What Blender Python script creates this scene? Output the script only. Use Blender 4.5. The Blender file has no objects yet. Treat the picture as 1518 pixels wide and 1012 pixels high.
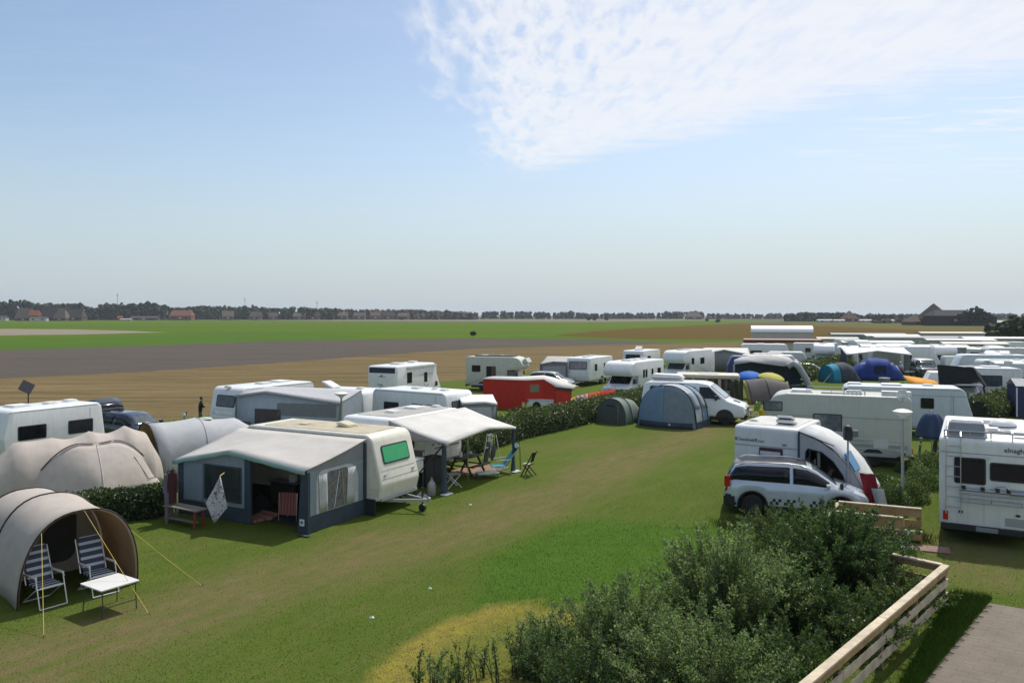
import bpy, bmesh, math, random
from mathutils import Vector, Matrix, noise
R = math.radians
rnd = random.Random(7)
SC = bpy.context.scene
COL = SC.collection
# ---------------------------------------------------------------- camera (level, on the roof terrace 6.3 m up)
F, CX, HZ, EYE = 1180.7, 759.0, 467.0, 6.3
def P(px, py, z=0.0):
    d = (EYE - z) * F / (py - HZ)
    return Vector(((px - CX) * d / F, d, z))
def at(px, d, z=0.0):
    return Vector(((px - CX) * d / F, d, z))
cd = bpy.data.cameras.new('camera'); cam = bpy.data.objects.new('camera', cd); COL.objects.link(cam)
cam.location = (0, 0, EYE); cam.rotation_euler = (R(90), 0, 0)
cd.sensor_width = 36; cd.lens = 36 * F / 1518; cd.shift_y = -(506 - HZ) / 1518
cd.clip_start = .1; cd.clip_end = 60000
SC.camera = cam
# ---------------------------------------------------------------- sky and sun
SUN_EL, SUN_AZ = 57.0, 30.0          # azimuth clockwise from the view direction
W = bpy.data.worlds.new('World'); SC.world = W; W.use_nodes = True
def build_world():
    nt = W.node_tree; N = nt.nodes; L = nt.links; N.clear()
    out = N.new('ShaderNodeOutputWorld'); bg = N.new('ShaderNodeBackground'); bg.inputs[1].default_value = SKY
    sky = N.new('ShaderNodeTexSky'); sky.sky_type = 'NISHITA'; sky.sun_disc = False
    sky.sun_elevation = R(SUN_EL); sky.sun_rotation = R(SUN_AZ)
    sky.altitude = 0; sky.air_density = 1.0; sky.dust_density = 1.2; sky.ozone_density = 2.2
    tc = N.new('ShaderNodeTexCoord'); sep = N.new('ShaderNodeSeparateXYZ'); L.new(tc.outputs['Generated'], sep.inputs[0])
    def math_(op, a, b=None, c=None, clamp=False):
        n = N.new('ShaderNodeMath'); n.operation = op; n.use_clamp = clamp
        for i, x in enumerate((a, b, c)):
            if x is None: continue
            if isinstance(x, (int, float)): n.inputs[i].default_value = x
            else: L.new(x, n.inputs[i])
        return n.outputs[0]
    def sstep(x, a, b):
        n = N.new('ShaderNodeMapRange'); n.interpolation_type = 'SMOOTHSTEP'
        L.new(x, n.inputs[0]); n.inputs[1].default_value = a; n.inputs[2].default_value = b
        n.inputs[3].default_value = 0; n.inputs[4].default_value = 1
        return n.outputs[0]
    zz = math_('MAXIMUM', sep.outputs[2], 0.02)
    u = math_('DIVIDE', sep.outputs[0], zz); v = math_('DIVIDE', sep.outputs[1], zz)
    cv = N.new('ShaderNodeCombineXYZ'); L.new(u, cv.inputs[0]); L.new(v, cv.inputs[1])
    def nz(scale, detail, rough, sx=1, sy=1, rot=0, dist=0.0):
        mp = N.new('ShaderNodeMapping'); L.new(cv.outputs[0], mp.inputs[0])
        mp.inputs['Scale'].default_value = (sx, sy, 1); mp.inputs['Rotation'].default_value = (0, 0, R(rot))
        n = N.new('ShaderNodeTexNoise'); L.new(mp.outputs[0], n.inputs['Vector'])
        n.inputs['Scale'].default_value = scale; n.inputs['Detail'].default_value = detail
        n.inputs['Roughness'].default_value = rough; n.inputs['Distortion'].default_value = dist
        return n.outputs[0]
    big = nz(1.1, 4, .6); fine = nz(10, 7, .6, 1, .34, -12, .5); streak = nz(5, 8, .62, .45, 1.5, 35, .5)
    mid = nz(4.2, 6, .6, 1.0, .3, 8, .5); puff = nz(15, 5, .5, 1.0, .28, 6, .3)
    # one large sheet of high cloud: its left edge runs away from us, its far edge slants to the right
    left = math_('ADD', u, math_('MULTIPLY', math_('SUBTRACT', mid, .5), .75))
    left = math_('ADD', left, math_('MULTIPLY', math_('SUBTRACT', puff, .5), .45))
    left = math_('SUBTRACT', left, math_('MULTIPLY', math_('MAXIMUM', math_('SUBTRACT', v, 3.6), 0), .12))
    a = sstep(left, -.40, .06)
    far = math_('ADD', v, math_('MULTIPLY', u, 1.22))
    far = math_('ADD', far, math_('MULTIPLY', math_('SUBTRACT', streak, .5), 1.9))
    far = math_('ADD', far, math_('MULTIPLY', math_('SUBTRACT', big, .5), .7))
    b = math_('SUBTRACT', 1, sstep(far, 4.9, 6.2))
    back = math_('MULTIPLY_ADD', sstep(v, -1.5, 1.0), .3, .7)  # unseen cloud overhead and behind, carried on to add fill light
    sheet = math_('MULTIPLY', math_('MULTIPLY', a, b), back)
    hol = math_('ADD', math_('MULTIPLY', fine, .55), math_('MULTIPLY', puff, .45))
    near = math_('SUBTRACT', 1, sstep(v, 3.0, 4.6))
    holes = math_('MULTIPLY', math_('SUBTRACT', 1, sstep(hol, .34, .54)), math_('MULTIPLY_ADD', math_('MULTIPLY', near, math_('SUBTRACT', 1, sstep(u, .2, 1.2))), .55, .26))
    dens = math_('MULTIPLY', sheet, math_('SUBTRACT', 1.0, holes))
    dens = math_('MULTIPLY', dens, math_('MULTIPLY_ADD', streak, .45, .72), clamp=True)
    # thin wisps elsewhere
    w = math_('MULTIPLY', sstep(streak, .46, .68), sstep(nz(.9, 3, .5, .6, 1, 30), .34, .5))
    w = math_('MULTIPLY', w, math_('MULTIPLY_ADD', sstep(u, 1.3, 2.4), .8, .04))
    w = math_('MULTIPLY', w, math_('SUBTRACT', 1, sstep(v, 4.5, 6.5)))
    dens = math_('MAXIMUM', dens, w)
    dens = math_('MULTIPLY', dens, .88)
    # grade of the clear sky
    sat = N.new('ShaderNodeHueSaturation'); L.new(sky.outputs[0], sat.inputs['Color'])
    sat.inputs['Saturation'].default_value = SKY_SAT; sat.inputs['Value'].default_value = 1
    lift = N.new('ShaderNodeMix'); lift.data_type = 'RGBA'; lift.blend_type = 'MULTIPLY'; lift.inputs[0].default_value = 1
    L.new(sat.outputs[0], lift.inputs[6]); lift.inputs[7].default_value = SKY_TINT
    hz = N.new('ShaderNodeMix'); hz.data_type = 'RGBA'
    band = math_('MULTIPLY', math_('SUBTRACT', 1, sstep(math_('ABSOLUTE', sep.outputs[2]), .0, .24)), .8)
    L.new(band, hz.inputs[0]); L.new(lift.outputs[2], hz.inputs[6]); hz.inputs[7].default_value = HZ_COL
    mx = N.new('ShaderNodeMix'); mx.data_type = 'RGBA'; L.new(dens, mx.inputs[0])
    L.new(hz.outputs[2], mx.inputs[6]); mx.inputs[7].default_value = CLOUD
    L.new(mx.outputs[2], bg.inputs[0]); L.new(bg.outputs[0], out.inputs[0])
HAZE = .00011
SKY = 0.10
SKY_SAT = 1.06; SKY_TINT = (1.4, 1.29, 1.18, 1)
HZ_COL = (4.2, 5.15, 6.0, 1); CLOUD = (7.9, 8.05, 8.4, 1)
build_world()
sl = bpy.data.lights.new('sun', 'SUN'); so = bpy.data.objects.new('sun', sl); COL.objects.link(so)
sl.energy = 3.6; sl.angle = R(.53); sl.color = (1, .955, .88)
sd = Vector((math.sin(R(SUN_AZ)) * math.cos(R(SUN_EL)), math.cos(R(SUN_AZ)) * math.cos(R(SUN_EL)), math.sin(R(SUN_EL))))
so.rotation_euler = (-sd).to_track_quat('-Z', 'Y').to_euler(); so.location = (0, 0, 60)
SC.view_settings.view_transform = 'Standard'; SC.view_settings.look = 'None'
SC.view_settings.exposure = .2; SC.view_settings.gamma = 1; SC.view_settings.use_curve_mapping = False
SC.render.engine = 'CYCLES'; SC.cycles.use_denoising = True
SC.cycles.max_bounces = 6; SC.cycles.transparent_max_bounces = 8; SC.cycles.volume_bounces = 0
# ---------------------------------------------------------------- mesh helpers
def V(*a): return Vector(a)
class MB:
    def __init__(s): s.v = []; s.f = []; s.m = []; s.cm = 0
    def add(s, vs, fs):
        n = len(s.v); s.v += [tuple(v) for v in vs]
        s.f += [tuple(i + n for i in f) for f in fs]; s.m += [s.cm] * len(fs); return s
    def box(s, x0, x1, y0, y1, z0, z1):
        return s.add([(x0,y0,z0),(x1,y0,z0),(x1,y1,z0),(x0,y1,z0),(x0,y0,z1),(x1,y0,z1),(x1,y1,z1),(x0,y1,z1)],
                     [(0,3,2,1),(4,5,6,7),(0,1,5,4),(1,2,6,5),(2,3,7,6),(3,0,4,7)])
    def bar(s, a, b, w, h, up=(0, 0, 1)):
        a, b = Vector(a), Vector(b); d = (b - a).normalized(); up = Vector(up)
        if abs(d.dot(up)) > .98: up = Vector((1, 0, 0))
        x = d.cross(up).normalized() * w / 2; y = x.cross(d).normalized() * h / 2
        return s.add([a-x-y, a+x-y, a+x+y, a-x+y, b-x-y, b+x-y, b+x+y, b-x+y],
                     [(0,3,2,1),(4,5,6,7),(0,1,5,4),(1,2,6,5),(2,3,7,6),(3,0,4,7)])
    def slab(s, o, u, v, pts, t0, t1):
        o, u, v = Vector(o), Vector(u), Vector(v); n = u.cross(v).normalized(); k = len(pts)
        ring = [o + u * p[0] + v * p[1] for p in pts]
        vs = [p + n * t0 for p in ring] + [p + n * t1 for p in ring]
        fs = [tuple(range(k))[::-1], tuple(range(k, 2*k))] + [(i, (i+1) % k, (i+1) % k + k, i + k) for i in range(k)]
        return s.add(vs, fs)
    def tube(s, pts, r, n=6, r1=None):
        pts = [Vector(p) for p in pts]; k = len(pts); rings = []; base = len(s.v)
        ref = None
        for i, p in enumerate(pts):
            d = (pts[min(i+1, k-1)] - pts[max(i-1, 0)])
            d = d.normalized() if d.length > 1e-9 else Vector((0, 0, 1))
            if ref is None: ref = Vector((0, 0, 1)) if abs(d.z) < .9 else Vector((1, 0, 0))
            x = d.cross(ref).normalized(); y = d.cross(x).normalized(); ref = y.cross(d) if False else ref
            rr = r if r1 is None else r + (r1 - r) * i / max(k-1, 1)
            rings += [p + (x * math.cos(2*math.pi*j/n) + y * math.sin(2*math.pi*j/n)) * rr for j in range(n)]
        fs = [(i*n+j, i*n+(j+1) % n, (i+1)*n+(j+1) % n, (i+1)*n+j) for i in range(k-1) for j in range(n)]
        fs += [tuple(range(n))[::-1], tuple((k-1)*n + j for j in range(n))]
        return s.add(rings, fs)
    def lathe(s, prof, n=16, o=(0, 0, 0), axis='z'):
        o = Vector(o); vs = []
        for r, z in prof:
            for j in range(n):
                a = 2*math.pi*j/n; c, q = r*math.cos(a), r*math.sin(a)
                p = {'z': (c, q, z), 'y': (c, z, q), 'x': (z, c, q)}[axis]
                vs.append(o + Vector(p))
        k = len(prof)
        fs = [(i*n+j, i*n+(j+1) % n, (i+1)*n+(j+1) % n, (i+1)*n+j) for i in range(k-1) for j in range(n)]
        if prof[0][0] > 1e-4: fs.append(tuple(range(n))[::-1])
        if prof[-1][0] > 1e-4: fs.append(tuple((k-1)*n + j for j in range(n)))
        return s.add(vs, fs)
    def sheet(s, rows):
        n = len(rows[0]); vs = [p for r in rows for p in r]
        return s.add(vs, [(i*n+j, i*n+j+1, (i+1)*n+j+1, (i+1)*n+j) for i in range(len(rows)-1) for j in range(n-1)])
    def poly(s, pts): return s.add(pts, [tuple(range(len(pts)))])
    def xf(s, m): s.v = [tuple(m @ Vector(p)) for p in s.v]; return s
    def build(s, name, mats, parent=None, smooth=38, recalc=True, bevel=0, solid=0, seg=1, weld=False):
        me = bpy.data.meshes.new(name)
        me.from_pydata(s.v, [], s.f)
        if recalc or bevel or weld:
            bm = bmesh.new(); bm.from_mesh(me)
            for f, m in zip(bm.faces, s.m): f.material_index = m
            if weld: bmesh.ops.remove_doubles(bm, verts=bm.verts, dist=1e-4)
            bmesh.ops.recalc_face_normals(bm, faces=bm.faces)
            if bevel: bmesh.ops.bevel(bm, geom=bm.edges[:], offset=bevel, segments=seg, affect='EDGES', clamp_overlap=True)
            bm.to_mesh(me); bm.free()
        elif any(s.m):
            me.polygons.foreach_set('material_index', s.m)
        for m in (mats if isinstance(mats, (list, tuple)) else [mats]): me.materials.append(m)
        if smooth:
            me.polygons.foreach_set('use_smooth', [True] * len(me.polygons)); me.set_sharp_from_angle(angle=R(smooth))
        o = bpy.data.objects.new(name, me); COL.objects.link(o)
        if parent is not None: o.parent = parent
        if solid:
            md = o.modifiers.new('cloth thickness', 'SOLIDIFY'); md.thickness = solid; md.offset = 0
        return o
def tag(o, label=None, cat=None, group=None, kind=None):
    if label: o['label'] = label
    if cat: o['category'] = cat
    if group: o['group'] = group
    if kind: o['kind'] = kind
    return o
def thing(name, label, cat, loc=(0, 0, 0), rot=0, group=None, anchor=None, scale=1):
    o = bpy.data.objects.new(name, None); COL.objects.link(o); o.empty_display_size = .2
    loc = Vector(loc)
    if anchor is not None:
        loc = loc - Matrix.Rotation(R(rot), 3, 'Z') @ (Vector(anchor) * scale)
    o.location = (loc.x, loc.y, 0 if anchor is not None else loc.z); o.rotation_euler = (0, 0, R(rot)); o.scale = (scale,) * 3
    return tag(o, label, cat, group)
def inv(root):
    return (Matrix.Translation(root.location) @ Matrix.Rotation(root.rotation_euler.z, 4, 'Z') @ Matrix.Scale(root.scale.x, 4)).inverted()
def copy_tree(o, parent=None):
    c = o.copy(); COL.objects.link(c); c.parent = parent
    for ch in [x for x in o.children]: copy_tree(ch, c)
    return c
def rpoly(pts, rads, n=4):
    out = []; k = len(pts)
    if isinstance(rads, (int, float)): rads = [rads] * k
    for i in range(k):
        p = Vector(pts[i]).to_2d(); a = Vector(pts[i-1]).to_2d() - p; b = Vector(pts[(i+1) % k]).to_2d() - p; r = rads[i]
        if r <= 1e-4: out.append((p.x, p.y)); continue
        la, lb = a.length, b.length; a.normalize(); b.normalize()
        ang = math.acos(max(-1, min(1, a.dot(b))))
        if ang > math.pi - .02: out.append((p.x, p.y)); continue
        t = min(r / math.tan(ang/2), la*.49, lb*.49); r = t * math.tan(ang/2)
        c = p + (a + b).normalized() * (r / math.sin(ang/2))
        s0 = p + a*t - c; s1 = p + b*t - c
        a0 = math.atan2(s0.y, s0.x); a1 = math.atan2(s1.y, s1.x); da = (a1 - a0 + math.pi) % (2*math.pi) - math.pi
        for j in range(n+1):
            q = a0 + da*j/n; out.append((c.x + r*math.cos(q), c.y + r*math.sin(q)))
    return out
def rrect(x0, x1, z0, z1, r, n=3): return rpoly([(x0, z0), (x1, z0), (x1, z1), (x0, z1)], r, n)
def inset(prof, d):
    k = len(prof); out = []
    area = sum(prof[i][0]*prof[(i+1) % k][1] - prof[(i+1) % k][0]*prof[i][1] for i in range(k)); sg = 1 if area > 0 else -1
    for i in range(k):
        p = Vector(prof[i]).to_2d(); a = (p - Vector(prof[i-1]).to_2d()); b = (Vector(prof[(i+1) % k]).to_2d() - p)
        if a.length < 1e-6: a = b
        if b.length < 1e-6: b = a
        a.normalize(); b.normalize(); n1 = Vector((-a.y, a.x)) * sg; n2 = Vector((-b.y, b.x)) * sg
        m = (n1 + n2) / max(.35, 1 + n1.dot(n2)); q = p + m * d; out.append((q.x, q.y))
    return out
def shell(prof, w, r=.08, seg=3, hw=None, y0=0):
    mb = MB(); rings = []
    for sgn in (-1, 1):
        ts = range(seg, -1, -1) if sgn < 0 else range(0, seg+1)
        for k in ts:
            t = math.pi/2*k/seg; ins = inset(prof, r*(1-math.cos(t))); y = sgn*(w/2 - r + r*math.sin(t))
            rings.append([(x, y0 + (y if hw is None else y*hw(z)*2/w), z) for x, z in ins])
    n = len(prof); vs = [p for q in rings for p in q]
    fs = [(i*n+j, i*n+(j+1) % n, (i+1)*n+(j+1) % n, (i+1)*n+j) for i in range(len(rings)-1) for j in range(n)]
    fs += [tuple(range(n))[::-1], tuple((len(rings)-1)*n + j for j in range(n))]
    return mb.add(vs, fs)
# ---------------------------------------------------------------- materials
MATS = {}
def M(name, col, rough=.5, metal=0, var=.07, scale=3.0, bump=0, bscale=40, trans=0, spec=.5, streak=0, col2=None, coat=0, glass=0):
    if name in MATS: return MATS[name]
    m = bpy.data.materials.new(name); MATS[name] = m; m.use_nodes = True; nt = m.node_tree; N = nt.nodes; L = nt.links
    b = N['Principled BSDF']; b.inputs['Roughness'].default_value = rough; b.inputs['Metallic'].default_value = metal
    b.inputs['Specular IOR Level'].default_value = spec
    if coat: b.inputs['Coat Weight'].default_value = coat; b.inputs['Coat Roughness'].default_value = .05
    tc = N.new('ShaderNodeTexCoord'); nz = N.new('ShaderNodeTexNoise'); L.new(tc.outputs['Object'], nz.inputs['Vector'])
    nz.inputs['Scale'].default_value = scale; nz.inputs['Detail'].default_value = 5; nz.inputs['Roughness'].default_value = .6
    mx = N.new('ShaderNodeMix'); mx.data_type = 'RGBA'
    mr = N.new('ShaderNodeMapRange'); L.new(nz.outputs[0], mr.inputs[0]); mr.inputs[1].default_value = .3; mr.inputs[2].default_value = .7
    L.new(mr.outputs[0], mx.inputs[0])
    c = col[:3]; d = col2[:3] if col2 else tuple(x*(1-var*1.6) for x in c); e = c if col2 else tuple(min(1, x*(1+var)) for x in c)
    mx.inputs[6].default_value = (*e, 1); mx.inputs[7].default_value = (*d, 1); last = mx.outputs[2]
    if streak:
        mp = N.new('ShaderNodeMapping'); L.new(tc.outputs['Object'], mp.inputs[0]); mp.inputs['Scale'].default_value = (9, 9, .7)
        n2 = N.new('ShaderNodeTexNoise'); L.new(mp.outputs[0], n2.inputs['Vector']); n2.inputs['Scale'].default_value = 1.3; n2.inputs['Detail'].default_value = 6
        m2 = N.new('ShaderNodeMapRange'); L.new(n2.outputs[0], m2.inputs[0]); m2.inputs[1].default_value = .5; m2.inputs[2].default_value = .8; m2.inputs[4].default_value = streak
        x2 = N.new('ShaderNodeMix'); x2.data_type = 'RGBA'; L.new(m2.outputs[0], x2.inputs[0]); L.new(last, x2.inputs[6])
        x2.inputs[7].default_value = (c[0]*.45, c[1]*.43, c[2]*.38, 1); last = x2.outputs[2]
    L.new(last, b.inputs['Base Color'])
    if rough > .15 and not metal:
        rr = N.new('ShaderNodeMapRange'); L.new(nz.outputs[0], rr.inputs[0]); rr.inputs[3].default_value = max(.05, rough-.1); rr.inputs[4].default_value = min(1, rough+.1)
        L.new(rr.outputs[0], b.inputs['Roughness'])
    if bump:
        n3 = N.new('ShaderNodeTexNoise'); L.new(tc.outputs['Object'], n3.inputs['Vector']); n3.inputs['Scale'].default_value = bscale; n3.inputs['Detail'].default_value = 4
        bp = N.new('ShaderNodeBump'); bp.inputs['Strength'].default_value = bump; bp.inputs['Distance'].default_value = .02; L.new(n3.outputs[0], bp.inputs['Height'])
        L.new(bp.outputs[0], b.inputs['Normal'])
    if trans:
        tr = N.new('ShaderNodeBsdfTranslucent'); L.new(last, tr.inputs[0]); ms = N.new('ShaderNodeMixShader'); ms.inputs[0].default_value = trans
        L.new(b.outputs[0], ms.inputs[1]); L.new(tr.outputs[0], ms.inputs[2]); L.new(ms.outputs[0], N['Material Output'].inputs[0])
    if glass:
        tr = N.new('ShaderNodeBsdfTransparent'); tr.inputs[0].default_value = (*[min(1, x*1) for x in (.75, .8, .8)], 1)
        ms = N.new('ShaderNodeMixShader'); ms.inputs[0].default_value = glass
        L.new(b.outputs[0], ms.inputs[1]); L.new(tr.outputs[0], ms.inputs[2]); L.new(ms.outputs[0], N['Material Output'].inputs[0])
    return m
def stripes(name, c1, c2, axis=0, period=.1, duty=.5, rough=.8, trans=0, off=0.0):
    if name in MATS: return MATS[name]
    m = M(name, c1, rough, trans=trans); nt = m.node_tree; N = nt.nodes; L = nt.links
    b = N['Principled BSDF']; tc = N.new('ShaderNodeTexCoord'); sp = N.new('ShaderNodeSeparateXYZ'); L.new(tc.outputs['Object'], sp.inputs[0])
    a = N.new('ShaderNodeMath'); a.operation = 'ADD'; L.new(sp.outputs[axis], a.inputs[0]); a.inputs[1].default_value = off + 50*period
    md = N.new('ShaderNodeMath'); md.operation = 'MODULO'; L.new(a.outputs[0], md.inputs[0]); md.inputs[1].default_value = period
    gt = N.new('ShaderNodeMath'); gt.operation = 'GREATER_THAN'; L.new(md.outputs[0], gt.inputs[0]); gt.inputs[1].default_value = period*duty
    mx = N.new('ShaderNodeMix'); mx.data_type = 'RGBA'; L.new(gt.outputs[0], mx.inputs[0])
    src = b.inputs['Base Color'].links[0].from_socket; L.new(src, mx.inputs[6]); mx.inputs[7].default_value = (*c2, 1)
    L.new(mx.outputs[2], b.inputs['Base Color'])
    return m
WHITE = M('white_coach_paint', (.74, .75, .75), .32, streak=.25, var=.04, coat=.2)
CREAM = M('cream_coach_paint', (.66, .64, .55), .4, streak=.3, var=.05)
BEIGE = M('beige_coach_paint', (.52, .52, .45), .42, streak=.25, var=.05)
GREYP = M('pale_grey_coach_paint', (.58, .6, .6), .4, streak=.25, var=.05)
ROOFW = M('white_roof_paint', (.76, .76, .74), .5, var=.1, scale=2.2)
ROOFB = M('weathered_beige_roof', (.42, .37, .26), .65, var=.16, scale=2.5)
ROOFG = M('weathered_grey_roof', (.34, .33, .30), .65, var=.14, scale=2.5)
TRIM = M('grey_trim', (.33, .35, .36), .5)
DTRIM = M('black_trim', (.02, .02, .022), .45)
RUBBER = M('tyre_rubber', (.018, .018, .019), .8, var=.2)
RIM = M('alloy_rim', (.42, .43, .44), .35, metal=.2)
GLASS = M('dark_acrylic_pane', (.012, .014, .018), .07, var=.3, spec=.35)
GLASSG = M('grey_curtained_pane', (.13, .15, .165), .1, var=.25, scale=6)
GLASSB = M('dim_blue_pane', (.06, .08, .10), .08, var=.25, scale=5)
CHROME = M('bare_aluminium', (.6, .6, .6), .3, metal=.9)
REDL = M('red_lamp_lens', (.45, .015, .012), .2)
AMBER = M('amber_lens', (.6, .2, .02), .25)
LAMPG = M('clear_lamp_lens', (.6, .62, .63), .08, spec=.8)
PLATE = M('pale_number_plate', (.45, .46, .42), .4)
BLACKP = M('black_plastic', (.025, .026, .028), .6)
WPLAST = M('white_plastic', (.72, .72, .70), .4)
ROPEY = M('yellow_guy_rope', (.62, .46, .10), .8)
STEEL = M('galvanised_steel', (.42, .43, .44), .45, metal=.5)
DSTEEL = M('dark_steel_pole', (.05, .052, .055), .5)
# ---------------------------------------------------------------- ground
def field_mat(name, c1, c2, c3, s1=.05, s2=.6, sx=1, sy=1, rot=0, bump=.3, rough=.95, rows=0, rowdir=0):
    m = bpy.data.materials.new(name); m.use_nodes = True; nt = m.node_tree; N = nt.nodes; L = nt.links; b = N['Principled BSDF']
    b.inputs['Roughness'].default_value = rough; b.inputs['Specular IOR Level'].default_value = .03
    g = N.new('ShaderNodeNewGeometry'); mp = N.new('ShaderNodeMapping'); L.new(g.outputs['Position'], mp.inputs[0])
    mp.inputs['Scale'].default_value = (sx, sy, 1); mp.inputs['Rotation'].default_value = (0, 0, R(rot))
    def nz(sc, det=5, r=.6):
        n = N.new('ShaderNodeTexNoise'); L.new(mp.outputs[0], n.inputs['Vector']); n.inputs['Scale'].default_value = sc
        n.inputs['Detail'].default_value = det; n.inputs['Roughness'].default_value = r
        q = N.new('ShaderNodeMapRange'); L.new(n.outputs[0], q.inputs[0]); q.inputs[1].default_value = .32; q.inputs[2].default_value = .68; return q.outputs[0]
    a = N.new('ShaderNodeMix'); a.data_type = 'RGBA'; L.new(nz(s1), a.inputs[0]); a.inputs[6].default_value = (*c1, 1); a.inputs[7].default_value = (*c2, 1)
    c = N.new('ShaderNodeMix'); c.data_type = 'RGBA'; f = nz(s2, 6, .7); L.new(f, c.inputs[0]); L.new(a.outputs[2], c.inputs[6]); c.inputs[7].default_value = (*c3, 1)
    sc = N.new('ShaderNodeMath'); sc.operation = 'MULTIPLY'; L.new(f, sc.inputs[0]); sc.inputs[1].default_value = .8; L.new(sc.outputs[0], c.inputs[0])
    L.new(c.outputs[2], b.inputs['Base Color'])
    if bump:
        bp = N.new('ShaderNodeBump'); bp.inputs['Strength'].default_value = bump; bp.inputs['Distance'].default_value = .15; L.new(nz(s2*5, 3), bp.inputs['Height']); L.new(bp.outputs[0], b.inputs['Normal'])
    return m
def ground_poly(name, pix, z, mat):
    k = len(pix); q = []
    for i in range(k):
        (x0, y0), (x1, y1) = pix[i], pix[(i+1) % k]; m = max(2, int(abs(x1-x0)/9)) if -200 < max(x0, x1) and min(x0, x1) < 1700 else 1
        for j in range(m):
            x, y = x0 + (x1-x0)*j/m, y0 + (y1-y0)*j/m; q.append((x, y + (noise.noise(Vector((x*.06, y, 2))) * .5 + noise.noise(Vector((x*.3, y, 7)))*.4)*min(1.2, max(.12, (y-HZ)*.018))))
    mb = MB(); mb.poly([tuple(P(x, y).to_2d()) + (z,) for x, y in q]); o = mb.build(name, mat, smooth=0, recalc=False); o['kind'] = 'structure'
    if o.data.polygons[0].normal.z < 0: o.data.flip_normals()
    return o
mb = MB(); mb.poly([(-9000, -60, -.03), (9000, -60, -.03), (9000, 14000, -.03), (-9000, 14000, -.03)])
mb.build('ground', field_mat('distant_land', (.10, .11, .055), (.13, .12, .075), (.08, .09, .05), .004, .02, 1, .35), smooth=0)['kind'] = 'structure'
GREENF = field_mat('meadow_green', (.070, .125, .010), (.105, .145, .012), (.055, .100, .009), .02, .12, .08, 1, 0, .2)
DGREEN = field_mat('bank_green', (.06, .12, .014), (.08, .14, .018), (.05, .10, .012), .02, .3, .25, 1)
PLOUGH = field_mat('bare_soil', (.098, .084, .071), (.074, .065, .055), (.125, .108, .092), .10, 1.1, .09, 1, -9, .7)
TAN = field_mat('dry_track', (.22, .19, .15), (.19, .165, .125), (.24, .21, .16), .02, .4, .3, 1)
RUST = field_mat('rusty_crop', (.095, .056, .011), (.072, .066, .011), (.115, .07, .018), .012, .2, .25, 1)
OLIVE = field_mat('olive_stubble', (.105, .095, .03), (.12, .10, .035), (.085, .085, .025), .01, .2, .25, 1)
STRAW = field_mat('dry_straw', (.135, .100, .046), (.062, .060, .026), (.25, .18, .095), .22, .75, .10, 1, -16, .9)
TANF = field_mat('far_pale_strip', (.16, .145, .11), (.14, .13, .10), (.18, .165, .13), .008, .05, .3, 1)
ground_poly('far_fallow', [(-400, 473.2), (380, 473.2), (620, 471.6), (1000, 471.2), (1080, 474.5), (900, 477.5), (620, 476), (380, 475.2), (-400, 475.2)], -.024, TANF)
ground_poly('meadow', [(-900, 474.2), (0, 474), (380, 474.6), (640, 477), (900, 477), (1060, 474.4), (1140, 474.6), (1080, 480), (960, 487), (850, 496.5), (700, 502), (560, 503), (400, 508), (250, 513), (0, 522), (-900, 548)], -.02, GREENF)
ground_poly('rusty_field', [(810, 498.5), (880, 490.5), (970, 485), (1090, 479.5), (1240, 479.5), (1500, 484), (2300, 488), (2300, 520), (1300, 506), (1100, 505), (960, 503)], -.016, RUST)
ground_poly('olive_field', [(1150, 476.5), (1400, 478), (2300, 481), (2300, 500), (1500, 492), (1330, 488), (1180, 482)], -.012, OLIVE)
ground_poly('field_bank', [(690, 500.5), (820, 497.8), (960, 503), (1100, 503), (1300, 504), (1300, 512), (1040, 509), (880, 505), (700, 502.6)], -.0125, DGREEN)
ground_poly('meadow_bank', [(-900, 521), (0, 503), (140, 500), (390, 490.5), (540, 499), (400, 508), (250, 513), (0, 522), (-900, 548)], -.0165, DGREEN)
ground_poly('dry_strip', [(-900, 486.5), (0, 487.3), (110, 488), (262, 492), (120, 495.5), (0, 497), (-900, 505)], -.012, TAN)
ground_poly('ditch_strip', [(120, 487.6), (240, 490.6), (420, 491.4), (600, 492), (430, 493), (250, 492.4)], -.0095, DGREEN)
ground_poly('ploughed_field', [(-900, 546), (0, 519), (250, 511), (400, 505.5), (700, 501.5), (890, 504), (1010, 508), (1010, 511), (850, 513.5), (700, 518), (550, 528.5), (400, 540), (200, 553), (0, 563), (-900, 620)], -.008, PLOUGH)
ground_poly('straw_field', [(-900, 612), (0, 561), (200, 551.5), (400, 538.5), (550, 527), (700, 516.8), (850, 512.4), (1040, 508), (1110, 506), (1100, 530), (900, 560), (660, 590), (250, 640), (-900, 860)], -.004, STRAW)
# lawn: one gridded sheet carrying wear masks
LAWN_EDGE = [(-900, 770), (-200, 668), (0, 655), (250, 622), (450, 600), (660, 566), (860, 541), (1040, 522), (1120, 508), (1300, 503), (1600, 500), (2300, 500)]
EDGE_G = [P(x, y) for x, y in LAWN_EDGE]
TRACK = [P(x, y).to_2d() for x, y in [(-200, 1110), (60, 985), (300, 895), (520, 830), (720, 770), (830, 725), (930, 680), (1010, 650), (1090, 615), (1160, 590)]]
LUSH = [P(x, y).to_2d() for x, y in [(700, 905), (720, 820), (860, 770), (1060, 780), (1150, 800), (1000, 870), (830, 905)]]
DEAD = [P(x, y).to_2d() for x, y in [(535, 1004), (635, 933), (742, 893), (800, 897), (862, 908), (880, 1000), (740, 1040), (600, 1040)]]
def dist_line(p, pl):
    best = 1e9
    for a, b in zip(pl[:-1], pl[1:]):
        d = b - a; t = max(0, min(1, (p - a).dot(d) / d.length_squared)); best = min(best, (p - a - d*t).length)
    return best
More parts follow.
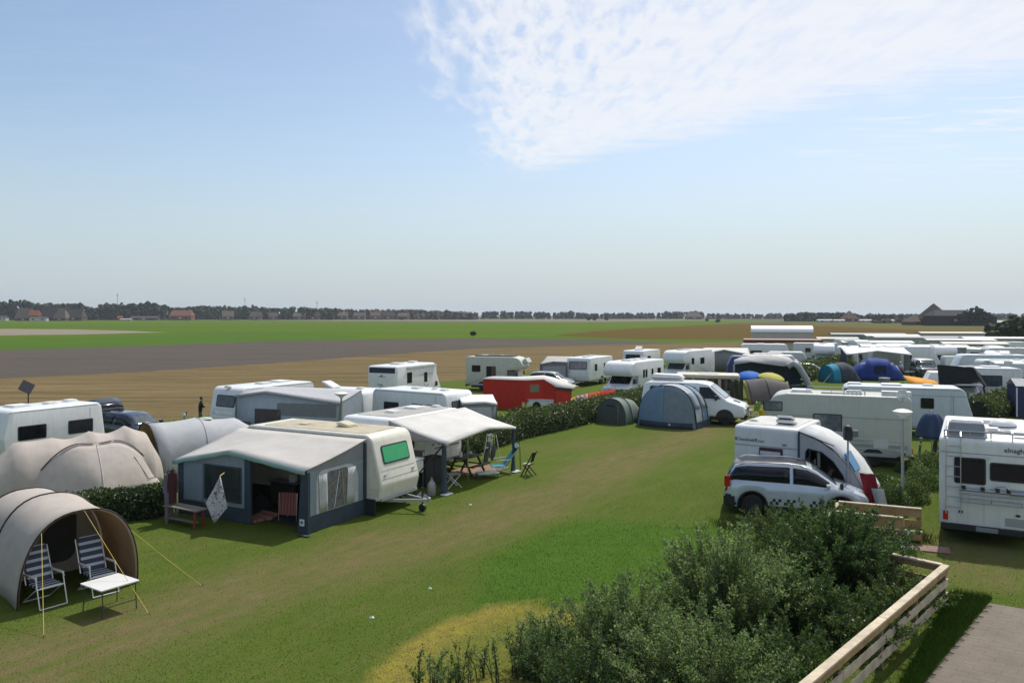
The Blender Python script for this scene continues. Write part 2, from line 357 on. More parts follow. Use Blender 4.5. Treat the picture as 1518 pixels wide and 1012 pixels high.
def inside(p, poly):
    c = False; j = len(poly) - 1
    for i in range(len(poly)):
        if (poly[i].y > p.y) != (poly[j].y > p.y) and p.x < (poly[j].x - poly[i].x)*(p.y - poly[i].y)/(poly[j].y - poly[i].y) + poly[i].x: c = not c
        j = i
    return c
def sm(x, a, b):
    t = max(0, min(1, (x-a)/(b-a))); return t*t*(3-2*t)
SPOTS = [(P(890, 660).to_2d(), 3.2, .7), (P(800, 665).to_2d(), 2.0, .4), (P(700, 690).to_2d(), 1.3, .9), (P(1450, 820).to_2d(), 2.6, .9), (P(1440, 850).to_2d(), 1.8, .8), (P(300, 800).to_2d(), 2.0, .2)]
def masks(x, y):
    p = Vector((x, y)); n1 = noise.noise(Vector((x*.35, y*.35, 3)))
    n2 = noise.noise(Vector((x*1.3, y*1.3, 9)))
    d = dist_line(p, TRACK) + n1*1.1 + n2*.35
    w = 1.12*(1 - sm(d, .4, 2.8))
    for c, r, s in SPOTS: w = max(w, s*(1 - sm((p-c).length + n1*.8, r*.25, r)))
    q = Vector((x + n2*.22, y + n1*.25))
    dl = dist_line(q, LUSH + LUSH[:1]); lush = sm(dl if inside(q, LUSH) else -dl, -.35, .35)
    w *= 1 - .75*lush
    dd = dist_line(q, DEAD + DEAD[:1]); dead = sm(dd if inside(q, DEAD) else -dd, -.09, .09)
    if dead > 0: dead *= 1 - .62*sm(dd, .25, 1.1)
    return w, lush, dead
def lawn_limit(x):
    for a, b in zip(EDGE_G[:-1], EDGE_G[1:]):
        if a.x <= x <= b.x: return a.y + (b.y-a.y)*(x-a.x)/(b.x-a.x)
    return EDGE_G[0].y if x < EDGE_G[0].x else EDGE_G[-1].y
def lawn_mat():
    m = bpy.data.materials.new('mown_grass'); m.use_nodes = True; nt = m.node_tree; N = nt.nodes; L = nt.links; b = N['Principled BSDF']
    b.inputs['Roughness'].default_value = .9; b.inputs['Specular IOR Level'].default_value = .02
    g = N.new('ShaderNodeNewGeometry'); at_ = N.new('ShaderNodeAttribute'); at_.attribute_name = 'wear'; sp = N.new('ShaderNodeSeparateXYZ'); L.new(at_.outputs['Vector'], sp.inputs[0])
    def nz(sc, det=6, r=.65, lo=.3, hi=.7, s=(1, 1, 1), rot=0):
        mp = N.new('ShaderNodeMapping'); mp.vector_type = 'TEXTURE' if rot else 'POINT'; L.new(g.outputs['Position'], mp.inputs[0]); mp.inputs['Scale'].default_value = s; mp.inputs['Rotation'].default_value = (0, 0, R(rot))
        n = N.new('ShaderNodeTexNoise'); L.new(mp.outputs[0], n.inputs['Vector']); n.inputs['Scale'].default_value = sc; n.inputs['Detail'].default_value = det; n.inputs['Roughness'].default_value = r
        q = N.new('ShaderNodeMapRange'); L.new(n.outputs[0], q.inputs[0]); q.inputs[1].default_value = lo; q.inputs[2].default_value = hi; return q.outputs[0]
    def mix(f, a, c):
        x = N.new('ShaderNodeMix'); x.data_type = 'RGBA'
        L.new(f, x.inputs[0]) if not isinstance(f, float) else setattr(x.inputs[0], 'default_value', f)
        for i, y in ((6, a), (7, c)):
            if isinstance(y, tuple): x.inputs[i].default_value = (*y, 1)
            else: L.new(y, x.inputs[i])
        return x.outputs[2]
    def mul(a, c, add=0.0):
        n = N.new('ShaderNodeMath'); n.operation = 'MULTIPLY_ADD'; n.use_clamp = True
        L.new(a, n.inputs[0])
        if isinstance(c, float): n.inputs[1].default_value = c
        else: L.new(c, n.inputs[1])
        n.inputs[2].default_value = add; return n.outputs[0]
    green = mix(nz(.35), (.105, .152, .026), (.082, .126, .021))
    green = mix(mul(nz(3.0, 5, .7, .45, .75), .5), green, (.12, .12, .035))
    green = mix(mul(nz(38, 3, .6), .45), green, (.05, .078, .014))
    green = mix(mul(nz(7, 4, .6, .5, .75), .35), green, (.055, .10, .016)); green = mix(mul(nz(1.1, 6, .7, .5, .72, (3, .5, 1), 57), .5), green, (.15, .14, .05))
    lush = mix(nz(1.2, 4), (.072, .136, .019), (.055, .112, .015))
    dry = mix(nz(2.2, 6, .7), (.195, .155, .078), (.145, .128, .055))
    dry = mix(mul(nz(30, 3, .6), .5), dry, (.095, .09, .03))
    dead = mix(nz(3.5, 6, .7), (.35, .30, .05), (.18, .155, .05))
    dead = mix(mul(nz(30, 3, .6), .5), dead, (.14, .12, .03))
    col = mix(sp.outputs[1], green, lush)
    wn = N.new('ShaderNodeMath'); wn.operation = 'MULTIPLY'; wn.use_clamp = True; L.new(sp.outputs[0], wn.inputs[0]); L.new(nz(1.5, 7, .72, .28, .62, (2.6, .55, 1), 57), wn.inputs[1])
    col = mix(wn.outputs[0], col, dry); col = mix(sp.outputs[2], col, dead)
    L.new(col, b.inputs['Base Color'])
    bp = N.new('ShaderNodeBump'); bp.inputs['Strength'].default_value = .55; bp.inputs['Distance'].default_value = .05; L.new(nz(22, 5, .7), bp.inputs['Height']); L.new(bp.outputs[0], b.inputs['Normal'])
    return m
LAWN = lawn_mat()
def set_wear(me, vals):
    a = me.attributes.new('wear', 'FLOAT_VECTOR', 'POINT'); a.data.foreach_set('vector', [c for v in vals for c in v])
def build_lawn():
    xs = []; x = -60.0
    while x < 190: xs.append(x); x += .35 if -16 < x < 16 else 1.2 if x < 40 else 6
    ts = [i/110 for i in range(111)]; mb = MB(); rows = []; vals = []
    for t in ts:
        row = []
        for x in xs:
            lim = lawn_limit(x) + noise.noise(Vector((x*.4, 0, 5)))*.9; y = 6 + (lim-6)*t**1.9
            row.append((x, y, 0)); vals.append(masks(x, y) if (-30 < x < 45 and y < 75) else (0.15 + .15*noise.noise(Vector((x*.1, y*.1, 1))), 0, 0))
        rows.append(row)
    mb.sheet(rows); o = mb.build('lawn', LAWN, smooth=0, recalc=False); o['kind'] = 'structure'; set_wear(o.data, vals)
    if o.data.polygons[0].normal.z < 0: o.data.flip_normals()
build_lawn()
PATH_L = [P(1340, 1040), P(1458, 893)]
PAVE = M('grey_brown_paving', (.15, .122, .092), .85, var=.1, scale=1.2, bump=.3, bscale=60)
def build_path():
    # courses of clinker pavers, each course a row of bricks with open joints
    a = P(1458, 893).to_2d(); u = Vector((.835, -.55)).normalized(); v = Vector((-u.y, u.x)) * -1
    back = (P(1355, 1012).to_2d() - a).normalized(); mb = MB(); sub = MB()
    sub.poly([tuple(a) + (.006,), tuple(a + u*6) + (.006,), tuple(a + u*6 + back*9) + (.006,), tuple(a + back*9) + (.006,)])
    o = sub.build('path', M('path_joint_sand', (.12, .098, .075), .95), smooth=0); o['kind'] = 'structure'
    rows = 44; r2 = random.Random(3)
    for i in range(rows):
        for j in range(14):
            s = .003; x0 = j*.42 + (i % 2)*.21; p0 = a + back*(i*.2) + u*x0; w, d = u*(.42-s), back*(.2-s)
            h = .018 + r2.random()*.0012
            q = [p0, p0+w, p0+w+d, p0+d]
            mb.add([tuple(k) + (.004,) for k in q] + [tuple(k) + (h,) for k in q], [(4,5,6,7),(0,1,5,4),(1,2,6,5),(2,3,7,6),(3,0,4,7)])
    k = mb.build('paver_courses', PAVE, parent=o, smooth=0); k['kind'] = 'stuff'
build_path()
# ---------------------------------------------------------------- generic parts
def window(root, o, u, v, w, h, r=.06, frame=.04, fm=None, pm=None, n=1, name='window', label=None):
    """framed pane lying on the plane o + u*x + v*y (outward normal u x v)"""
    mb = MB(); mb.slab(o, u, v, rrect(-w/2, w/2, -h/2, h/2, r), -.01, .022); f = mb.build(name, fm or DTRIM, root, smooth=30)
    fr = f
    iw, ih = w - 2*frame, h - 2*frame
    for k in range(n):
        q = MB(); x0 = -iw/2 + iw*k/n + (.012 if k else 0); x1 = -iw/2 + iw*(k+1)/n - (.012 if k < n-1 else 0)
        q.slab(o, u, v, rrect(x0, x1, -ih/2, ih/2, max(.01, r-frame*.5)), .0, .03); q.build('pane', pm or GLASS, fr, smooth=30)
    if label: f['label'] = label
    return f
def side(s):                       # axes of a vertical wall facing local +y (s=1) or -y (s=-1)
    return (Vector((-s, 0, 0)), Vector((0, 0, 1)))
def side_window(root, s, x, z, w, h, yw, **k):
    u, v = side(s); return window(root, (x, s*yw, z), u, v, w, h, **k)
def panel(root, name, o, u, v, w, h, r, mat, t=.012, label=None, pts=None):
    mb = MB(); mb.slab(o, u, v, pts or rrect(-w/2, w/2, -h/2, h/2, r), -.008, t); p = mb.build(name, mat, root, smooth=30)
    if label: p['label'] = label
    return p
def wheel(root, x, y, r=.32, w=.2, s=1, rim=None):
    mb = MB(); h = w/2
    mb.lathe([(r*.62, -h), (r*.9, -h), (r*.985, -h*.8), (r, -h*.35), (r, h*.35), (r*.985, h*.8), (r*.9, h), (r*.62, h)], 22, (x, y, r), 'y')
    wh = MB(); wh.lathe([(.03, -h*.7), (r*.6, -h*.7), (r*.6, h*.7), (.03, h*.7)], 12, (x, y, r), 'y')
    wo = wh.build('wheel', DTRIM, root, smooth=40)
    mb.build('tyre', RUBBER, wo, smooth=50)
    q = MB(); q.lathe([(r*.63, s*h*.95), (r*.55, s*h*.7), (r*.3, s*h*.82), (.02, s*h*.9)], 20, (x, y, r), 'y')
    for k in range(6):
        a = 2*math.pi*k/6; c, d = math.cos(a), math.sin(a)
        q.bar((x + c*r*.16, y + s*h*.88, r + d*r*.16), (x + c*r*.58, y + s*h*.84, r + d*r*.58), r*.16, .02, (0, 1, 0))
    q.build('rim', rim or RIM, wo, smooth=40)
def hatch(root, x, y, z, w=.5, d=.5, h=.07, mat=None, tilt=0, name='roof_hatch'):
    mb = MB(); mb.slab((0, 0, 0), (1, 0, 0), (0, 1, 0), rrect(-w/2, w/2, -d/2, d/2, .06), -.03, h*.55)
    mb.slab((0, 0, 0), (1, 0, 0), (0, 1, 0), rrect(-w/2+.04, w/2-.04, -d/2+.04, d/2-.04, .08), h*.55, h)
    m = Matrix.Translation((x, y, z))
    if tilt: m = m @ Matrix.Translation((w/2, 0, .02)) @ Matrix.Rotation(R(tilt), 4, 'Y') @ Matrix.Translation((-w/2, 0, 0))
    mb.xf(m)
    o = mb.build(name, mat or WPLAST, root, smooth=30)
    if tilt: MB().box(x-w/2+.03, x+w/2-.03, y-d/2+.03, y+d/2-.03, z-.01, z+.05).build('hatch_rim', TRIM, root)
    return o
def lettering(root, text, o, u, v, size, mat, name='lettering', t=.016):
    cu = bpy.data.curves.new(name, 'FONT'); cu.body = text; cu.size = size; cu.extrude = .004; cu.resolution_u = 2
    tmp = bpy.data.objects.new(name, cu); COL.objects.link(tmp)
    dg = bpy.context.evaluated_depsgraph_get(); me = bpy.data.meshes.new_from_object(tmp.evaluated_get(dg)); me.name = name
    bpy.data.objects.remove(tmp); bpy.data.curves.remove(cu)
    u = Vector(u).normalized(); v = Vector(v).normalized(); n = u.cross(v); m = Matrix((u, v, n)).transposed().to_4x4(); m.translation = Vector(o) + n*t
    me.transform(m); me.materials.clear(); me.materials.append(mat)
    ob = bpy.data.objects.new(name, me); COL.objects.link(ob); ob.parent = root; return ob
X, Y, Z = Vector((1, 0, 0)), Vector((0, 1, 0)), Vector((0, 0, 1))
def end_axes(prof_pt_low, prof_pt_high, front):
    """plane of an end wall given two profile points; returns origin, u, v with outward normal"""
    a, b = Vector((prof_pt_low[0], 0, prof_pt_low[1])), Vector((prof_pt_high[0], 0, prof_pt_high[1])); v = (b - a).normalized()
    u = Vector((0, 1, 0)) if front else Vector((0, -1, 0)); return (a + b)/2, u, v
# ---------------------------------------------------------------- caravan
def caravan(label, loc, rot, L=4.8, Wd=2.15, H=2.5, floor=.42, body=None, roof=None, front=(.32, .18), rear=(.05, .05), windows=(), endwin=None, rearwin=None,
            door=None, hatches=((.0, .0, .5), (1.2, .1, .4)), stripe=None, anchor=None, group='caravans on the camp site', drawbar=True, rtop=.28, name='caravan', crease=True, roofpad=None, wm=None, lights=True, scale=1, skirt=None, locker=False):
    root = thing(name, label, 'caravan', loc, rot, group, anchor=anchor, scale=scale)
    body = body or WHITE; h = L/2; f0, f1 = front; r0, r1 = rear
    wz = floor + (H - floor)*.45                    # break in the end walls
    prof = [(-h + r0, floor), (h - f1*.9, floor), (h, floor + .5), (h - f0, H), (-h + r0 + r1, H), (-h, wz)]
    prof = rpoly(prof, [.06, .14, .30, rtop, rtop, .2], 5)
    shell(prof, Wd, .07, 3).build('body', body, root, smooth=40)
    # chassis, axle and steadies
    mb = MB(); mb.box(-h*.8, h*.86, -Wd*.28, -Wd*.22, floor-.12, floor-.004); mb.box(-h*.8, h*.86, Wd*.22, Wd*.28, floor-.12, floor-.004)
    for sx in (-1, 1):
        for sy in (-1, 1): mb.bar((sx*h*.72, sy*Wd*.33, floor-.004), (sx*h*.86, sy*Wd*.4, .0), .05, .05)
    mb.build('chassis', DTRIM, root, smooth=0)
    for s in (-1, 1):
        panel(root, 'wheel_arch', (-.15, s*(Wd/2+.001), floor+.02), *side(s), .8, .4, .0, DTRIM, t=.004, pts=[(.4*math.cos(a), .34*math.sin(a)) for a in [math.pi*i/10 for i in range(11)]])
        wheel(root, -.15, s*(Wd/2-.13), .31, .18, s)
        panel(root, 'side_skirt', (0, s*Wd/2, floor+.09), *side(s), L*.94, .12, .02, skirt or TRIM, t=.014)
        if crease:
            panel(root, 'body_moulding', (0, s*Wd/2, floor+.42), *side(s), L*.96, .03, .01, body, t=.012)
            mb = MB(); mb.bar((-h*.9, s*(Wd/2-.02), H-.09), (h-f0-.2, s*(Wd/2-.02), H-.09), .05, .03); mb.build('awning_rail', TRIM, root, smooth=0)
        panel(root, 'vent_grille', (L*.27, s*Wd/2, floor+.62), *side(s), .34, .16, .02, GREYP, t=.014); panel(root, 'service_flap', (-L*.36, s*Wd/2, floor+.5), *side(s), .42, .34, .04, body, t=.014); panel(root, 'vertical_seam', (L*.33, s*Wd/2, floor+1.05), *side(s), .018, 1.7, 0, TRIM, t=.006)
        if stripe:
            zs, hs, sm_ = stripe; panel(root, 'stripe', (0, s*Wd/2, zs), *side(s), L*.9, hs, .0, sm_, t=.009)
    for (s, x, z, w, hh) in windows:
        side_window(root, s, x, z, w, hh, Wd/2, pm=wm or GLASS)
    o, u, v = end_axes((h, floor+.5), (h - f0, H), True)
    if endwin:
        w, hh, pm = endwin[:3]; up = endwin[3] if len(endwin) > 3 else .12
        window(root, o + v*up, u, v, w, hh, .08, .05, pm=pm, n=endwin[4] if len(endwin) > 4 else 1)
    if endwin:
        panel(root, 'end_seam', o - v*.36, u, v, Wd*.86, .018, 0, TRIM, t=.006); panel(root, 'end_seam', o - v*.62, u, v, Wd*.9, .022, 0, TRIM, t=.006)
        for s in (-1, 1): panel(root, 'grab_handle', o - v*.5 + u*(s*Wd*.36), u, v, .14, .04, .015, TRIM, t=.04)
    if rearwin:
        o2, u2, v2 = end_axes((-h, wz), (-h + r0 + r1, H), False); w, hh, pm = rearwin[:3]
        window(root, o2 + v2*(rearwin[3] if len(rearwin) > 3 else 0), u2, v2, w, hh, .08, .05, pm=pm)
    if lights:
        for sy in (-1, 1):
            MB().box(-h+r0*.5-.02, -h+r0*.5+.05, sy*Wd*.42-.07, sy*Wd*.42+.07, floor+.12, floor+.34).build('tail_light', REDL, root, smooth=0)
        MB().box(h-f1*.6-.05, h-f1*.4+.02, -Wd*.46, Wd*.46, floor+.02, floor+.10).build('front_skirt', TRIM, root, smooth=0)
    if door:
        s, x = door; d = panel(root, 'door', (x, s*Wd/2, floor+.92), *side(s), .62, 1.62, .1, body, t=.02)
        window(d, (x, s*(Wd/2+.018), floor+1.3), *side(s), .42, .5, .06, .03); panel(d, 'handle', (x+.22, s*(Wd/2+.02), floor+.8), *side(s), .1, .05, .01, DTRIM, t=.03)
    if roofpad: panel(root, 'roof_panel', (0, 0, H), X, Y, L*.74, Wd*.82, .12, roofpad, t=.014)
    for hd in hatches: hatch(root, hd[0], hd[1], H, hd[2], hd[2], .09 if len(hd) < 4 else .06, tilt=hd[3] if len(hd) > 3 else 0, mat=hd[4] if len(hd) > 4 else None)
    if drawbar:
        mb = MB()
        for s in (-1, 1): mb.bar((h-.3, s*.5, floor-.06), (h+1.05, 0, floor-.02), .06, .09)
        mb.lathe([(.05, 0), (.06, .02), (.06, .12), (.02, .16)], 8, (h+1.08, 0, floor-.06)); d = mb.build('drawbar', STEEL, root, smooth=0)
        q = MB(); q.tube([(h+.75, .12, floor+.35), (h+.75, .12, .14)], .03); q.lathe([(.02, -.05), (.12, -.05), (.12, .05), (.02, .05)], 12, (h+.75, .12, .12), 'y'); q.build('jockey_wheel', DTRIM, d)
        if locker: q = MB(); q.slab((h+.22, 0, floor+.0), X, Y, rrect(-.2, .2, -.6, .6, .1), 0, .42); q.build('gas_locker', body, d, smooth=30, bevel=0)
    return root
# ---------------------------------------------------------------- motorhome
def motorhome(label, loc, rot, L=6.0, Wd=2.2, H=2.85, alcove=True, integrated=False, body=None, cabmat=None, windows=(), rearwins=(), hatches=((-1.2, .2, .5), (.5, -.2, .6)), anchor=None,
              group='motorhomes on the camp site', name='motorhome', door=None, roofmat=None, ladder=False, stripes_=(), nose='smooth', scale=1, pm=None, cab_side=None, blind=None):
    root = thing(name, label, 'motorhome', loc, rot, group, anchor=anchor, scale=scale)
    body = body or WHITE; cabmat = cabmat or body; h = L/2; fl = .48
    if integrated:
        prof = [(-h, fl), (h-.1, fl), (h, fl+.5), (h-.12, 1.25), (h-.62, 2.15), (h-.75, H), (-h, H)]
        prof = rpoly(prof, [.08, .12, .25, .3, .35, .5, .2], 5); shell(prof, Wd, .1, 3).build('body', body, root, smooth=40)
        o, u, v = end_axes((h-.14, 1.28), (h-.62, 2.12), True); hh = .86
        window(root, o + u.cross(v)*.004, u, v, Wd*.9, hh, .14, .05, pm=blind or GLASSB, name='windscreen')
    else:
        if alcove:
            prof = [(-h, fl), (h-1.75, fl), (h-1.72, 1.72), (h-.55, 1.78), (h-.28, 2.12), (h-.75, H-.1), (h-1.3, H), (-h, H)]
            prof = rpoly(prof, [.06, .0, .06, .28, .3, .5, .3, .2], 5)
        else:
            prof = [(-h, fl), (h-1.75, fl), (h-1.72, 1.95), (h-1.6, 2.15), (h-2.3, H), (-h, H)]; prof = rpoly(prof, [.06, 0, .1, .12, .5, .2], 5)
        shell(prof, Wd, .09, 3).build('body', body, root, smooth=40)
        hw = lambda z: (Wd/2-.1) * (1 - .10*sm(z, 1.1, 1.9)) if True else 0
        cp = [(h-1.78, .42), (h-.08, .42), (h, .62), (h-.04, .95), (h-.75, 1.16), (h-1.3, 1.76 if alcove else 2.0), (h-1.78, 1.76 if alcove else 2.05)]
        cp = rpoly(cp, [0, .1, .12, .2, .15, .1, 0], 4); cab = shell(cp, (Wd/2-.1)*2, .09, 3, hw=hw).build('cab', cabmat, root, smooth=40)
        o, u, v = end_axes((h-.78, 1.17), (h-1.29, 1.74), True)
        window(root, o, u, v, Wd*.72, .72, .1, .03, pm=blind or GLASSB, name='windscreen')
        for s in (-1, 1):
            ym = s*hw(1.4); u2, v2 = side(s); tilt = Vector((0, -s*.12, 1)).normalized()
            fw = [(-.36, -.2), (.42, -.2), (.12, .22), (-.36, .24)]
            if s > 0: fw = [(-p, q) for p, q in fw][::-1]
            mb = MB(); mb.slab((h-1.28, s*(hw(1.4)+.012), 1.4), u2, tilt, fw, -.02, .012)
            mb.build('cab_window', GLASSB, root, smooth=0)
        MB().slab((h-.02, 0, .78), Y, Z, rrect(-Wd*.25, Wd*.25, -.07, .07, .03), -.02, .02).build('grille', DTRIM, root)
    for s in (-1, 1):
        fx = h - .02 if not integrated else h - .02
        MB().slab((fx, s*Wd*.34, .8), Y, Z, rrect(-.15, .15, -.08, .08, .05), -.03, .02).build('headlight', LAMPG, root)
        q = MB(); q.slab((h-.85, s*(Wd/2+.06), 1.45), Y, Z, rrect(-.08, .08, -.16, .16, .05), -.04, .05); q.bar((h-.85, s*(Wd/2-.12), 1.36), (h-.85, s*(Wd/2+.06), 1.4), .03, .03); q.build('wing_mirror', DTRIM, root)
        wheel(root, h-.95, s*(Wd/2-.2), .33, .2, s); wheel(root, -h+1.45, s*(Wd/2-.14), .33, .2, s)
        for wx in (-h+1.45,) + ((h-.95,)):
            yy = Wd/2 if (integrated or wx < 0) else Wd/2-.1
            panel(root, 'wheel_arch', (wx, s*yy, .44), *side(s), 1, 1, 0, DTRIM, t=.006, pts=[(.42*math.cos(a), .36*math.sin(a)) for a in [math.pi*i/10 for i in range(11)]])
        panel(root, 'side_skirt', (-h*.2, s*Wd/2, fl+.05), *side(s), L*.62, .14, .02, TRIM, t=.012)
        MB().box(-h-.03, -h+.02, s*Wd*.43-.06, s*Wd*.43+.06, .62, .86).build('tail_light', REDL, root, smooth=0)
    MB().box(h-.12, h+.08, -Wd*.45, Wd*.45, .34, .56).build('front_bumper', TRIM if integrated else DTRIM, root, bevel=.03)
    MB().box(-h-.08, -h+.05, -Wd*.48, Wd*.48, .36, .54).build('rear_bumper', DTRIM, root, bevel=.02)
    MB().box(-h+.4, h-.4, -Wd*.4, Wd*.4, .26, .47).build('chassis', DTRIM, root, smooth=0)
    for (s, x, z, w, hh) in windows: side_window(root, s, x, z, w, hh, Wd/2, pm=pm)
    for (y, z, w, hh) in rearwins: window(root, (-h, y, z), -Y, Z, w, hh, .06, .04, pm=pm)
    for (s, z, hh, m_) in stripes_: panel(root, 'stripe', (-.4, s*Wd/2, z), *side(s), L*.72, hh, 0, m_, t=.008)
    if door:
        s, x = door; d = panel(root, 'door', (x, s*Wd/2, fl+.95), *side(s), .6, 1.7, .08, body, t=.02); window(d, (x, s*(Wd/2+.018), fl+1.35), *side(s), .38, .5, .06, .03)
    for hd in hatches: hatch(root, hd[0], hd[1], H, hd[2], hd[2], .11)
    if ladder:
        q = MB()
        for y in (.62, .98): q.tube([(-h-.08, y, .8), (-h-.08, y, H+.05), (-h+.15, y, H+.16)], .016)
        for k in range(7): q.tube([(-h-.08, .62, 1.0+.28*k), (-h-.08, .98, 1.0+.28*k)], .013)
        q.build('ladder', CHROME, root)
    return root
# ---------------------------------------------------------------- cars
import bisect
def interp(tab, x):
    xs = [p[0] for p in tab]
    if x <= xs[0]: return tab[0][1]
    if x >= xs[-1]: return tab[-1][1]
    i = bisect.bisect(xs, x); a, b = tab[i-1], tab[i]; return a[1] + (b[1]-a[1])*(x-a[0])/(b[0]-a[0])
def car(label, loc, rot, paint, L=4.2, Wd=1.75, top=None, belt=None, wx=(-1.3, 1.3), wr=.31, roofmat=None, scale=1, anchor=None, group='cars parked among the caravans', ws=(.55, 1.15), rw=(-2.0, -1.7),
        glass=(-1.75, .95), pillar=(-.35, .25), name='parked_car', cladding=False, roofw=.56, open_gate=None, paint2=None, rails=False):
    root = thing(name, label, 'car', loc, rot, group, anchor=anchor, scale=scale); h = L/2
    belt = belt or [(-h, .86), (-h+.2, .95), (0, .93), (1.1, .93), (h-.5, .82), (h-.1, .68), (h, .55)]
    top = top or [(-h, .9), (-h+.08, 1.0), (-h+.45, 1.42), (-h+.9, 1.49), (0, 1.5), (.5, 1.42), (1.15, .98), (h-.4, .84), (h-.08, .7), (h, .58)]
    plan = [(-h, .80), (-h+.15, .93), (-h+.6, 1), (h-.9, 1), (h-.3, .93), (h-.06, .8), (h, .7)]
    def zlow(x):
        z = .26
        if x > h-.35: z = .26 + .06*(x-(h-.35))/.35
        for c in wx:
            d = abs(x-c)
            if d < wr+.07: z = max(z, wr + math.sqrt(max(0, (wr+.07)**2 - d*d)))
        return z
    def sect(x, zl=True):
        p = interp(plan, x)*Wd/2; b = interp(belt, x); t = max(interp(top, x), b+.015); lo = min(zlow(x), b-.08) if zl else .3
        cab = sm(t-b, .05, .35); rwid = p*(1-cab) * .86 + cab*(Wd/2*roofw*1.28)
        rwid = min(rwid, p*.95)
        pts = [(p*.95, lo), (p*.99, lo+(b-lo)*.3), (p, lo+(b-lo)*.65), (p*.985, b-.03), (p*.955, b)]
        e = t-.05*cab-.02
        pts += [(p*.955 + (rwid-p*.955)*k, b + (e-b)*k) for k in (.33, .66, 1)]
        pts += [(rwid*.93, t-.018*cab-.006), (rwid*.6, t-.002), (0, t+.012*cab)]
        return pts
    xs = sorted(set([-h + L*i/46 for i in range(47)] + [c + s*(wr+.07)*k for c in wx for s in (-1, 1) for k in (.3, .6, .8, .93, 1, 1.01)] + [q[0] for q in top]))
    rows = []
    for x in xs:
        s = sect(x); rows.append([(x, y, z) for y, z in s] + [(x, -y, z) for y, z in s[:-1]][::-1])
    mb = MB(); n = len(rows[0]); mb.sheet(rows); mb.poly(rows[0]); mb.poly(rows[-1])
    kr = 7
    if roofmat:
        for i, f in enumerate(mb.f):
            if len(f) == 4:
                cx = sum(mb.v[j][0] for j in f)/4; cz = sum(mb.v[j][2] for j in f)/4; cy = sum(abs(mb.v[j][1]) for j in f)/4
                if ws[0]-.15 > cx > rw[1]-.2 and cz > interp(top, cx)-.045: mb.m[i] = 1
    mb.build('body', [paint, roofmat or paint], root, smooth=50, weld=True)
    MB().box(-h+.25, h-.3, -Wd*.40, Wd*.40, .2, .62).build('underbody', DTRIM, root, smooth=0)  # underbody box; its black also paints the shade inside the wheel wells
    for x in wx:
        for s in (-1, 1): wheel(root, x, s*(Wd/2-.12), wr, .2, s)
    def spt(x, k, s, off=.012):       # point on the side glass: k from belt (0) to roof edge (1)
        q = sect(x); a, b = q[4], q[7]; y = a[0] + (b[0]-a[0])*k; z = a[1] + (b[1]-a[1])*k
        nn = Vector((0, b[1]-a[1], a[0]-b[0])); nn = nn.normalized() if nn.length > 1e-4 else Vector((0, 1, 0))
        return (x, s*(y + nn.y*off), z + nn.z*off)
    segs = [(glass[0], pillar[0]-.05), (pillar[0]+.05, glass[1])] if pillar else [glass]
    for s in (-1, 1):
        for (a, b) in segs:
            if b - a < .1: continue
            g = MB(); q = [a + (b-a)*i/10 for i in range(11)]
            g.sheet([[spt(x, k, s) for k in (.08, .5, .9)] for x in q]); g.build('side_window', GLASS, root, smooth=60, solid=.008)
        m = MB(); m.slab((glass[1]-.05, s*(Wd/2+.08), interp(belt, .8)+.08), Y, Z, rrect(-.09, .09, -.06, .06, .04), -.05, .05); m.bar((glass[1]-.05, s*(Wd/2-.06), interp(belt, .8)+.05), (glass[1]-.05, s*(Wd/2+.04), interp(belt, .8)+.07), .04, .03)
        m.build('wing_mirror', paint2 or paint, root, smooth=30)
        for x in (glass[0]*.35, .2):
            MB().box(x-.09, x+.09, s*(Wd/2+.0)-.015, s*(Wd/2)+.015, .78, .81).build('door_handle', paint, root, smooth=0)
    def topglass(x0, x1, name, off=.012):
        g = MB(); rr = []
        for i in range(7):
            x = x0 + (x1-x0)*i/6; q = sect(x); w = q[8][0]*.97; dz = (interp(top, x+.02)-interp(top, x-.02))/.04; nn = Vector((-dz, 0, 1)).normalized()*off
            rr.append([(x+nn.x, -w, q[8][1]+nn.z), (x+nn.x, -w*.6, q[9][1]+nn.z), (x+nn.x, 0, q[10][1]+nn.z), (x+nn.x, w*.6, q[9][1]+nn.z), (x+nn.x, w, q[8][1]+nn.z)])
        g.sheet(rr); return g.build(name, GLASSB, root, smooth=60, solid=.008)
    topglass(ws[0], ws[1], 'windscreen')
    if not open_gate: topglass(rw[0], rw[1], 'rear_window')
    for s in (-1, 1):
        MB().slab((h-.1, s*Wd*.33, .66), Vector((-.35*s, 1, 0)).normalized(), Vector((-.4, 0, 1)).normalized(), rrect(-.17, .17, -.07, .07, .05), -.05, .035).build('headlight', LAMPG, root)
        MB().slab((-h+.04, s*Wd*.385, .88), -Y, Z, rrect(-.08, .08, -.15, .15, .04), -.06, .04).build('tail_light', REDL, root)
    MB().box(h-.2, h+.03, -Wd*.38, Wd*.38, .28, .5).build('front_bumper', DTRIM if cladding else paint, root, bevel=.05, seg=2)
    MB().box(-h-.05, -h+.34, -Wd*(.492 if cladding else .40), Wd*(.492 if cladding else .40), .27, .64 if cladding else .58).build('rear_bumper', DTRIM if cladding else paint, root, bevel=.05, seg=2)
    MB().slab((h+.02, 0, .55), Y, Z, rrect(-.4, .4, -.06, .06, .02), -.02, .02).build('grille', DTRIM, root)
    MB().slab((h+.03, 0, .38), Y, Z, rrect(-.26, .26, -.055, .055, .01), 0, .012).build('number_plate', PLATE, root)
    MB().slab((-h-.03, 0, .62), -Y, Z, rrect(-.26, .26, -.055, .055, .01), 0, .012).build('number_plate', PLATE, root)
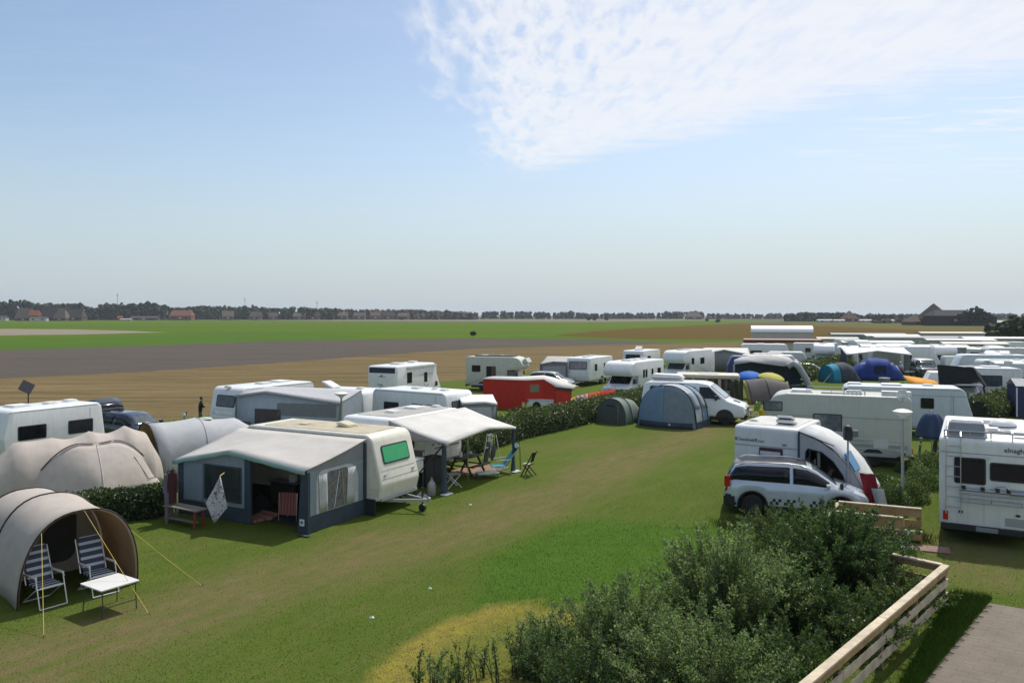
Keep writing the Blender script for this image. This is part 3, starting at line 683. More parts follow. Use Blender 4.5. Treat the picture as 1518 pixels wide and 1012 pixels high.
    if cladding:
        for s in (-1, 1):
            for c in wx:
                g = MB(); aa = [math.pi*i/14 for i in range(-1, 16)]
                g.sheet([[(c + (wr+.06)*math.cos(a), s*(Wd/2*.99), wr + (wr+.06)*math.sin(a)), (c + (wr+.13)*math.cos(a), s*(Wd/2+.012), wr+.0 + (wr+.13)*math.sin(a))] for a in aa]); g.build('arch_cladding', DTRIM, root, smooth=60, solid=.015)
            MB().box(wx[0]+wr+.08, wx[1]-wr-.08, s*Wd/2*.96-.02, s*Wd/2*.96+.02, .24, .36).build('sill', DTRIM, root, smooth=0)
    if rails:
        for s in (-1, 1):
            g = MB(); q = [rw[1]+.05 + (ws[0]-.1-rw[1]-.05)*i/8 for i in range(9)]
            g.tube([(x, s*(sect(x)[7][0]*.98), sect(x)[7][1]+.055 - (.05 if i in (0, 8) else 0)) for i, x in enumerate(q)], .024, 6); g.build('roof_rail', M('silver_rail', (.7, .7, .7), .25, metal=.5), root, smooth=60)
    if open_gate:
        hx = rw[1]+.05; hz = interp(top, hx)+.02; ang = R(open_gate); g = MB(); l = .95
        d = Vector((-math.cos(ang), 0, math.sin(ang))); nrm = Vector((math.sin(ang), 0, math.cos(ang)))
        w = Wd*.40
        rows = []
        for i in range(6):
            t = i/5; c = Vector((hx, 0, hz)) + d*l*t + nrm*(.10*math.sin(math.pi*t))
            rows.append([c + Vector((0, -w*(1+.12*t), -.04)), c + Vector((0, -w*.6, 0)), c, c + Vector((0, w*.6, 0)), c + Vector((0, w*(1+.12*t), -.04))])
        g.sheet(rows); gate = g.build('tailgate', paint, root, smooth=60, solid=.05)
        gg = MB(); gg.sheet([[rows[i][j] + nrm*.03 for j in (0, 1, 2, 3, 4)] for i in (1, 2, 3)]); gg.build('rear_window', GLASS, gate, smooth=60, solid=.008)
        b = MB(); b.slab((rw[0]+.02, 0, .98), Y, Vector((rw[1]-rw[0], 0, interp(top, rw[1])-1.0)).normalized(), rrect(-w, w, -.02, .55, .04), 0, .03); b.build('boot_opening', BLACKP, root)
    return root
# ---------------------------------------------------------------- people (one skinned surface)
SKIN = M('skin', (.45, .27, .19), .6)
def person(label, loc, rot, joints, edges, zones, hair=(.03, .02, .015), group=None, cat='person'):
    """joints: name -> (x,y,z,r); edges: pairs; zones: list of (material, test(v))"""
    me = bpy.data.meshes.new('person'); names = list(joints); ix = {n: i for i, n in enumerate(names)}
    me.from_pydata([joints[n][:3] for n in names], [(ix[a], ix[b]) for a, b in edges], [])
    ob = bpy.data.objects.new('person', me); COL.objects.link(ob)
    md = ob.modifiers.new('skin', 'SKIN'); md.use_smooth_shade = True; md.branch_smoothing = .6
    sv = me.skin_vertices[0].data
    for n in names: r = joints[n][3]; sv[ix[n]].radius = (r, r) if not isinstance(r, tuple) else r
    sv[ix['pelvis']].use_root = True
    ob.modifiers.new('sub', 'SUBSURF').levels = 2
    dg = bpy.context.evaluated_depsgraph_get(); dg.update(); m2 = bpy.data.meshes.new_from_object(ob.evaluated_get(dg)); m2.name = 'person'
    bpy.data.objects.remove(ob)
    m2.materials.clear(); m2.materials.append(SKIN)
    for m_, _ in zones: m2.materials.append(m_)
    for p in m2.polygons:
        p.use_smooth = True; c = p.center; p.material_index = 0
        for i, (_, t) in enumerate(zones):
            if t(c): p.material_index = i+1
    o = bpy.data.objects.new('person', m2); COL.objects.link(o); o.location = loc; o.rotation_euler = (0, 0, R(rot)); tag(o, label, cat, group)
    hx, hy, hz, hr = joints['head']; hr = hr if not isinstance(hr, tuple) else hr[0]
    q = MB(); rows = []
    for i in range(7):
        t = math.pi*.62*i/6
        rows.append([(hx - .012 + hr*1.06*math.sin(t)*math.cos(a)*1.02, hy + hr*1.06*math.sin(t)*math.sin(a), hz + hr*1.15*math.cos(t) if not (i > 3 and math.cos(a) > .2) else hz + hr*1.15*math.cos(math.pi*.62*3.4/6)) for a in [2*math.pi*j/14 for j in range(15)]])
    q.sheet(rows); q.build('hair', M('dark_hair_%d' % len(MATS), hair, .7), o, smooth=80, weld=True)
    f = MB()
    for s in (-1, 1):
        MB().lathe([(.001, -.008), (.009, 0), (.001, .008)], 6, (hx+hr*.93, hy+s*hr*.38, hz+.01), 'x').build('eye', M('eye_dark', (.05, .03, .025), .3), o)
        MB().lathe([(.001, -.012), (.022, -.006), (.022, .006), (.001, .012)], 8, (hx-.005, hy+s*hr*1.0, hz-.01), 'y').build('ear', SKIN, o)
    MB().slab((hx+hr*.9, hy, hz-.065), Y, Z, rrect(-.028, .028, -.006, .006, .004), -.02, .012).build('mouth', M('lips', (.30, .12, .10), .5), o)
    n = MB(); n.tube([(hx+hr*.9, hy, hz+.02), (hx+hr*1.16, hy, hz-.03), (hx+hr*.95, hy, hz-.045)], .012, 6); n.build('nose', SKIN, o)
    return o
def standing(arm_r='down', arm_l='down', lean=0):
    J = {'pelvis': (0, 0, .95, .13), 'belly': (0, 0, 1.1, .125), 'chest': (lean*.5, 0, 1.3, .145), 'neckb': (lean, 0, 1.46, .07), 'neck': (lean, 0, 1.53, .055), 'head': (lean+.03, 0, 1.66, .098), 'crown': (lean+.02, 0, 1.72, .07)}
    E = [('pelvis', 'belly'), ('belly', 'chest'), ('chest', 'neckb'), ('neckb', 'neck'), ('neck', 'head'), ('head', 'crown')]
    for s, n, st in ((1, 'l', arm_l), (-1, 'r', arm_r)):
        J['hip'+n] = (0, s*.1, .88, .095); J['knee'+n] = (.02, s*.11, .5, .062); J['ank'+n] = (-.02, s*.11, .1, .042); J['toe'+n] = (.14, s*.13, .045, .04)
        E += [('pelvis', 'hip'+n), ('hip'+n, 'knee'+n), ('knee'+n, 'ank'+n), ('ank'+n, 'toe'+n)]
        J['sh'+n] = (lean*.8, s*.19, 1.4, .062)
        if st == 'phone': J['el'+n] = (lean+.05, s*.25, 1.15, .045); J['wr'+n] = (lean+.26, s*.16, 1.3, .032); J['ha'+n] = (lean+.31, s*.13, 1.36, .035)
        else: J['el'+n] = (-.02, s*.25, 1.14, .045); J['wr'+n] = (.06, s*.27, .9, .032); J['ha'+n] = (.08, s*.27, .81, .036)
        E += [('chest', 'sh'+n), ('sh'+n, 'el'+n), ('el'+n, 'wr'+n), ('wr'+n, 'ha'+n)]
    return J, E
# ---------------------------------------------------------------- tent helpers
def hoop(w, h, n=18, e=.82):
    out = []
    for i in range(n+1):
        t = math.pi*i/n; c, q = math.cos(t), math.sin(t)
        out.append((-math.copysign(abs(c)**e, c)*w/2, h*abs(q)**e))
    return out
def tunnel_rows(hoops, sub=3, sag=.035, e=.82, n=18):
    rows = []
    for (a, b) in zip(hoops[:-1], hoops[1:]):
        for k in range(sub):
            t = k/sub; m = [a[i] + (b[i]-a[i])*t for i in range(4)]; f = 1 - sag*math.sin(math.pi*t)
            rows.append([(m[0] + m[3]*(z/max(m[2], .01)), y*f, z*f) for y, z in hoop(m[1], m[2], n, e)])
    a = hoops[-1]; rows.append([(a[0] + a[3]*(z/max(a[2], .01)), y, z) for y, z in hoop(a[1], a[2], n, e)])
    return rows
def hoop_line(h, off=.012, e=.82, n=18):
    return [(h[0] + h[3]*(z/max(h[2], .01)), y*(1+off/2), z + off) for y, z in hoop(h[1], h[2], n, e)]
def guy(root, a, b, mat=None, r=.006, peg=True):
    i = inv(root); a = i @ Vector(a); b = i @ Vector(b); mb = MB(); m = (a+b)/2; m.z -= .02; mb.tube([a, m, b], r, 5); g = mb.build('guy_line', mat or ROPEY, root, smooth=0)
    if peg: q = MB(); q.bar(b + Vector((0, 0, .06)), b - Vector((0, 0, .02)), .012, .012); q.build('peg', DSTEEL, g, smooth=0)
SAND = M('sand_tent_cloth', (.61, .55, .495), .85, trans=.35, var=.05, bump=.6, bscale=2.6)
SANDD = M('lit_through_cloth', (.46, .32, .20), .9, trans=.45, var=.06, bump=.2, bscale=3)  # same cloth as the flysheet; the brown paints daylight coming through it
WTENT = M('pale_tent_cloth', (.52, .53, .55), .8, trans=.25, var=.05, bump=.4, bscale=3)
YTENT = M('yellow_lining', (.60, .45, .20), .85, trans=.35)
PIPE = M('black_piping', (.012, .013, .016), .6)
NAVY = M('navy_cloth', (.036, .056, .078), .85, trans=.05, var=.12, bump=.25, bscale=5)
SLATE = M('slate_blue_cloth', (.25, .32, .36), .85, trans=.2, var=.06, bump=.25, bscale=5)
AWROOF = M('grey_awning_roof', (.50, .48, .45), .8, trans=.12, var=.06, scale=1.4, bump=.35, bscale=2.2)
AWWHITE = M('white_awning_roof', (.62, .61, .58), .75, trans=.12, var=.06, scale=1.4, bump=.3, bscale=2.2)
TEAL = M('pale_teal_valance', (.30, .44, .42), .85, trans=.15)
GREYCL = M('grey_cloth', (.24, .25, .26), .85, trans=.12, var=.06, bump=.25, bscale=4)
WCURT = M('white_curtain', (.60, .62, .62), .9, trans=.3, bump=.3, bscale=8)
MESH_W = M('smoky_window_film', (.07, .075, .08), .15, var=.3, scale=5, glass=.45)
CLEARF = M('clear_window_film', (.06, .08, .08), .06, var=.3, scale=7, glass=.6)
# ---------------------------------------------------------------- front tunnel tent
def front_tunnel_tent():
    A, B = P(25, 905), P(204, 863); mid = (A+B)/2; d = (B-A).normalized(); rot = math.degrees(math.atan2(-d.x, d.y))
    root = thing('tunnel_tent', 'sand coloured tunnel tent with its wide mouth open onto the lawn', 'tent', mid, rot); w = (B-A).length
    H0 = [(-5.6, w*.8, 1.25, 0), (-4.0, w*.98, 1.8, 0), (-2.05, w, 1.98, 0), (0, w, 1.97, .22)]
    mb = MB(); mb.sheet(tunnel_rows(H0, 4, .03, n=24)); mb.build('flysheet', SAND, root, smooth=60, solid=.006)
    for i in (1, 2): MB().tube(hoop_line(H0[i], .012, n=24), .022, 6).build('hoop_sleeve', PIPE, root, smooth=60)
    MB().tube(hoop_line(H0[3], .0, n=24), .016, 6).build('mouth_piping', PIPE, root, smooth=60)
    q = MB(); q.sheet(tunnel_rows([(-2.0, w-.09, 1.93, 0), (-.03, w-.09, 1.92, .20)], 4, .03, n=24)); q.build('lining', SANDD, root, smooth=60)  # extra inner layer that carries the painted shine-through brown
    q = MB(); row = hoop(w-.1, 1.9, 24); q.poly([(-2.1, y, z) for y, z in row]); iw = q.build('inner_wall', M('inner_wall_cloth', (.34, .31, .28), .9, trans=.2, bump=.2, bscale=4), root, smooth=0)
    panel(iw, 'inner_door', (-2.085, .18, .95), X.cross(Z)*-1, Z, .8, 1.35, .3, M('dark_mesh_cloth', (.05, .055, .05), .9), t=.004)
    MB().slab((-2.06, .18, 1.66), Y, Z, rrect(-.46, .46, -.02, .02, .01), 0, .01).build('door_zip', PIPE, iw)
    MB().slab((-3.4, 0, .006), X, Y, rrect(-1.2, 1.25, -w*.45, w*.45, .05), 0, .008).build('groundsheet', M('dark_green_groundsheet', (.03, .05, .03), .8), root)  # dark green takes the look of grass in shade as sheet colour
    T = Matrix.Translation(root.location) @ Matrix.Rotation(R(rot), 4, 'Z')
    hl = hoop_line(H0[3], 0, n=24)
    guy(root, T @ Vector(hl[7]), P(65, 945)); guy(root, T @ Vector(hl[12]), P(221, 910)); guy(root, T @ Vector(hl[19]), P(300, 868))
front_tunnel_tent()
# ---------------------------------------------------------------- camping furniture
ALU = M('white_tube_frame', (.66, .67, .68), .3, metal=.2)
def recliner(label, loc, rot, group='striped recliners in the tent mouth'):
    root = thing('folding_recliner', label, 'chair', loc, rot, group)
    pad = stripes('navy_white_stripe', (.035, .05, .085), (.42, .45, .50), 2, .155, .62, .8, off=.02); pad2 = stripes('navy_white_stripe_seat', (.035, .05, .085), (.42, .45, .50), 0, .155, .62, .8)
    q = MB(); q.slab((-.25, 0, .40), X, Y, rrect(-.02, .52, -.24, .24, .05), .0, .05); q.build('seat', pad2, root, smooth=30)
    b = Vector((-.38, 0, .92)).normalized(); q = MB(); q.slab((-.27, 0, .44), Y, b, rrect(-.24, .24, 0, .78, .06), -.0, .05); q.build('backrest', pad, root, smooth=30)
    for s in (-1, 1):
        y = s*.28; q = MB(); q.tube([(-.27, y, .42), (-.57, y, 1.14)], .014); q.build('back_frame', ALU, root)
        q = MB(); q.tube([(-.33, y, .62), (.18, y, .64), (.26, y, .60)], .014); q.tube([(-.36, y, .64), (.22, y, .66)], .022, 6); q.build('armrest', WPLAST, root)
        q = MB(); q.tube([(.2, y, .64), (.40, y, .02)], .013); q.build('leg', ALU, root)
        q = MB(); q.tube([(.24, y, .42), (-.42, y, .02)], .013); q.build('leg', ALU, root)
    for (x, z) in ((.40, .02), (-.42, .02), (.27, .42)): q = MB(); q.tube([(x, -.28, z), (x, .28, z)], .013); q.build('stretcher', ALU, root)
recliner('navy striped recliner at the left foot of the open tunnel tent', P(67, 894), -36); recliner('navy striped recliner standing behind the white folding table', P(146, 876), -40)
def folding_table():
    c = P(163, 862, .6); root = thing('folding_table', 'white topped folding table standing in front of the tunnel tent', 'table', (c.x, c.y, 0), -34)
    q = MB(); q.slab((0, 0, .58), X, Y, rrect(-.42, .42, -.42, .42, .03), 0, .025); q.build('tabletop', M('white_laminate', (.68, .68, .66), .35), root, smooth=30)
    for sx in (-1, 1):
        for sy in (-1, 1): q = MB(); q.tube([(sx*.36, sy*.36, .58), (sx*.38, sy*.37, 0)], .013); q.build('leg', DSTEEL, root)
    for x in (-.37, .37): q = MB(); q.tube([(x, -.37, .2), (x, .37, .2)], .01); q.build('stretcher', DSTEEL, root)
folding_table()
# ---------------------------------------------------------------- large grey dome tent behind the hedge
def big_dome_tent():
    a, b = P(38, 742), P(240, 716); mid = (a+b)/2; d = (b-a); rot = math.degrees(math.atan2(d.y, d.x))
    root = thing('dome_tent', 'large grey dome tent with three humps and a black piped front panel', 'tent', mid, rot); hw = d.length/2
    H = [(-hw-1.5, 1.2, .12, 0), (-hw-.85, 2.3, 1.1, 0), (-hw-.1, 2.9, 1.78, 0), (-hw*.5, 3.0, 1.84, 0), (-.55, 3.0, 1.74, 0), (.1, 3.0, 1.97, 0), (.75, 3.0, 1.83, 0), (hw*.6, 3.1, 2.06, 0), (hw-.25, 3.0, 1.78, 0), (hw+.15, 2.4, 1.0, 0)]
    mb = MB(); rows = [[(x, y+1.5, z) for x, y, z in r] for r in tunnel_rows(H, 4, .015, .9, 22)]; mb.sheet(rows); mb.build('flysheet', SAND, root, smooth=70, solid=.006)
    n = 28; A = []; B = []
    for i in range(n+1):
        t = i/n; x = -hw + 2*hw*t; z = 1.74*min(1, (math.sin(math.pi*min(t, 1-t)*1.32 if min(t, 1-t) < .379 else math.pi/2)))**.72
        if .379 <= t <= .621: z = 1.74 - .05*math.cos((t-.5)*math.pi/.242)
        A.append(Vector((x*.98, .32 - .2*math.sin(math.pi*t), max(z, .02)))); c = 1 - abs(t-.5)*2
        B.append(Vector((x*(1-.12*math.sin(math.pi*t)), -1.15*c**.8, .02)))
    rows = []
    for k in range(9):
        s = k/8; row = []
        for i in range(n+1):
            p = A[i].lerp(B[i], s); bul = math.sin(math.pi*s)*.16*math.sin(math.pi*i/n); fold = 1 - .3*math.exp(-((i/n-.5)/.03)**2); row.append(p + Vector((0, -bul*fold, bul*.4)))
        rows.append(row)
    mb = MB(); mb.sheet(rows); fp = mb.build('front_panel', M('grey_tent_cloth', (.65, .59, .54), .85, trans=.35, var=.06, bump=.6, bscale=2.6), root, smooth=60, solid=.006)
    MB().tube([p + Vector((0, -.03, .02)) for p in A], .02, 6).build('arch_piping', PIPE, root, smooth=60)
    MB().tube([r[n//2] + Vector((0, -.012, .008)) for r in rows], .012, 5).build('centre_seam', M('pale_seam_tape', (.55, .52, .47), .8), fp, smooth=60)
    for k in (.14, .86):
        i = int(n*k)
    MB().tube([rows[2][22] + Vector((0, -.02, 0)), rows[6][25] + Vector((0, -.03, .02)), rows[4][27] + Vector((0, -.02, .02))], .01, 5).build('door_zip', PIPE, fp, smooth=0)
big_dome_tent()
def pale_tunnel_tent():
    rot = 40
    c = at(306, 32.6); root = thing('tunnel_tent', 'pale grey tunnel tent with yellow lined mouth beside grey dome tent', 'tent', (c.x-1.0, c.y, 0), rot)
    H = [(-1.25, 3.0, 1.98, -.15), (.6, 3.0, 2.04, 0), (2.2, 2.9, 1.9, 0), (3.4, 2.6, 1.25, 0)]
    MB().sheet(tunnel_rows(H, 4, .03, n=24)).build('flysheet', WTENT, root, smooth=60, solid=.006)
    q = MB(); q.sheet(tunnel_rows([(-1.25, 2.95, 1.94, -.15), (-.1, 2.93, 1.94, 0)], 3, .02, n=24)); q.build('lining', YTENT, root, smooth=60)
    MB().tube(hoop_line(H[0], .012, n=24), .03, 6).build('mouth_piping', PIPE, root, smooth=60); MB().tube(hoop_line(H[1], .012, n=24), .012, 6).build('hoop_sleeve', WTENT, root, smooth=60)
    q = MB(); q.poly([(-.15, y, z) for y, z in hoop(2.9, 1.9, 24)]); q.build('inner_wall', YTENT, root, smooth=0)
    q = MB(); q.lathe([(.3, 0), (.22, .05), (.02, .08)], 14, (.9, -.1, 2.0)); q.build('vent_cowl', WTENT, root, smooth=60)
pale_tunnel_tent()
# ---------------------------------------------------------------- caravan at the far left, its dish, and the car with the open boot
caravan('white caravan with two dark windows cut off by the left edge of picture', P(6, 610, 2.5), 61, L=4.3, Wd=2.2, H=2.5, windows=[(-1, -1.05, 1.55, 1.15, .58), (-1, 1.0, 1.55, 1.1, .58)], anchor=(-2.15, -1.1, 2.5),
        rear=(.12, .1), front=(.2, .1), hatches=((-.9, .2, .8), (.4, .1, .5), (1.4, .3, .5)), endwin=(1.4, .6, GLASS))
def solar_dish():
    b = at(42, 35.6); root = thing('satellite_receiver', 'flat black satellite receiver on a pole above the leftmost caravan', 'satellite dish', (b.x, b.y, 0), 20)
    q = MB(); q.tube([(0, 0, 0), (0, 0, 2.95)], .03); q.build('pole', DSTEEL, root); q = MB(); q.slab((-.05, -.1, 3.1), Vector((.9, -.2, -.45)).normalized(), Vector((.35, .5, .8)).normalized(), rrect(-.27, .27, -.24, .24, .03), -.03, .03); q.build('flat_panel', M('flat_panel_black', (.04, .045, .05), .35), root, smooth=30)
    q = MB(); q.tube([(-.0, 0, 2.9), (-.05, -.08, 3.1)], .025); q.build('bracket', DSTEEL, root)
    for s in (-1, 1):
        q = MB(); q.tube([(s*.35, -.3, 0), (0, 0, .5)], .015); q.build('strut', DSTEEL, root)
solar_dish()
car('dark navy hatchback with its tailgate open beside the leftmost caravan', at(196, 39.5), -30, M('navy_car_paint', (.012, .016, .03), .2, coat=.6, var=.05), L=4.2, Wd=1.76, scale=1.0, open_gate=38, roofmat=M('navy_car_paint', (.012, .016, .03)))
# ---------------------------------------------------------------- camper bits by the field edge
def bag_chair():
    p = P(262, 641); root = thing('camp_chair', 'dark green folding camp chair with pale blue towel by the field', 'chair', at(265, 43.5), 200)
    q = MB(); q.slab((0, 0, .42), X, Y, rrect(-.28, .28, -.3, .3, .05), 0, .04); q.build('seat', M('dark_green_canvas', (.02, .04, .032), .9), root)
    q = MB(); q.slab((-.27, 0, .45), Y, Vector((-.25, 0, 1)).normalized(), rrect(-.34, .34, 0, .62, .08), -.02, .03); q.build('backrest', MATS['dark_green_canvas'], root)
    for sx in (-1, 1):
        for sy in (-1, 1): q = MB(); q.tube([(sx*.27, sy*.3, .6), (-sx*.27, sy*.3, 0)], .013); q.build('leg', DSTEEL, root)
    q = MB(); q.slab((-.32, .38, .6), Y, Z, rrect(-.22, .24, -.35, .35, .12), -.05, .06); q.build('towel', M('pale_blue_towel', (.22, .36, .38), .9, bump=.4, bscale=10), root)
bag_chair()
BLK = M('black_clothes', (.014, .015, .02), .9, bump=.2, bscale=12)
KHAKI = M('khaki_trousers', (.10, .11, .085), .9)
J, E = standing('phone', 'down', .05)
person('person in a black jacket standing with back turned at field edge', at(297, 44.5), 35, J, E, [(KHAKI, lambda c: c.z < .92 and c.z > .09), (BLK, lambda c: c.z <= .09), (BLK, lambda c: .92 <= c.z < 1.5 and not (c.x > .2))])
# ---------------------------------------------------------------- caravan with the slate and teal awning
UA = -28.0
AW0 = P(455, 792)
def awning_caravan():
    caravan('cream caravan with green blind in its end window behind slate awning', AW0, UA, L=6.0, Wd=2.1, H=2.5, body=CREAM, roofpad=ROOFB, anchor=(2.38, -3.72, 0), front=(.42, .14), windows=[(-1, 1.4, 1.5, .9, .5), (-1, -.2, 1.5, 1.2, .5), (-1, -2.2, 1.5, .9, .5)], door=(-1, -1.2),
            endwin=(1.42, .6, M('green_blind_pane', (.03, .36, .13), .25, var=.04), .13), hatches=((.6, .2, .55, 12, M('beige_hatch', (.50, .45, .32), .5)), (-1.0, -.1, .4, 0, MATS.get('beige_hatch'))), rtop=.34, skirt=WPLAST)
    root = thing('awning', 'slate blue caravan awning with grey roof and pale teal front edge', 'awning', AW0, UA)
    Lx, D, zb = 5.45, 2.64, 2.38; pk = -3.0; ZL, ZP, ZR = 1.70, 2.20, 1.86
    def zf(x): return ZL + (ZP-ZL)*(x+Lx)/(pk+Lx) if x < pk else ZP + (ZR-ZP)*(x-pk)/(-pk)
    rows = []
    for j in range(9):
        t = j/8; row = []
        for i in range(21):
            x = -Lx - .05 + (Lx+.1)*i/20
            if i == 9: x = pk
            z = zf(x)*(1-t) + zb*t - .05*math.sin(math.pi*t)*(1-abs(x-pk)/3.2*.3); row.append((x, D*t - .12*(1-t), z))
        rows.append(row)
    MB().sheet(rows).build('roof', AWROOF, root, smooth=25, solid=.008)
    q = MB(); q.sheet([[(p[0], p[1]-.015, p[2]+.01) for p in rows[0]], [(p[0], p[1]-.03, p[2]-.13 - .012*math.sin(i*2.1)) for i, p in enumerate(rows[0])]]); q.build('valance', TEAL, root, smooth=20, solid=.006)
    # front wall: left panel with window, posts, open middle, right leg
    xl, xw = -5.3, -2.25
    fy = .02
    q = MB(); q.add([(xl, fy, .45), (xw-.2, fy, .45), (xw-.2, fy, zf(xw)-.1), (pk, fy, ZP-.04), (xl, fy, ZL-.04)], [(0, 1, 2, 3, 4)]); wl = q.build('front_wall', SLATE, root, smooth=0, solid=.01)
    q = MB(); q.add([(xl, fy-.01, .02), (xw-.2, fy-.01, .02), (xw-.2, fy-.01, .46), (xl, fy-.01, .46)], [(0, 1, 2, 3)]); q.build('mud_skirt', NAVY, root, smooth=0, solid=.012)
    wf = MB().slab((-3.4, fy-.008, 1.18), X, Z, rrect(-.82, .8, -.6, .5, .04), 0, .012).build('window_frame', NAVY, wl)
    MB().slab((-3.4, fy-.024, 1.18), X, Z, rrect(-.74, .74, -.54, .44, .04), 0, .008).build('window_film', CLEARF, wl)
    MB().slab((-4.62, fy-.02, 1.12), X, Z, rrect(-.36, .36, -.62, .55, .04), 0, .02).build('curtain', SLATE, wl)
    for (x0, x1, nm) in ((xl-.05, xl+.14, 'corner_post'), (xw-.22, xw+.02, 'door_post')):
        q = MB(); q.box(x0, x1, fy-.03, fy+.05, .02, zf((x0+x1)/2)-.07); q.build(nm, NAVY, root, smooth=0)
    q = MB(); q.add([(-.34, fy-.03, .02), (.0, fy-.03, .02), (0, fy-.03, zf(0)-.06), (-.2, fy-.03, zf(-.2)-.06)], [(0, 1, 2, 3)]); q.build('corner_post', NAVY, root, smooth=0, solid=.02)
    em = panel(root, 'maker_badge', (-.16, fy-.05, .33), X, Z, .17, .19, .02, WPLAST, t=.01)
    q = MB(); q.lathe([(.03, 0), (.05, .0), (.05, .006), (.03, .006)], 12, (0, 0, 0)); q.box(-.055, .055, -.012, .012, 0, .006); q.xf(Matrix.Translation((-.16, fy-.062, .34)) @ Matrix.Rotation(R(90), 4, 'X')); q.build('badge_mark', M('grey_print', (.16, .2, .26), .7), em)
    # right wall
    rx = .0
    def wz(t): return zf(0) + (zb - zf(0))*t
    q = MB(); q.add([(rx, 0, .48), (rx, D, .48), (rx, D, wz(1)-.62), (rx, 0, wz(0)-.1)], [(0, 1, 2, 3)]); rw = q.build('side_wall', SLATE, root, smooth=0, solid=.01)
    q = MB(); q.add([(rx, 0, wz(0)-.1), (rx, D, wz(1)-.62), (rx, D, wz(1)-.02), (rx, 0, wz(0)-.02)], [(0, 1, 2, 3)]); q.build('side_gable', GREYCL, root, smooth=0, solid=.01)
    q = MB(); q.add([(rx+.012, 0, .02), (rx+.012, D, .02), (rx+.012, D, .49), (rx+.012, 0, .49)], [(0, 1, 2, 3)]); q.build('mud_skirt', NAVY, root, smooth=0, solid=.012)
    MB().slab((rx+.008, 1.3, 1.08), Y, Z, rpoly([(-.92, -.58), (.98, -.58), (.98, .66), (-.92, .66)], [.02, .02, .5, .3], 6), 0, .01).build('window_frame', WCURT, rw)
    MB().slab((rx+.022, 1.3, 1.04), Y, Z, rrect(-.42, .45, -.52, .62, .04), 0, .008).build('window_film', M('grey_curtained_film', (.15, .15, .155), .3, var=.4, scale=9), rw)
    for k, (y, w, lean) in enumerate(((.62, .34, .0), (1.95, .36, .0))):
        g = MB(); nn = 9; g.sheet([[(rx+.036 + .014*math.sin(i*2.4), 1.3 + (y-1.3) - w/2 + w*i/nn + (.1*(1-j/4) if k == 0 else -.1*(1-j/4))*.6, .52 + 1.1*j/4) for i in range(nn+1)] for j in range(5)]); g.build('curtain', WCURT, rw, smooth=60, solid=.005)
    g = MB(); g.tube([(rx+.034, 1.15, .55), (rx+.034, 1.38, 1.6)], .012); g.tube([(rx+.034, 1.6, .55), (rx+.034, 1.5, 1.6)], .012); g.build('window_pole', CHROME, rw)
    for y in (.02, D-.05): MB().bar((rx+.03, y, .02), (rx+.03, y, wz(y/D)-.1), .1, .06).build('corner_post', NAVY, root, smooth=0)
    for (y, x) in ((-.2, .12), (D+.05, .3)): MB().slab((rx+x*.5, y, .02), X, Y, rrect(-.2, .2, -.06, .06, .02), 0, .02).build('skirt_flap', NAVY, root)
    # left wall
    q = MB(); q.add([(-Lx+.05, 0, .02), (-Lx+.05, D, .02), (-Lx+.05, D, zb-.05), (-Lx+.05, 0, ZL-.02)], [(0, 1, 2, 3)]); q.build('side_wall', SLATE, root, smooth=0, solid=.01)
    T = lambda x, y, z=0: Matrix.Translation(AW0) @ Matrix.Rotation(R(UA), 4, 'Z') @ Vector((x, y, z))
    q = MB(); q.box(-5.2, .45, D-.08, D-.04, .02, .52); q.build('shade_strip', M('shade_black', (.02, .022, .025), .8), root, smooth=0)  # black strip added below the caravan so the awning inside looks dark
    q = MB(); q.add([(-4.9, .5, .015), (-.3, .5, .015), (-.3, D-.1, .015), (-4.9, D-.1, .015)], [(0, 1, 2, 3)]); q.build('shaded_floor', M('shaded_grass_dark', (.035, .04, .03), .95), root, smooth=0)  # dark sheet painting the shade on the grass floor of the awning
    return T
TA = awning_caravan()
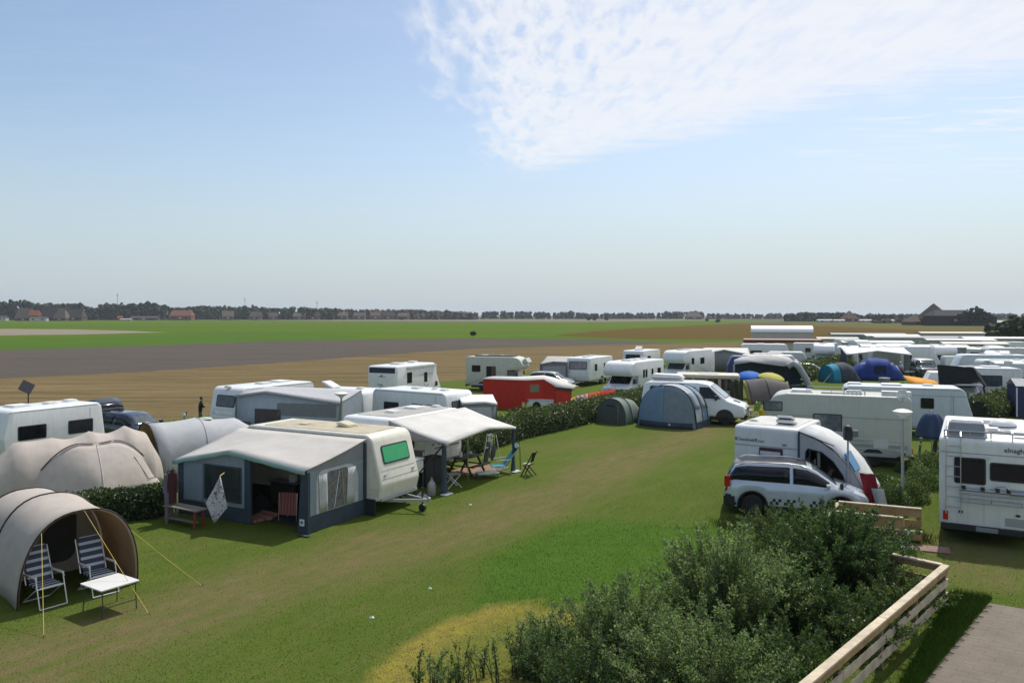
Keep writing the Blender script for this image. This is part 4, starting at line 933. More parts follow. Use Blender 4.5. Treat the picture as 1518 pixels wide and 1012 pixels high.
# things in and around the awning
def inside_awning():
    T = TA
    root = thing('kitchen_unit', 'dark camping kitchen unit inside the slate awning', 'cupboard', T(-2.9, 2.25), UA)
    q = MB(); q.box(-.55, .55, -.2, .2, .08, .82); q.build('carcass', M('dark_cabinet', (.03, .028, .026), .7), root, bevel=.01); q = MB(); q.box(-.6, .6, -.24, .24, .82, .85); q.build('worktop', GREYCL, root, bevel=.006)
    for k in (-1, 1): MB().box(k*.27-.24, k*.27+.24, -.215, -.2, .12, .78).build('door', M('dark_door', (.045, .042, .04), .7), root)
    for sx in (-1, 1):
        for sy in (-1, 1): MB().box(sx*.5-.02, sx*.5+.02, sy*.16-.02, sy*.16+.02, 0, .08).build('leg', DSTEEL, root)
    root = thing('water_carrier', 'white water carrier on the kitchen unit inside slate awning', 'water carrier', T(-2.6, 2.2, .85), UA); q = MB(); q.box(-.12, .12, -.1, .1, 0, .26); q.build('body', WPLAST, root, bevel=.03, seg=2); q = MB(); q.lathe([(.03, .26), (.03, .31), (.0, .31)], 10); q.build('cap', SLATE, root)
    root = thing('holdall', 'dark holdall heaped on the floor inside slate awning', 'bag', T(-3.7, 1.9), UA); q = MB(); q.sheet([[(.42*math.cos(a)*(1-.25*(k/6)**2)*math.sin(math.pi*(.5-.5*k/6)+.001)*1.1, .28*math.sin(a)*math.sin(math.pi*(.5-.5*k/6)+.001)*1.1, .42*k/6) for a in [2*math.pi*i/16 for i in range(17)]] for k in range(7)]); q.build('body', M('dark_holdall', (.03, .035, .05), .9, bump=.4, bscale=8), root, smooth=60)
    q = MB(); q.tube([(-.2, -.15, .36), (-.1, -.2, .52), (.1, -.2, .52), (.2, -.15, .36)], .015); q.build('handle', BLACKP, root)
    # striped folding lounger and striped mat
    st = stripes('red_stripe_cloth', (.34, .12, .10), (.17, .06, .055), 1, .1, .5, .85); root = thing('lounge_chair', 'red striped lounge chair standing in the mouth of slate awning', 'chair', P(429, 771), UA-75)
    q = MB(); q.slab((.05, 0, .3), Y, Vector((-.12, 0, 1)).normalized(), rrect(-.28, .28, -.12, .56, .03), 0, .04); q.build('backrest', st, root); q = MB(); q.slab((-.2, 0, .32), X, Y, rrect(-.3, .25, -.28, .28, .03), 0, .04); q.build('seat', st, root)
    for s in (-1, 1):
        q = MB(); q.tube([(.06, s*.3, .86), (.12, s*.3, 0)], .013); q.build('leg', CHROME, root); q = MB(); q.tube([(-.45, s*.3, .34), (-.42, s*.3, 0)], .013); q.build('leg', CHROME, root)
    st2 = stripes('pink_stripe_mat', (.40, .21, .16), (.26, .11, .09), 1, .28, .6, .9); root = thing('lounger_cushion', 'folded pink striped lounger cushion lying on grass in awning mouth', 'cushion', P(385, 769), UA-8)
    q = MB(); q.slab((-.05, -.22, .02), X, Y, rrect(-.38, .38, -.2, .2, .03), 0, .07); q.build('lower_pad', st2, root); q = MB(); q.slab((.0, .2, .03), X, Vector((0, .93, .3)).normalized(), rrect(-.38, .38, -.2, .22, .03), 0, .07); q.build('upper_pad', st2, root)
    # bench with towel at the left
    root = thing('picnic_bench', 'low wooden bench with shelf in front of the slate awning window', 'bench', P(275, 778), UA-3); wood = M('grey_weathered_wood', (.20, .18, .15), .85, bump=.3, streak=0, var=.15)
    for k in (-1, 1): MB().box(-.75, .75, k*.12-.1, k*.12+.1, .52, .56).build('seat_board', wood, root, bevel=.006)
    MB().box(-.75, .62, -.16, .0, .16, .19).build('shelf_board', wood, root, bevel=.006)
    for x in (-.65, .62):
        for k in (-1, 1): MB().bar((x, k*.17, 0), (x, k*.13, .52), .06, .05).build('leg', M('red_painted_wood', (.22, .035, .03), .7) if x > 0 else wood, root, smooth=0)
    # hanging towel, printed
    tw = bpy.data.materials.new('printed_towel'); tw.use_nodes = True; N = tw.node_tree.nodes; L = tw.node_tree.links; b = N['Principled BSDF']; b.inputs['Roughness'].default_value = .9
    tc = N.new('ShaderNodeTexCoord'); vo = N.new('ShaderNodeTexNoise'); L.new(tc.outputs['Object'], vo.inputs['Vector']); vo.inputs['Scale'].default_value = 6.5; vo.inputs['Detail'].default_value = 1; vo.inputs['Distortion'].default_value = 1.6
    ab = N.new('ShaderNodeMath'); ab.operation = 'SUBTRACT'; L.new(vo.outputs[0], ab.inputs[0]); ab.inputs[1].default_value = .5; a2 = N.new('ShaderNodeMath'); a2.operation = 'ABSOLUTE'; L.new(ab.outputs[0], a2.inputs[0])
    mr = N.new('ShaderNodeMapRange'); L.new(a2.outputs[0], mr.inputs[0]); mr.inputs[1].default_value = .012; mr.inputs[2].default_value = .03; mx = N.new('ShaderNodeMix'); mx.data_type = 'RGBA'; L.new(mr.outputs[0], mx.inputs[0]); mx.inputs[6].default_value = (.05, .055, .07, 1); mx.inputs[7].default_value = (.46, .48, .52, 1); L.new(mx.outputs[2], b.inputs['Base Color'])
    d = 23.3; k = lambda x, y, off=0: Vector(((x-CX)*(d+off)/F, d+off, EYE - (y-HZ)*(d+off)/F))
    c = k(322, 740); root = thing('beach_towel', 'white beach towel with dark line drawing pegged to slate awning', 'towel', (c.x, c.y, 0), 0)
    iv = inv(root); top, lft, bot, rgt = [iv @ v for v in (k(326, 706), k(304, 746), k(318, 775), k(337, 752))]; rows = []
    for j in range(11):
        t = j/10; l = top.lerp(lft, t*2) if t < .5 else lft.lerp(bot, (t-.5)*2); r = top.lerp(rgt, t*2) if t < .5 else rgt.lerp(bot, (t-.5)*2)
        rows.append([l.lerp(r, i/8) + Vector((0, .035*math.sin(i*1.7+j*.4), 0)) for i in range(9)])
    MB().sheet(rows).build('cloth', tw, root, smooth=60, solid=.006)
    q = MB(); q.tube([iv @ k(326, 705), iv @ k(326, 705) + Vector((0, .35, .02))], .012); q.build('line', ROPEY, root)
    # coats at the corner
    for (lab, px, py, m_, wd, hgt, dx) in (('dark red jacket hanging at the left corner of slate awning', 263, 742, M('dark_red_jacket', (.05, .013, .013), .9, bump=.4, bscale=9), .26, 1.0, 0), ('grey wetsuit hanging beside the red jacket on slate awning', 254, 760, M('grey_wetsuit', (.14, .14, .17), .8, bump=.4, bscale=9), .30, 1.5, -.2)):
        p = P(255, 776); root = thing('hanging_jacket', lab, 'jacket', p + Vector((dx, .05 - dx, 0)), UA+20, 'clothes hung on the awning corner')
        rows = []
        zt = 1.62 if dx == 0 else 1.55
        for j in range(9):
            t = j/8; w = wd*(.35 + .65*min(1, t*3)) * (1 - .12*t); rows.append([(w/2*math.cos(a), .10*math.sin(a)*(1+.2*math.sin(3*a+j)), zt - hgt*t) for a in [2*math.pi*i/14 for i in range(15)]])
        MB().sheet(rows).build('body', m_, root, smooth=60)
        for s in (-1, 1): q = MB(); q.tube([(s*wd*.33, 0, zt-.1), (s*wd*.52, 0, zt-.4), (s*wd*.5, -.02, zt-.68)], .05, 8, .035); q.build('sleeve', m_, root, smooth=60)
        q = MB(); q.tube([(0, 0, zt), (0, 0, zt+.1)], .008); q.build('hook', DSTEEL, root)
inside_awning()
# ---------------------------------------------------------------- caravan with the big white canopy
RHO = 58.0
def canopy_caravan():
    near = P(576, 622, 2.5)
    caravan('white caravan with grey roof standing under the large pale sun canopy', near, RHO+1, L=4.7, Wd=2.3, H=2.5, anchor=(-2.35, -1.15, 2.5), roofpad=ROOFG, rear=(.04, .04), front=(.25, .12), body=WHITE,
            windows=[(-1, -1.3, 1.5, .9, .5), (-1, 1.2, 1.45, 1.1, .55)], door=(-1, .1), hatches=((-.6, .1, .5), (.9, .2, .7), (1.7, -.3, .35)), rtop=.2, rearwin=(1.3, .5, GLASS, -.1), stripe=(1.06, .05, M('dark_pinstripe', (.08, .09, .1), .5)))
    root = thing('sun_canopy', 'pale sun canopy with dark scalloped poles stretched off caravan side', 'awning', near, RHO+1, anchor=(-2.35, -1.15, 0))
    y0, y1 = -1.12, -3.5; x0, x1 = -2.3, 2.6
    xa, xb = -2.1, 2.75
    rows = []
    for j in range(9):
        t = j/8; row = []
        for i in range(17):
            s = i/16; xi = x0 + (x1-x0)*s; xo = xa + (xb-xa)*s; x = xi + (xo-xi)*t; y = y0 + (y1-y0)*t - .25*t*(1-abs(2*s-1))
            zo = 1.80 + .30*(1-abs(2*s-1)**1.1); z = 2.46*(1-t) + zo*t - .04*math.sin(math.pi*t); row.append((x, y, z))
        rows.append(row)
    MB().sheet(rows).build('roof', AWWHITE, root, smooth=40, solid=.008)
    f = rows[-1]; q = MB(); q.sheet([[(p[0], p[1]-.01, p[2]+.01) for p in f], [(p[0], p[1]-.02, p[2]-.09) for p in f]]); q.build('valance', AWWHITE, root, smooth=40, solid=.006)
    for k, nm in ((0, 'side_flap'), (16, 'side_flap')):
        e = [r[k] for r in rows]; q = MB(); q.sheet([[(p[0]+(-.01 if k == 0 else .01), p[1], p[2]) for p in e], [(p[0]+(-.02 if k == 0 else .02), p[1], min(p[2]-.08, 1.78 + .06*(p[2]-1.8) - .0)) for i, p in enumerate(e)]]); q.build(nm, GREYCL, root, smooth=40, solid=.006)
    for (x, m_, w) in ((xa+.02, NAVY, .16), (xb-.1, NAVY, .12)):
        q = MB(); rr = []
        for i in range(9):
            t = i/8; ww = w*(1.0 if i < 1 else .55 + .75*t) ; rr.append([(x - ww, y1+.06 + .03*math.sin(i), 1.78*(1-t)+.02), (x, y1+.0, 1.78*(1-t)+.02), (x + ww, y1+.06 - .02*math.sin(i), 1.78*(1-t)+.02)])
        q.sheet(rr); q.build('leg_curtain', m_, root, smooth=60, solid=.01)
        q = MB(); q.tube([(x, y1+.03, 0), (x, y1+.03, 1.8)], .017); q.build('pole', DSTEEL, root)
        MB().slab((x, y1-.05, .015), X, Y, rrect(-.25, .25, -.14, .14, .08), 0, .03).build('foot_weight', GREYP, root)
    for (a, b) in (((xa-.1, y1+.02, 1.75), (xa-.55, y1+.7, .8)),):
        q = MB(); q.tube([a, b, (xa-.6, y1+.9, .05)], .04, 6, .02); q.build('tied_curtain', PIPE, root, smooth=60)
    q = MB(); q.tube([(xb+.02, y1-.02, 1.82), (xb+.15, y1-.1, .9), (xb+.16, y1-.12, 0)], .02, 6); q.build('pole', DSTEEL, root)
    for (x, yy) in ((.2, -2.9),):
        q = MB(); q.tube([(x, yy, 0), (x, yy, 1.95)], .014); q.build('pole', CHROME, root)
    return root
CN = canopy_caravan()
WOODD = M('dark_slatted_wood', (.035, .024, .016), .7, bump=.2)
WOODB = M('brown_wood', (.16, .10, .055), .75, bump=.2, streak=0, var=.15)
def slatted_chair():
    root = thing('wooden_chair', 'dark slatted wooden folding chair outside the canopy corner', 'chair', P(783, 704), 155)
    for k in range(4): MB().box(-.2+.1*k, -.12+.1*k, -.21, .21, .44, .46).build('seat_slat', M('pale_seat_slat', (.42, .36, .26), .7) if k % 2 else WOODD, root, smooth=0)
    for s in (-1, 1):
        q = MB(); q.bar((-.3, s*.2, .95), (.22, s*.2, 0), .04, .03, Y); q.build('long_leg', WOODD, root, smooth=0); q = MB(); q.bar((.16, s*.17, .45), (-.28, s*.17, 0), .04, .03, Y); q.build('short_leg', WOODD, root, smooth=0)
    for k in range(3): MB().bar((-.16, -.1+.1*k, .56), (-.28, -.1+.1*k, .9), .045, .015, Y).build('back_slat', WOODD, root, smooth=0)
    MB().bar((-.285, -.22, .92), (-.285, .22, .92), .05, .02).build('top_rail', WOODD, root, smooth=0); MB().bar((-.15, -.22, .54), (-.15, .22, .54), .04, .02).build('lower_rail', WOODD, root, smooth=0)
slatted_chair()
def blue_lounger():
    root = thing('beach_chair', 'turquoise low beach chair tilted back under the canopy edge', 'chair', P(741, 700), 195); m_ = M('turquoise_cloth', (.02, .26, .34), .8, trans=.2)
    q = MB(); q.slab((.05, 0, .26), X, Y, rrect(-.25, .3, -.26, .26, .03), 0, .03); q.build('seat', m_, root)
    b = Vector((-.62, 0, .85)).normalized(); q = MB(); q.slab((-.2, 0, .27), Y, b, rrect(-.26, .26, 0, .95, .04), 0, .03); q.build('backrest', m_, root); q = MB(); q.slab((-.2, 0, .3), Y, b, rrect(-.25, .25, .8, .96, .04), .02, .07); q.build('head_pad', M('pale_turquoise_pad', (.3, .5, .52), .85), root)
    for s in (-1, 1):
        q = MB(); q.tube([(-.75, s*.28, 1.05), (.1, s*.28, .02)], .013); q.build('leg', CHROME, root); q = MB(); q.tube([(.36, s*.28, .28), (-.35, s*.28, .02)], .013); q.build('leg', CHROME, root); q = MB(); q.tube([(-.4, s*.3, .55), (.2, s*.3, .52)], .018); q.build('armrest', CHROME, root)
blue_lounger()
def low_table(label, p, rot, mat, w=.5, d=.4, h=.5, group=None, legm=None):
    root = thing('low_table', label, 'table', p, rot, group); MB().slab((0, 0, h-.03), X, Y, rrect(-w, w, -d, d, .04), 0, .03).build('tabletop', mat, root)
    for s in (-1, 1):
        for t in (-1, 1): q = MB(); q.tube([(s*w*.8, t*d*.75, h-.03), (s*w*.9, t*d*.85, 0)], .015); q.build('leg', legm or DSTEEL, root)
    return root
low_table('pale turquoise low table in front of the turquoise beach chair', P(722, 708), 20, M('pale_turquoise_top', (.34, .45, .43), .5), .42, .28, .22)
def picnic_table():
    root = thing('picnic_table', 'dark wooden picnic table laid with things under the canopy', 'table', P(692, 703), RHO)
    for k in range(4): MB().box(-.6, .6, -.34+.17*k, -.19+.17*k, .70, .73).build('table_board', WOODD, root, smooth=0)
    for s in (-1, 1):
        MB().box(-.6, .6, s*.62-.11, s*.62+.11, .42, .45).build('seat_board', WOODD, root, smooth=0)
        for t in (-1, 1): MB().bar((s*.45, t*.2, .7), (s*.45, t*.6, 0), .05, .07).build('leg', WOODD, root, smooth=0)
        MB().bar((s*.45, -.65, .40), (s*.45, .65, .40), .04, .05).build('crossbar', WOODD, root, smooth=0)
    base = P(692, 703)
    r2 = random.Random(4)
    for i, (lab, m_, h) in enumerate((('white jug on the dark picnic table under canopy', WPLAST, .2), ('small green bottle on the dark picnic table', M('green_bottle', (.03, .14, .05), .2), .25), ('grey cooking pot on the dark picnic table', STEEL, .13))):
        a = Matrix.Rotation(R(RHO), 3, 'Z') @ Vector((-.3+.3*i, .08*(-1)**i, 0)); t = thing(['jug', 'bottle', 'cooking_pot'][i], lab, ['jug', 'bottle', 'pot'][i], base + a + Vector((0, 0, .73)), 0)
        rr = [.07, .04, .11][i]; q = MB(); q.lathe([(rr*.9, 0), (rr, .03), (rr, h*.6), (rr*.5 if i == 1 else rr*.9, h*.8), (rr*.4 if i == 1 else rr*.85, h)], 14); q.build('body', m_, t, smooth=50); q = MB(); q.lathe([(rr*.4, h), (rr*.42, h+.02), (0, h+.025)], 12); q.build('lid', DTRIM, t, smooth=50)
picnic_table()
def stool():
    root = thing('camp_stool', 'grey folding camp stool with splayed legs beside the canopy leg', 'stool', P(671, 722), 30); MB().slab((0, 0, .48), X, Y, rrect(-.24, .24, -.22, .22, .03), 0, .03).build('seat', GREYCL, root)
    for s in (-1, 1):
        q = MB(); q.tube([(.22, s*.2, .48), (-.28, s*.2, 0)], .013); q.build('leg', ALU, root); q = MB(); q.tube([(-.22, s*.2, .48), (.28, s*.2, 0)], .013); q.build('leg', ALU, root)
stool()
def bicycle(label, loc, rot, frame=None, group=None, lean=6):
    fm = frame or BLACKP; root = thing('bicycle', label, 'bicycle', loc, rot, group)
    for x in (-.53, .53):
        q = MB(); q.lathe([(.31, -.018), (.345, -.014), (.345, .014), (.31, .018)], 24, (x, 0, .345), 'y'); w = q.build('wheel', RUBBER, root, smooth=60)
        q = MB()
        for k in range(8): a = math.pi*k/8; q.bar((x + .31*math.cos(a), 0, .345 + .31*math.sin(a)), (x - .31*math.cos(a), 0, .345 - .31*math.sin(a)), .005, .005)
        q.build('spokes', CHROME, w, smooth=0)
    for a, b in (((-.53, 0, .345), (-.1, 0, .3)), ((-.1, 0, .3), (-.22, 0, .85)), ((-.53, 0, .345), (-.2, 0, .78)), ((-.1, 0, .3), (.38, 0, .72)), ((-.2, 0, .76), (.36, 0, .86)), ((.34, 0, .95), (.53, 0, .345))):
        q = MB(); q.tube([a, b], .016); q.build('frame_tube', fm, root)
    q = MB(); q.slab((-.23, 0, .9), X, Y, rpoly([(-.14, -.09), (.16, -.02), (.16, .02), (-.14, .09)], .02, 2), 0, .05); q.build('saddle', BLACKP, root); q = MB(); q.tube([(.3, -.3, 1.02), (.36, -.1, 1.0), (.36, .1, 1.0), (.3, .3, 1.02)], .014); q.build('handlebar', BLACKP, root)
    q = MB(); q.lathe([(.0, -.01), (.09, -.01), (.09, .01), (0, .01)], 14, (-.1, -.04, .3), 'y'); q.build('chainring', DSTEEL, root); q = MB(); q.slab((-.55, 0, .72), X, Y, rrect(-.22, .2, -.07, .07, .02), 0, .02); q.build('carrier', BLACKP, root)
    root.rotation_euler.x = R(lean); return root
bicycle('black bicycle with green bell leaning on white frame beyond the canopy', P(725, 685), 75)
def white_trestle():
    root = thing('clothes_rack', 'white folding clothes rack standing behind the black bicycle', 'clothes rack', P(729, 681), 30)
    for s in (-1, 1):
        for x in (-.28, .28): q = MB(); q.tube([(x, s*.25, 0), (x*.3, s*.25, 1.1)], .016); q.build('leg', WPLAST, root)
        for k in range(3): q = MB(); q.tube([(-.28 + .09*k, -.25, .1+.35*k), (-.28+.09*k, .25, .1+.35*k)], .009); q.build('rail', WPLAST, root) if s > 0 else None
    for y in (-.12, .12): q = MB(); q.slab((-.02, y, 1.12), X, Z, rrect(-.09, .1, -.42, 0, .03), -.01, .02); q.build('hung_cloth', WCURT if y > 0 else M('lime_cloth', (.28, .38, .08), .9), root)
white_trestle()
def mat_thing():
    p = P(706, 697); root = thing('ground_mat', 'brown woven mat spread on grass under the canopy end', 'mat', p, RHO); MB().slab((0, 0, .004), X, Y, rrect(-1.0, 1.3, -.8, .8, .05), 0, .012).build('weave', M('brown_mat', (.22, .14, .085), .95, var=.2, bump=.3), root, smooth=0)
mat_thing()
def canopy_clutter():
    p = P(613, 714); root = thing('gas_bottle', 'grey gas bottle on the grass beside cream caravan end', 'gas bottle', at(640, 27.9), 0); q = MB(); q.lathe([(.13, .0), (.15, .04), (.15, .36), (.1, .46), (.06, .5), (.06, .56), (.0, .56)], 16); q.build('body', M('grey_bottle_paint', (.25, .26, .27), .4), root, smooth=50); q = MB(); q.lathe([(.02, .56), (.02, .62), (.05, .63), (.0, .65)], 10); q.build('valve', CHROME, root)
    root = thing('cool_box', 'white cool box on a black stand beside cream caravan', 'cool box', at(616, 28.1), RHO); q = MB(); q.box(-.22, .22, -.2, .2, .75, 1.2); q.build('body', WPLAST, root, bevel=.03, seg=2); q = MB(); q.box(-.24, .24, -.22, .22, 1.2, 1.27); q.build('lid', GREYP, root, bevel=.02)
    for s in (-1, 1):
        for t in (-1, 1): MB().bar((s*.2, t*.18, 0), (s*.2, t*.18, .75), .03, .03).build('leg', DSTEEL, root, smooth=0)
    root = thing('camp_cupboard', 'black camp cupboard behind white cool box under canopy', 'cupboard', at(636, 29.6), RHO); q = MB(); q.box(-.5, .5, -.22, .22, .03, 1.0); q.build('carcass', M('black_cupboard_cloth', (.02, .02, .024), .8), root, bevel=.02); q = MB(); q.box(-.53, .53, -.25, .25, 1.0, 1.04); q.build('top', BLACKP, root)
    for s in (-1, 1): MB().box(s*.25-.23, s*.25+.23, -.235, -.22, .08, .95).build('door', BLACKP, root)
    root = thing('folded_chair', 'black folded camp chair leaning on the camp cupboard', 'chair', at(612, 28.9), RHO); q = MB(); q.slab((0, 0, .3), Y, Vector((.2, 0, 1)).normalized(), rrect(-.25, .25, 0, 1.1, .08), 0, .05); q.build('backrest', BLACKP, root); q = MB(); q.slab((-.1, 0, .25), Y, Vector((.25, 0, 1)).normalized(), rrect(-.24, .24, 0, .5, .05), 0, .05); q.build('seat', BLACKP, root)
    for s in (-1, 1): q = MB(); q.tube([(-.1, s*.26, 0), (.15, s*.26, 1.0)], .014); q.build('leg', DSTEEL, root)
    root = thing('crumpled_bag', 'crumpled pale plastic bag on grass near the jockey wheel', 'bag', P(625, 737), 20); r2 = random.Random(5)
    q = MB(); q.sheet([[((.2-.02*k)*math.cos(a)*(1+.25*r2.random()), .13*math.sin(a)*(1+.25*r2.random()), .02+.03*k) for a in [2*math.pi*i/12 for i in range(13)]] for k in range(4)]); q.build('film', M('grey_film', (.4, .41, .43), .5), root, smooth=20); q = MB(); q.tube([(-.1, 0, .1), (-.02, .02, .2), (.06, 0, .11)], .012); q.build('handle', GREYP, root)
    for i, (x, y) in enumerate(((697, 748), (637, 872), (551, 915))):
        r2 = random.Random(i); q = MB(); q.sheet([[(.045*math.cos(a)*(1-.3*k)*(1+.4*r2.random()), .04*math.sin(a)*(1-.3*k)*(1+.4*r2.random()), .005+.018*k) for a in [2*math.pi*j/8 for j in range(9)]] for k in range(3)]); o = q.build('paper_scrap', WPLAST, None, smooth=0); o.location = P(x, y); tag(o, ['white paper scrap on the grass below the sun canopy', 'white paper scrap on grass right of the worn track', 'white paper scrap on the worn track left of bushes'][i], 'litter', 'scraps of paper on the lawn')
canopy_clutter()
# ---------------------------------------------------------------- vehicles along the field side
LBLUE = M('shaded_blue_grey_cloth', (.42, .47, .52), .85, trans=.12, var=.05, bump=.25, bscale=4)
def closed_awning(label, loc, rot, L, D, zb, zl, zr, roofm, wallm, panels=(), anchor=None, rightm=None, leftm=None, group=None, opening=None, peak=None, skirt=None, name='awning', scale=1):
    root = thing(name, label, 'awning', loc, rot, group, anchor=anchor, scale=scale)
    pk = peak if peak else (-L/2, max(zl, zr)); 
    def zf(x): return zl + (pk[1]-zl)*(x+L)/(pk[0]+L) if x < pk[0] else pk[1] + (zr-pk[1])*(x-pk[0])/(-pk[0])
    xs = sorted([-L + L*i/12 for i in range(13)] + [pk[0]])
    rows = [[(x, D*t - .06*(1-t), zf(x)*(1-t) + zb*t - .03*math.sin(math.pi*t)) for x in xs] for t in [j/6 for j in range(7)]]
    MB().sheet(rows).build('roof', roofm, root, smooth=30, solid=.008)
    f = rows[0]; MB().sheet([[(p[0], p[1]-.012, p[2]+.01) for p in f], [(p[0], p[1]-.02, p[2]-.1) for p in f]]).build('valance', roofm, root, smooth=30, solid=.006)
    segs = [(-L, 0)] if not opening else [(-L, opening[0]), (opening[1], 0)]
    for a, b in segs:
        if b - a < .05: continue
        n = 5; q = MB(); q.sheet([[(a + (b-a)*i/n, .02 + .008*math.sin(i*2.3), .03) for i in range(n+1)], [(a + (b-a)*i/n, .02, zf(a + (b-a)*i/n)-.02) for i in range(n+1)]]); q.build('front_wall', wallm, root, smooth=30, solid=.01)
    for (x, m_) in ((-L+.02, leftm or wallm), (-.02, rightm or wallm)):
        q = MB(); q.add([(x, .02, .02), (x, D, .02), (x, D, zb-.03), (x, .02, zf(x)-.02)], [(0, 1, 2, 3)]); q.build('side_wall', m_, root, smooth=0, solid=.01)
    for (x, z, w, h, m_, nm) in panels: panel(root, nm, (x, .01, z), X, Z, w, h, .04, m_, t=.016)
    for x in (-L+.03, -.03): q = MB(); q.tube([(x, 0, 0), (x, 0, zf(x)-.03)], .02); q.build('pole', DSTEEL, root)
    return root
c3 = P(505, 592, 2.2)
closed_awning('pale blue caravan awning with dark grey band and brown doorway', c3, -17, 6.0, 2.2, 2.5, 2.25, 2.05, WTENT, LBLUE, panels=[(-1.9, 1.62, 3.3, .62, GREYCL, 'grey_band'), (-4.1, .85, 1.5, 1.5, M('brown_doorway_cloth', (.085, .075, .07), .9), 'doorway')], anchor=(0, 0, 0), peak=(-4.2, 2.5))
caravan('white caravan with blue tinted end window beside the pale blue awning', at(331, 41.3), 240, L=5.6, Wd=2.2, H=2.55, anchor=(2.8, 0, 0), front=(.3, .15), rear=(.1, .1), endwin=(1.4, .62, GLASSB, .1), hatches=((-1.2, -.1, .9), (.2, .1, .7), (2.5, 0, .3)), drawbar=False, rtop=.35)
caravan('small white caravan with dark swoosh graphics behind the mushroom lamp', at(512, 43.0), -22, L=3.7, Wd=2.1, H=2.35, front=(.12, .08), rear=(.1, .1), windows=[(-1, -.6, 1.4, .9, .5)], hatches=((-.8, -.2, .8, 25, GREYP), (.9, .1, .4)))
def swoosh(px, d, rot):
    pass
def lamp_post(label, loc, h, r=.3, group='mushroom lamp posts on the camp site'):
    root = thing('lamp_post', label, 'lamp post', loc, 0, group); q = MB(); q.lathe([(.075, 0), (.075, .4), (.05, .45), (.045, h-.28), (.06, h-.26), (.06, h-.2)], 12); q.build('post', STEEL, root, smooth=40)
    q = MB(); q.lathe([(.07, h-.26), (.09, h-.2), (r*.95, h-.06), (r, h-.03), (r*.6, h+.03), (.03, h+.06), (0, h+.06)], 24); q.build('lamp_shade', M('white_lamp_shade', (.72, .72, .70), .45), root, smooth=50)
    q = MB(); q.lathe([(.06, h-.22), (.1, h-.2), (.1, h-.12), (0, h-.12)], 12); q.build('lens', LAMPG, root)
lamp_post('mushroom lamp post in front of the pale blue caravan awning', at(506, 38.2), 2.58, .34)
lamp_post('tall mushroom lamp post in front of the beige motorhome corner', P(1338, 745), 3.1, .31)
# small props of the pale blue awning
low_table('glass topped folded table leaning beside the pale blue awning', at(365, 39.5), -27, M('grey_glass_top', (.2, .25, .25), .2), .35, .45, .9)
def prop_board():
    root = thing('leaning_board', 'grey green board with black strut beside the pale blue awning', 'board', at(352, 39.0), -30); MB().slab((0, 0, .8), X, Z, rrect(-.5, .2, -.75, .4, .03), 0, .03).build('board', M('grey_green_board', (.30, .34, .31), .6), root); MB().bar((.25, -.1, 1.1), (-.1, -.4, 0), .05, .05).build('strut', BLACKP, root, smooth=0); q = MB(); q.box(.3, .9, -.02, .02, .4, 1.15); q.build('frame', M('dark_teal_panel', (.05, .09, .09), .3), root)
prop_board()
# white coachbuilt motorhome seen from behind
mh = motorhome('white motorhome with dark blue top band seen from behind at the field', P(588, 543, 2.95), 66, L=6.0, Wd=2.25, H=2.95, anchor=(-3.0, -1.125, 2.95), alcove=False, integrated=True, windows=[(-1, -1.4, 2.1, .62, .72), (-1, .75, 2.0, .42, .68)], hatches=((-1.0, .1, .8), (1.2, .2, .6)))
panel(mh, 'rear_band', (-3.0, 0, 2.66), -Y, Z, 2.0, .36, .04, M('dark_blue_graphic', (.015, .02, .05), .4), t=.008)
G1 = M('grey_green_graphic', (.05, .07, .075), .5)
for (y, z, w, h, r) in ((0, 2.22, .62, .03, 0), (.05, 2.3, .16, .1, 0), (.3, 1.72, .1, .08, 0), (.1, 1.68, .16, .1, 0), (-.05, 1.66, .06, .06, 0), (.35, 1.2, .04, .4, 0), (.02, 1.2, .04, .4, 0), (-.2, 1.22, .03, .36, 0), (-.42, 1.2, .03, .36, 0), (-.31, 1.02, .26, .03, 0), (-.31, 1.35, .22, .03, 0), (.7, 1.32, .1, .1, 0), (.7, 1.0, .1, .1, 0), (.5, .95, .1, .05, 0)):
    panel(mh, 'rear_graphic', (-3.0, y*1.0, z), -Y, Z, w, h, .01, G1, t=.006)
q = MB(); q.tube([(-3.012, .36, 1.38), (-3.012, .3, 1.47), (-3.012, .18, 1.52), (-3.012, .06, 1.47), (-3.012, .02, 1.38)], .022, 6); q.build('arch_graphic', G1, mh, smooth=60)
panel(mh, 'side_awning_case', (.2, -1.14, 2.78), X, Z, 3.9, .13, .04, GREYP, t=.1)
panel(mh, 'side_line', (.9, -1.125, 2.2), X, Z, 1.8, .025, 0, G1, t=.006)
for (x, z) in ((.6, 1.5), (.85, 1.35), (1.05, 1.45), (.75, 1.2)): panel(mh, 'side_graphic', (x, -1.125, z), X, Z, .14, .07, .02, G1, t=.006)
c4 = P(663, 583, 2.5)
caravan('white caravan with three dark side windows and grey end annex', c4, -34, L=5.2, Wd=2.2, H=2.5, anchor=(2.45, -1.1, 2.5), windows=[(-1, .55, 1.62, .75, .5), (-1, 1.62, 1.62, .95, .5), (-1, -1.2, 1.62, 1.0, .5)], front=(.3, .15), endwin=(1.4, .5, GLASSG), hatches=((-.5, .1, .5), (.6, .2, .3), (1.4, 0, .4)), drawbar=False)
closed_awning('grey framed caravan annex with white door panel beside red tent', at(737, 38.8), 8, 1.75, 1.9, 2.25, 2.08, 2.02, ROOFW, GREYCL, panels=[(-.8, 1.0, 1.05, 1.65, WCURT, 'door_panel')], anchor=(0, 0, 0), peak=(-.6, 2.12))
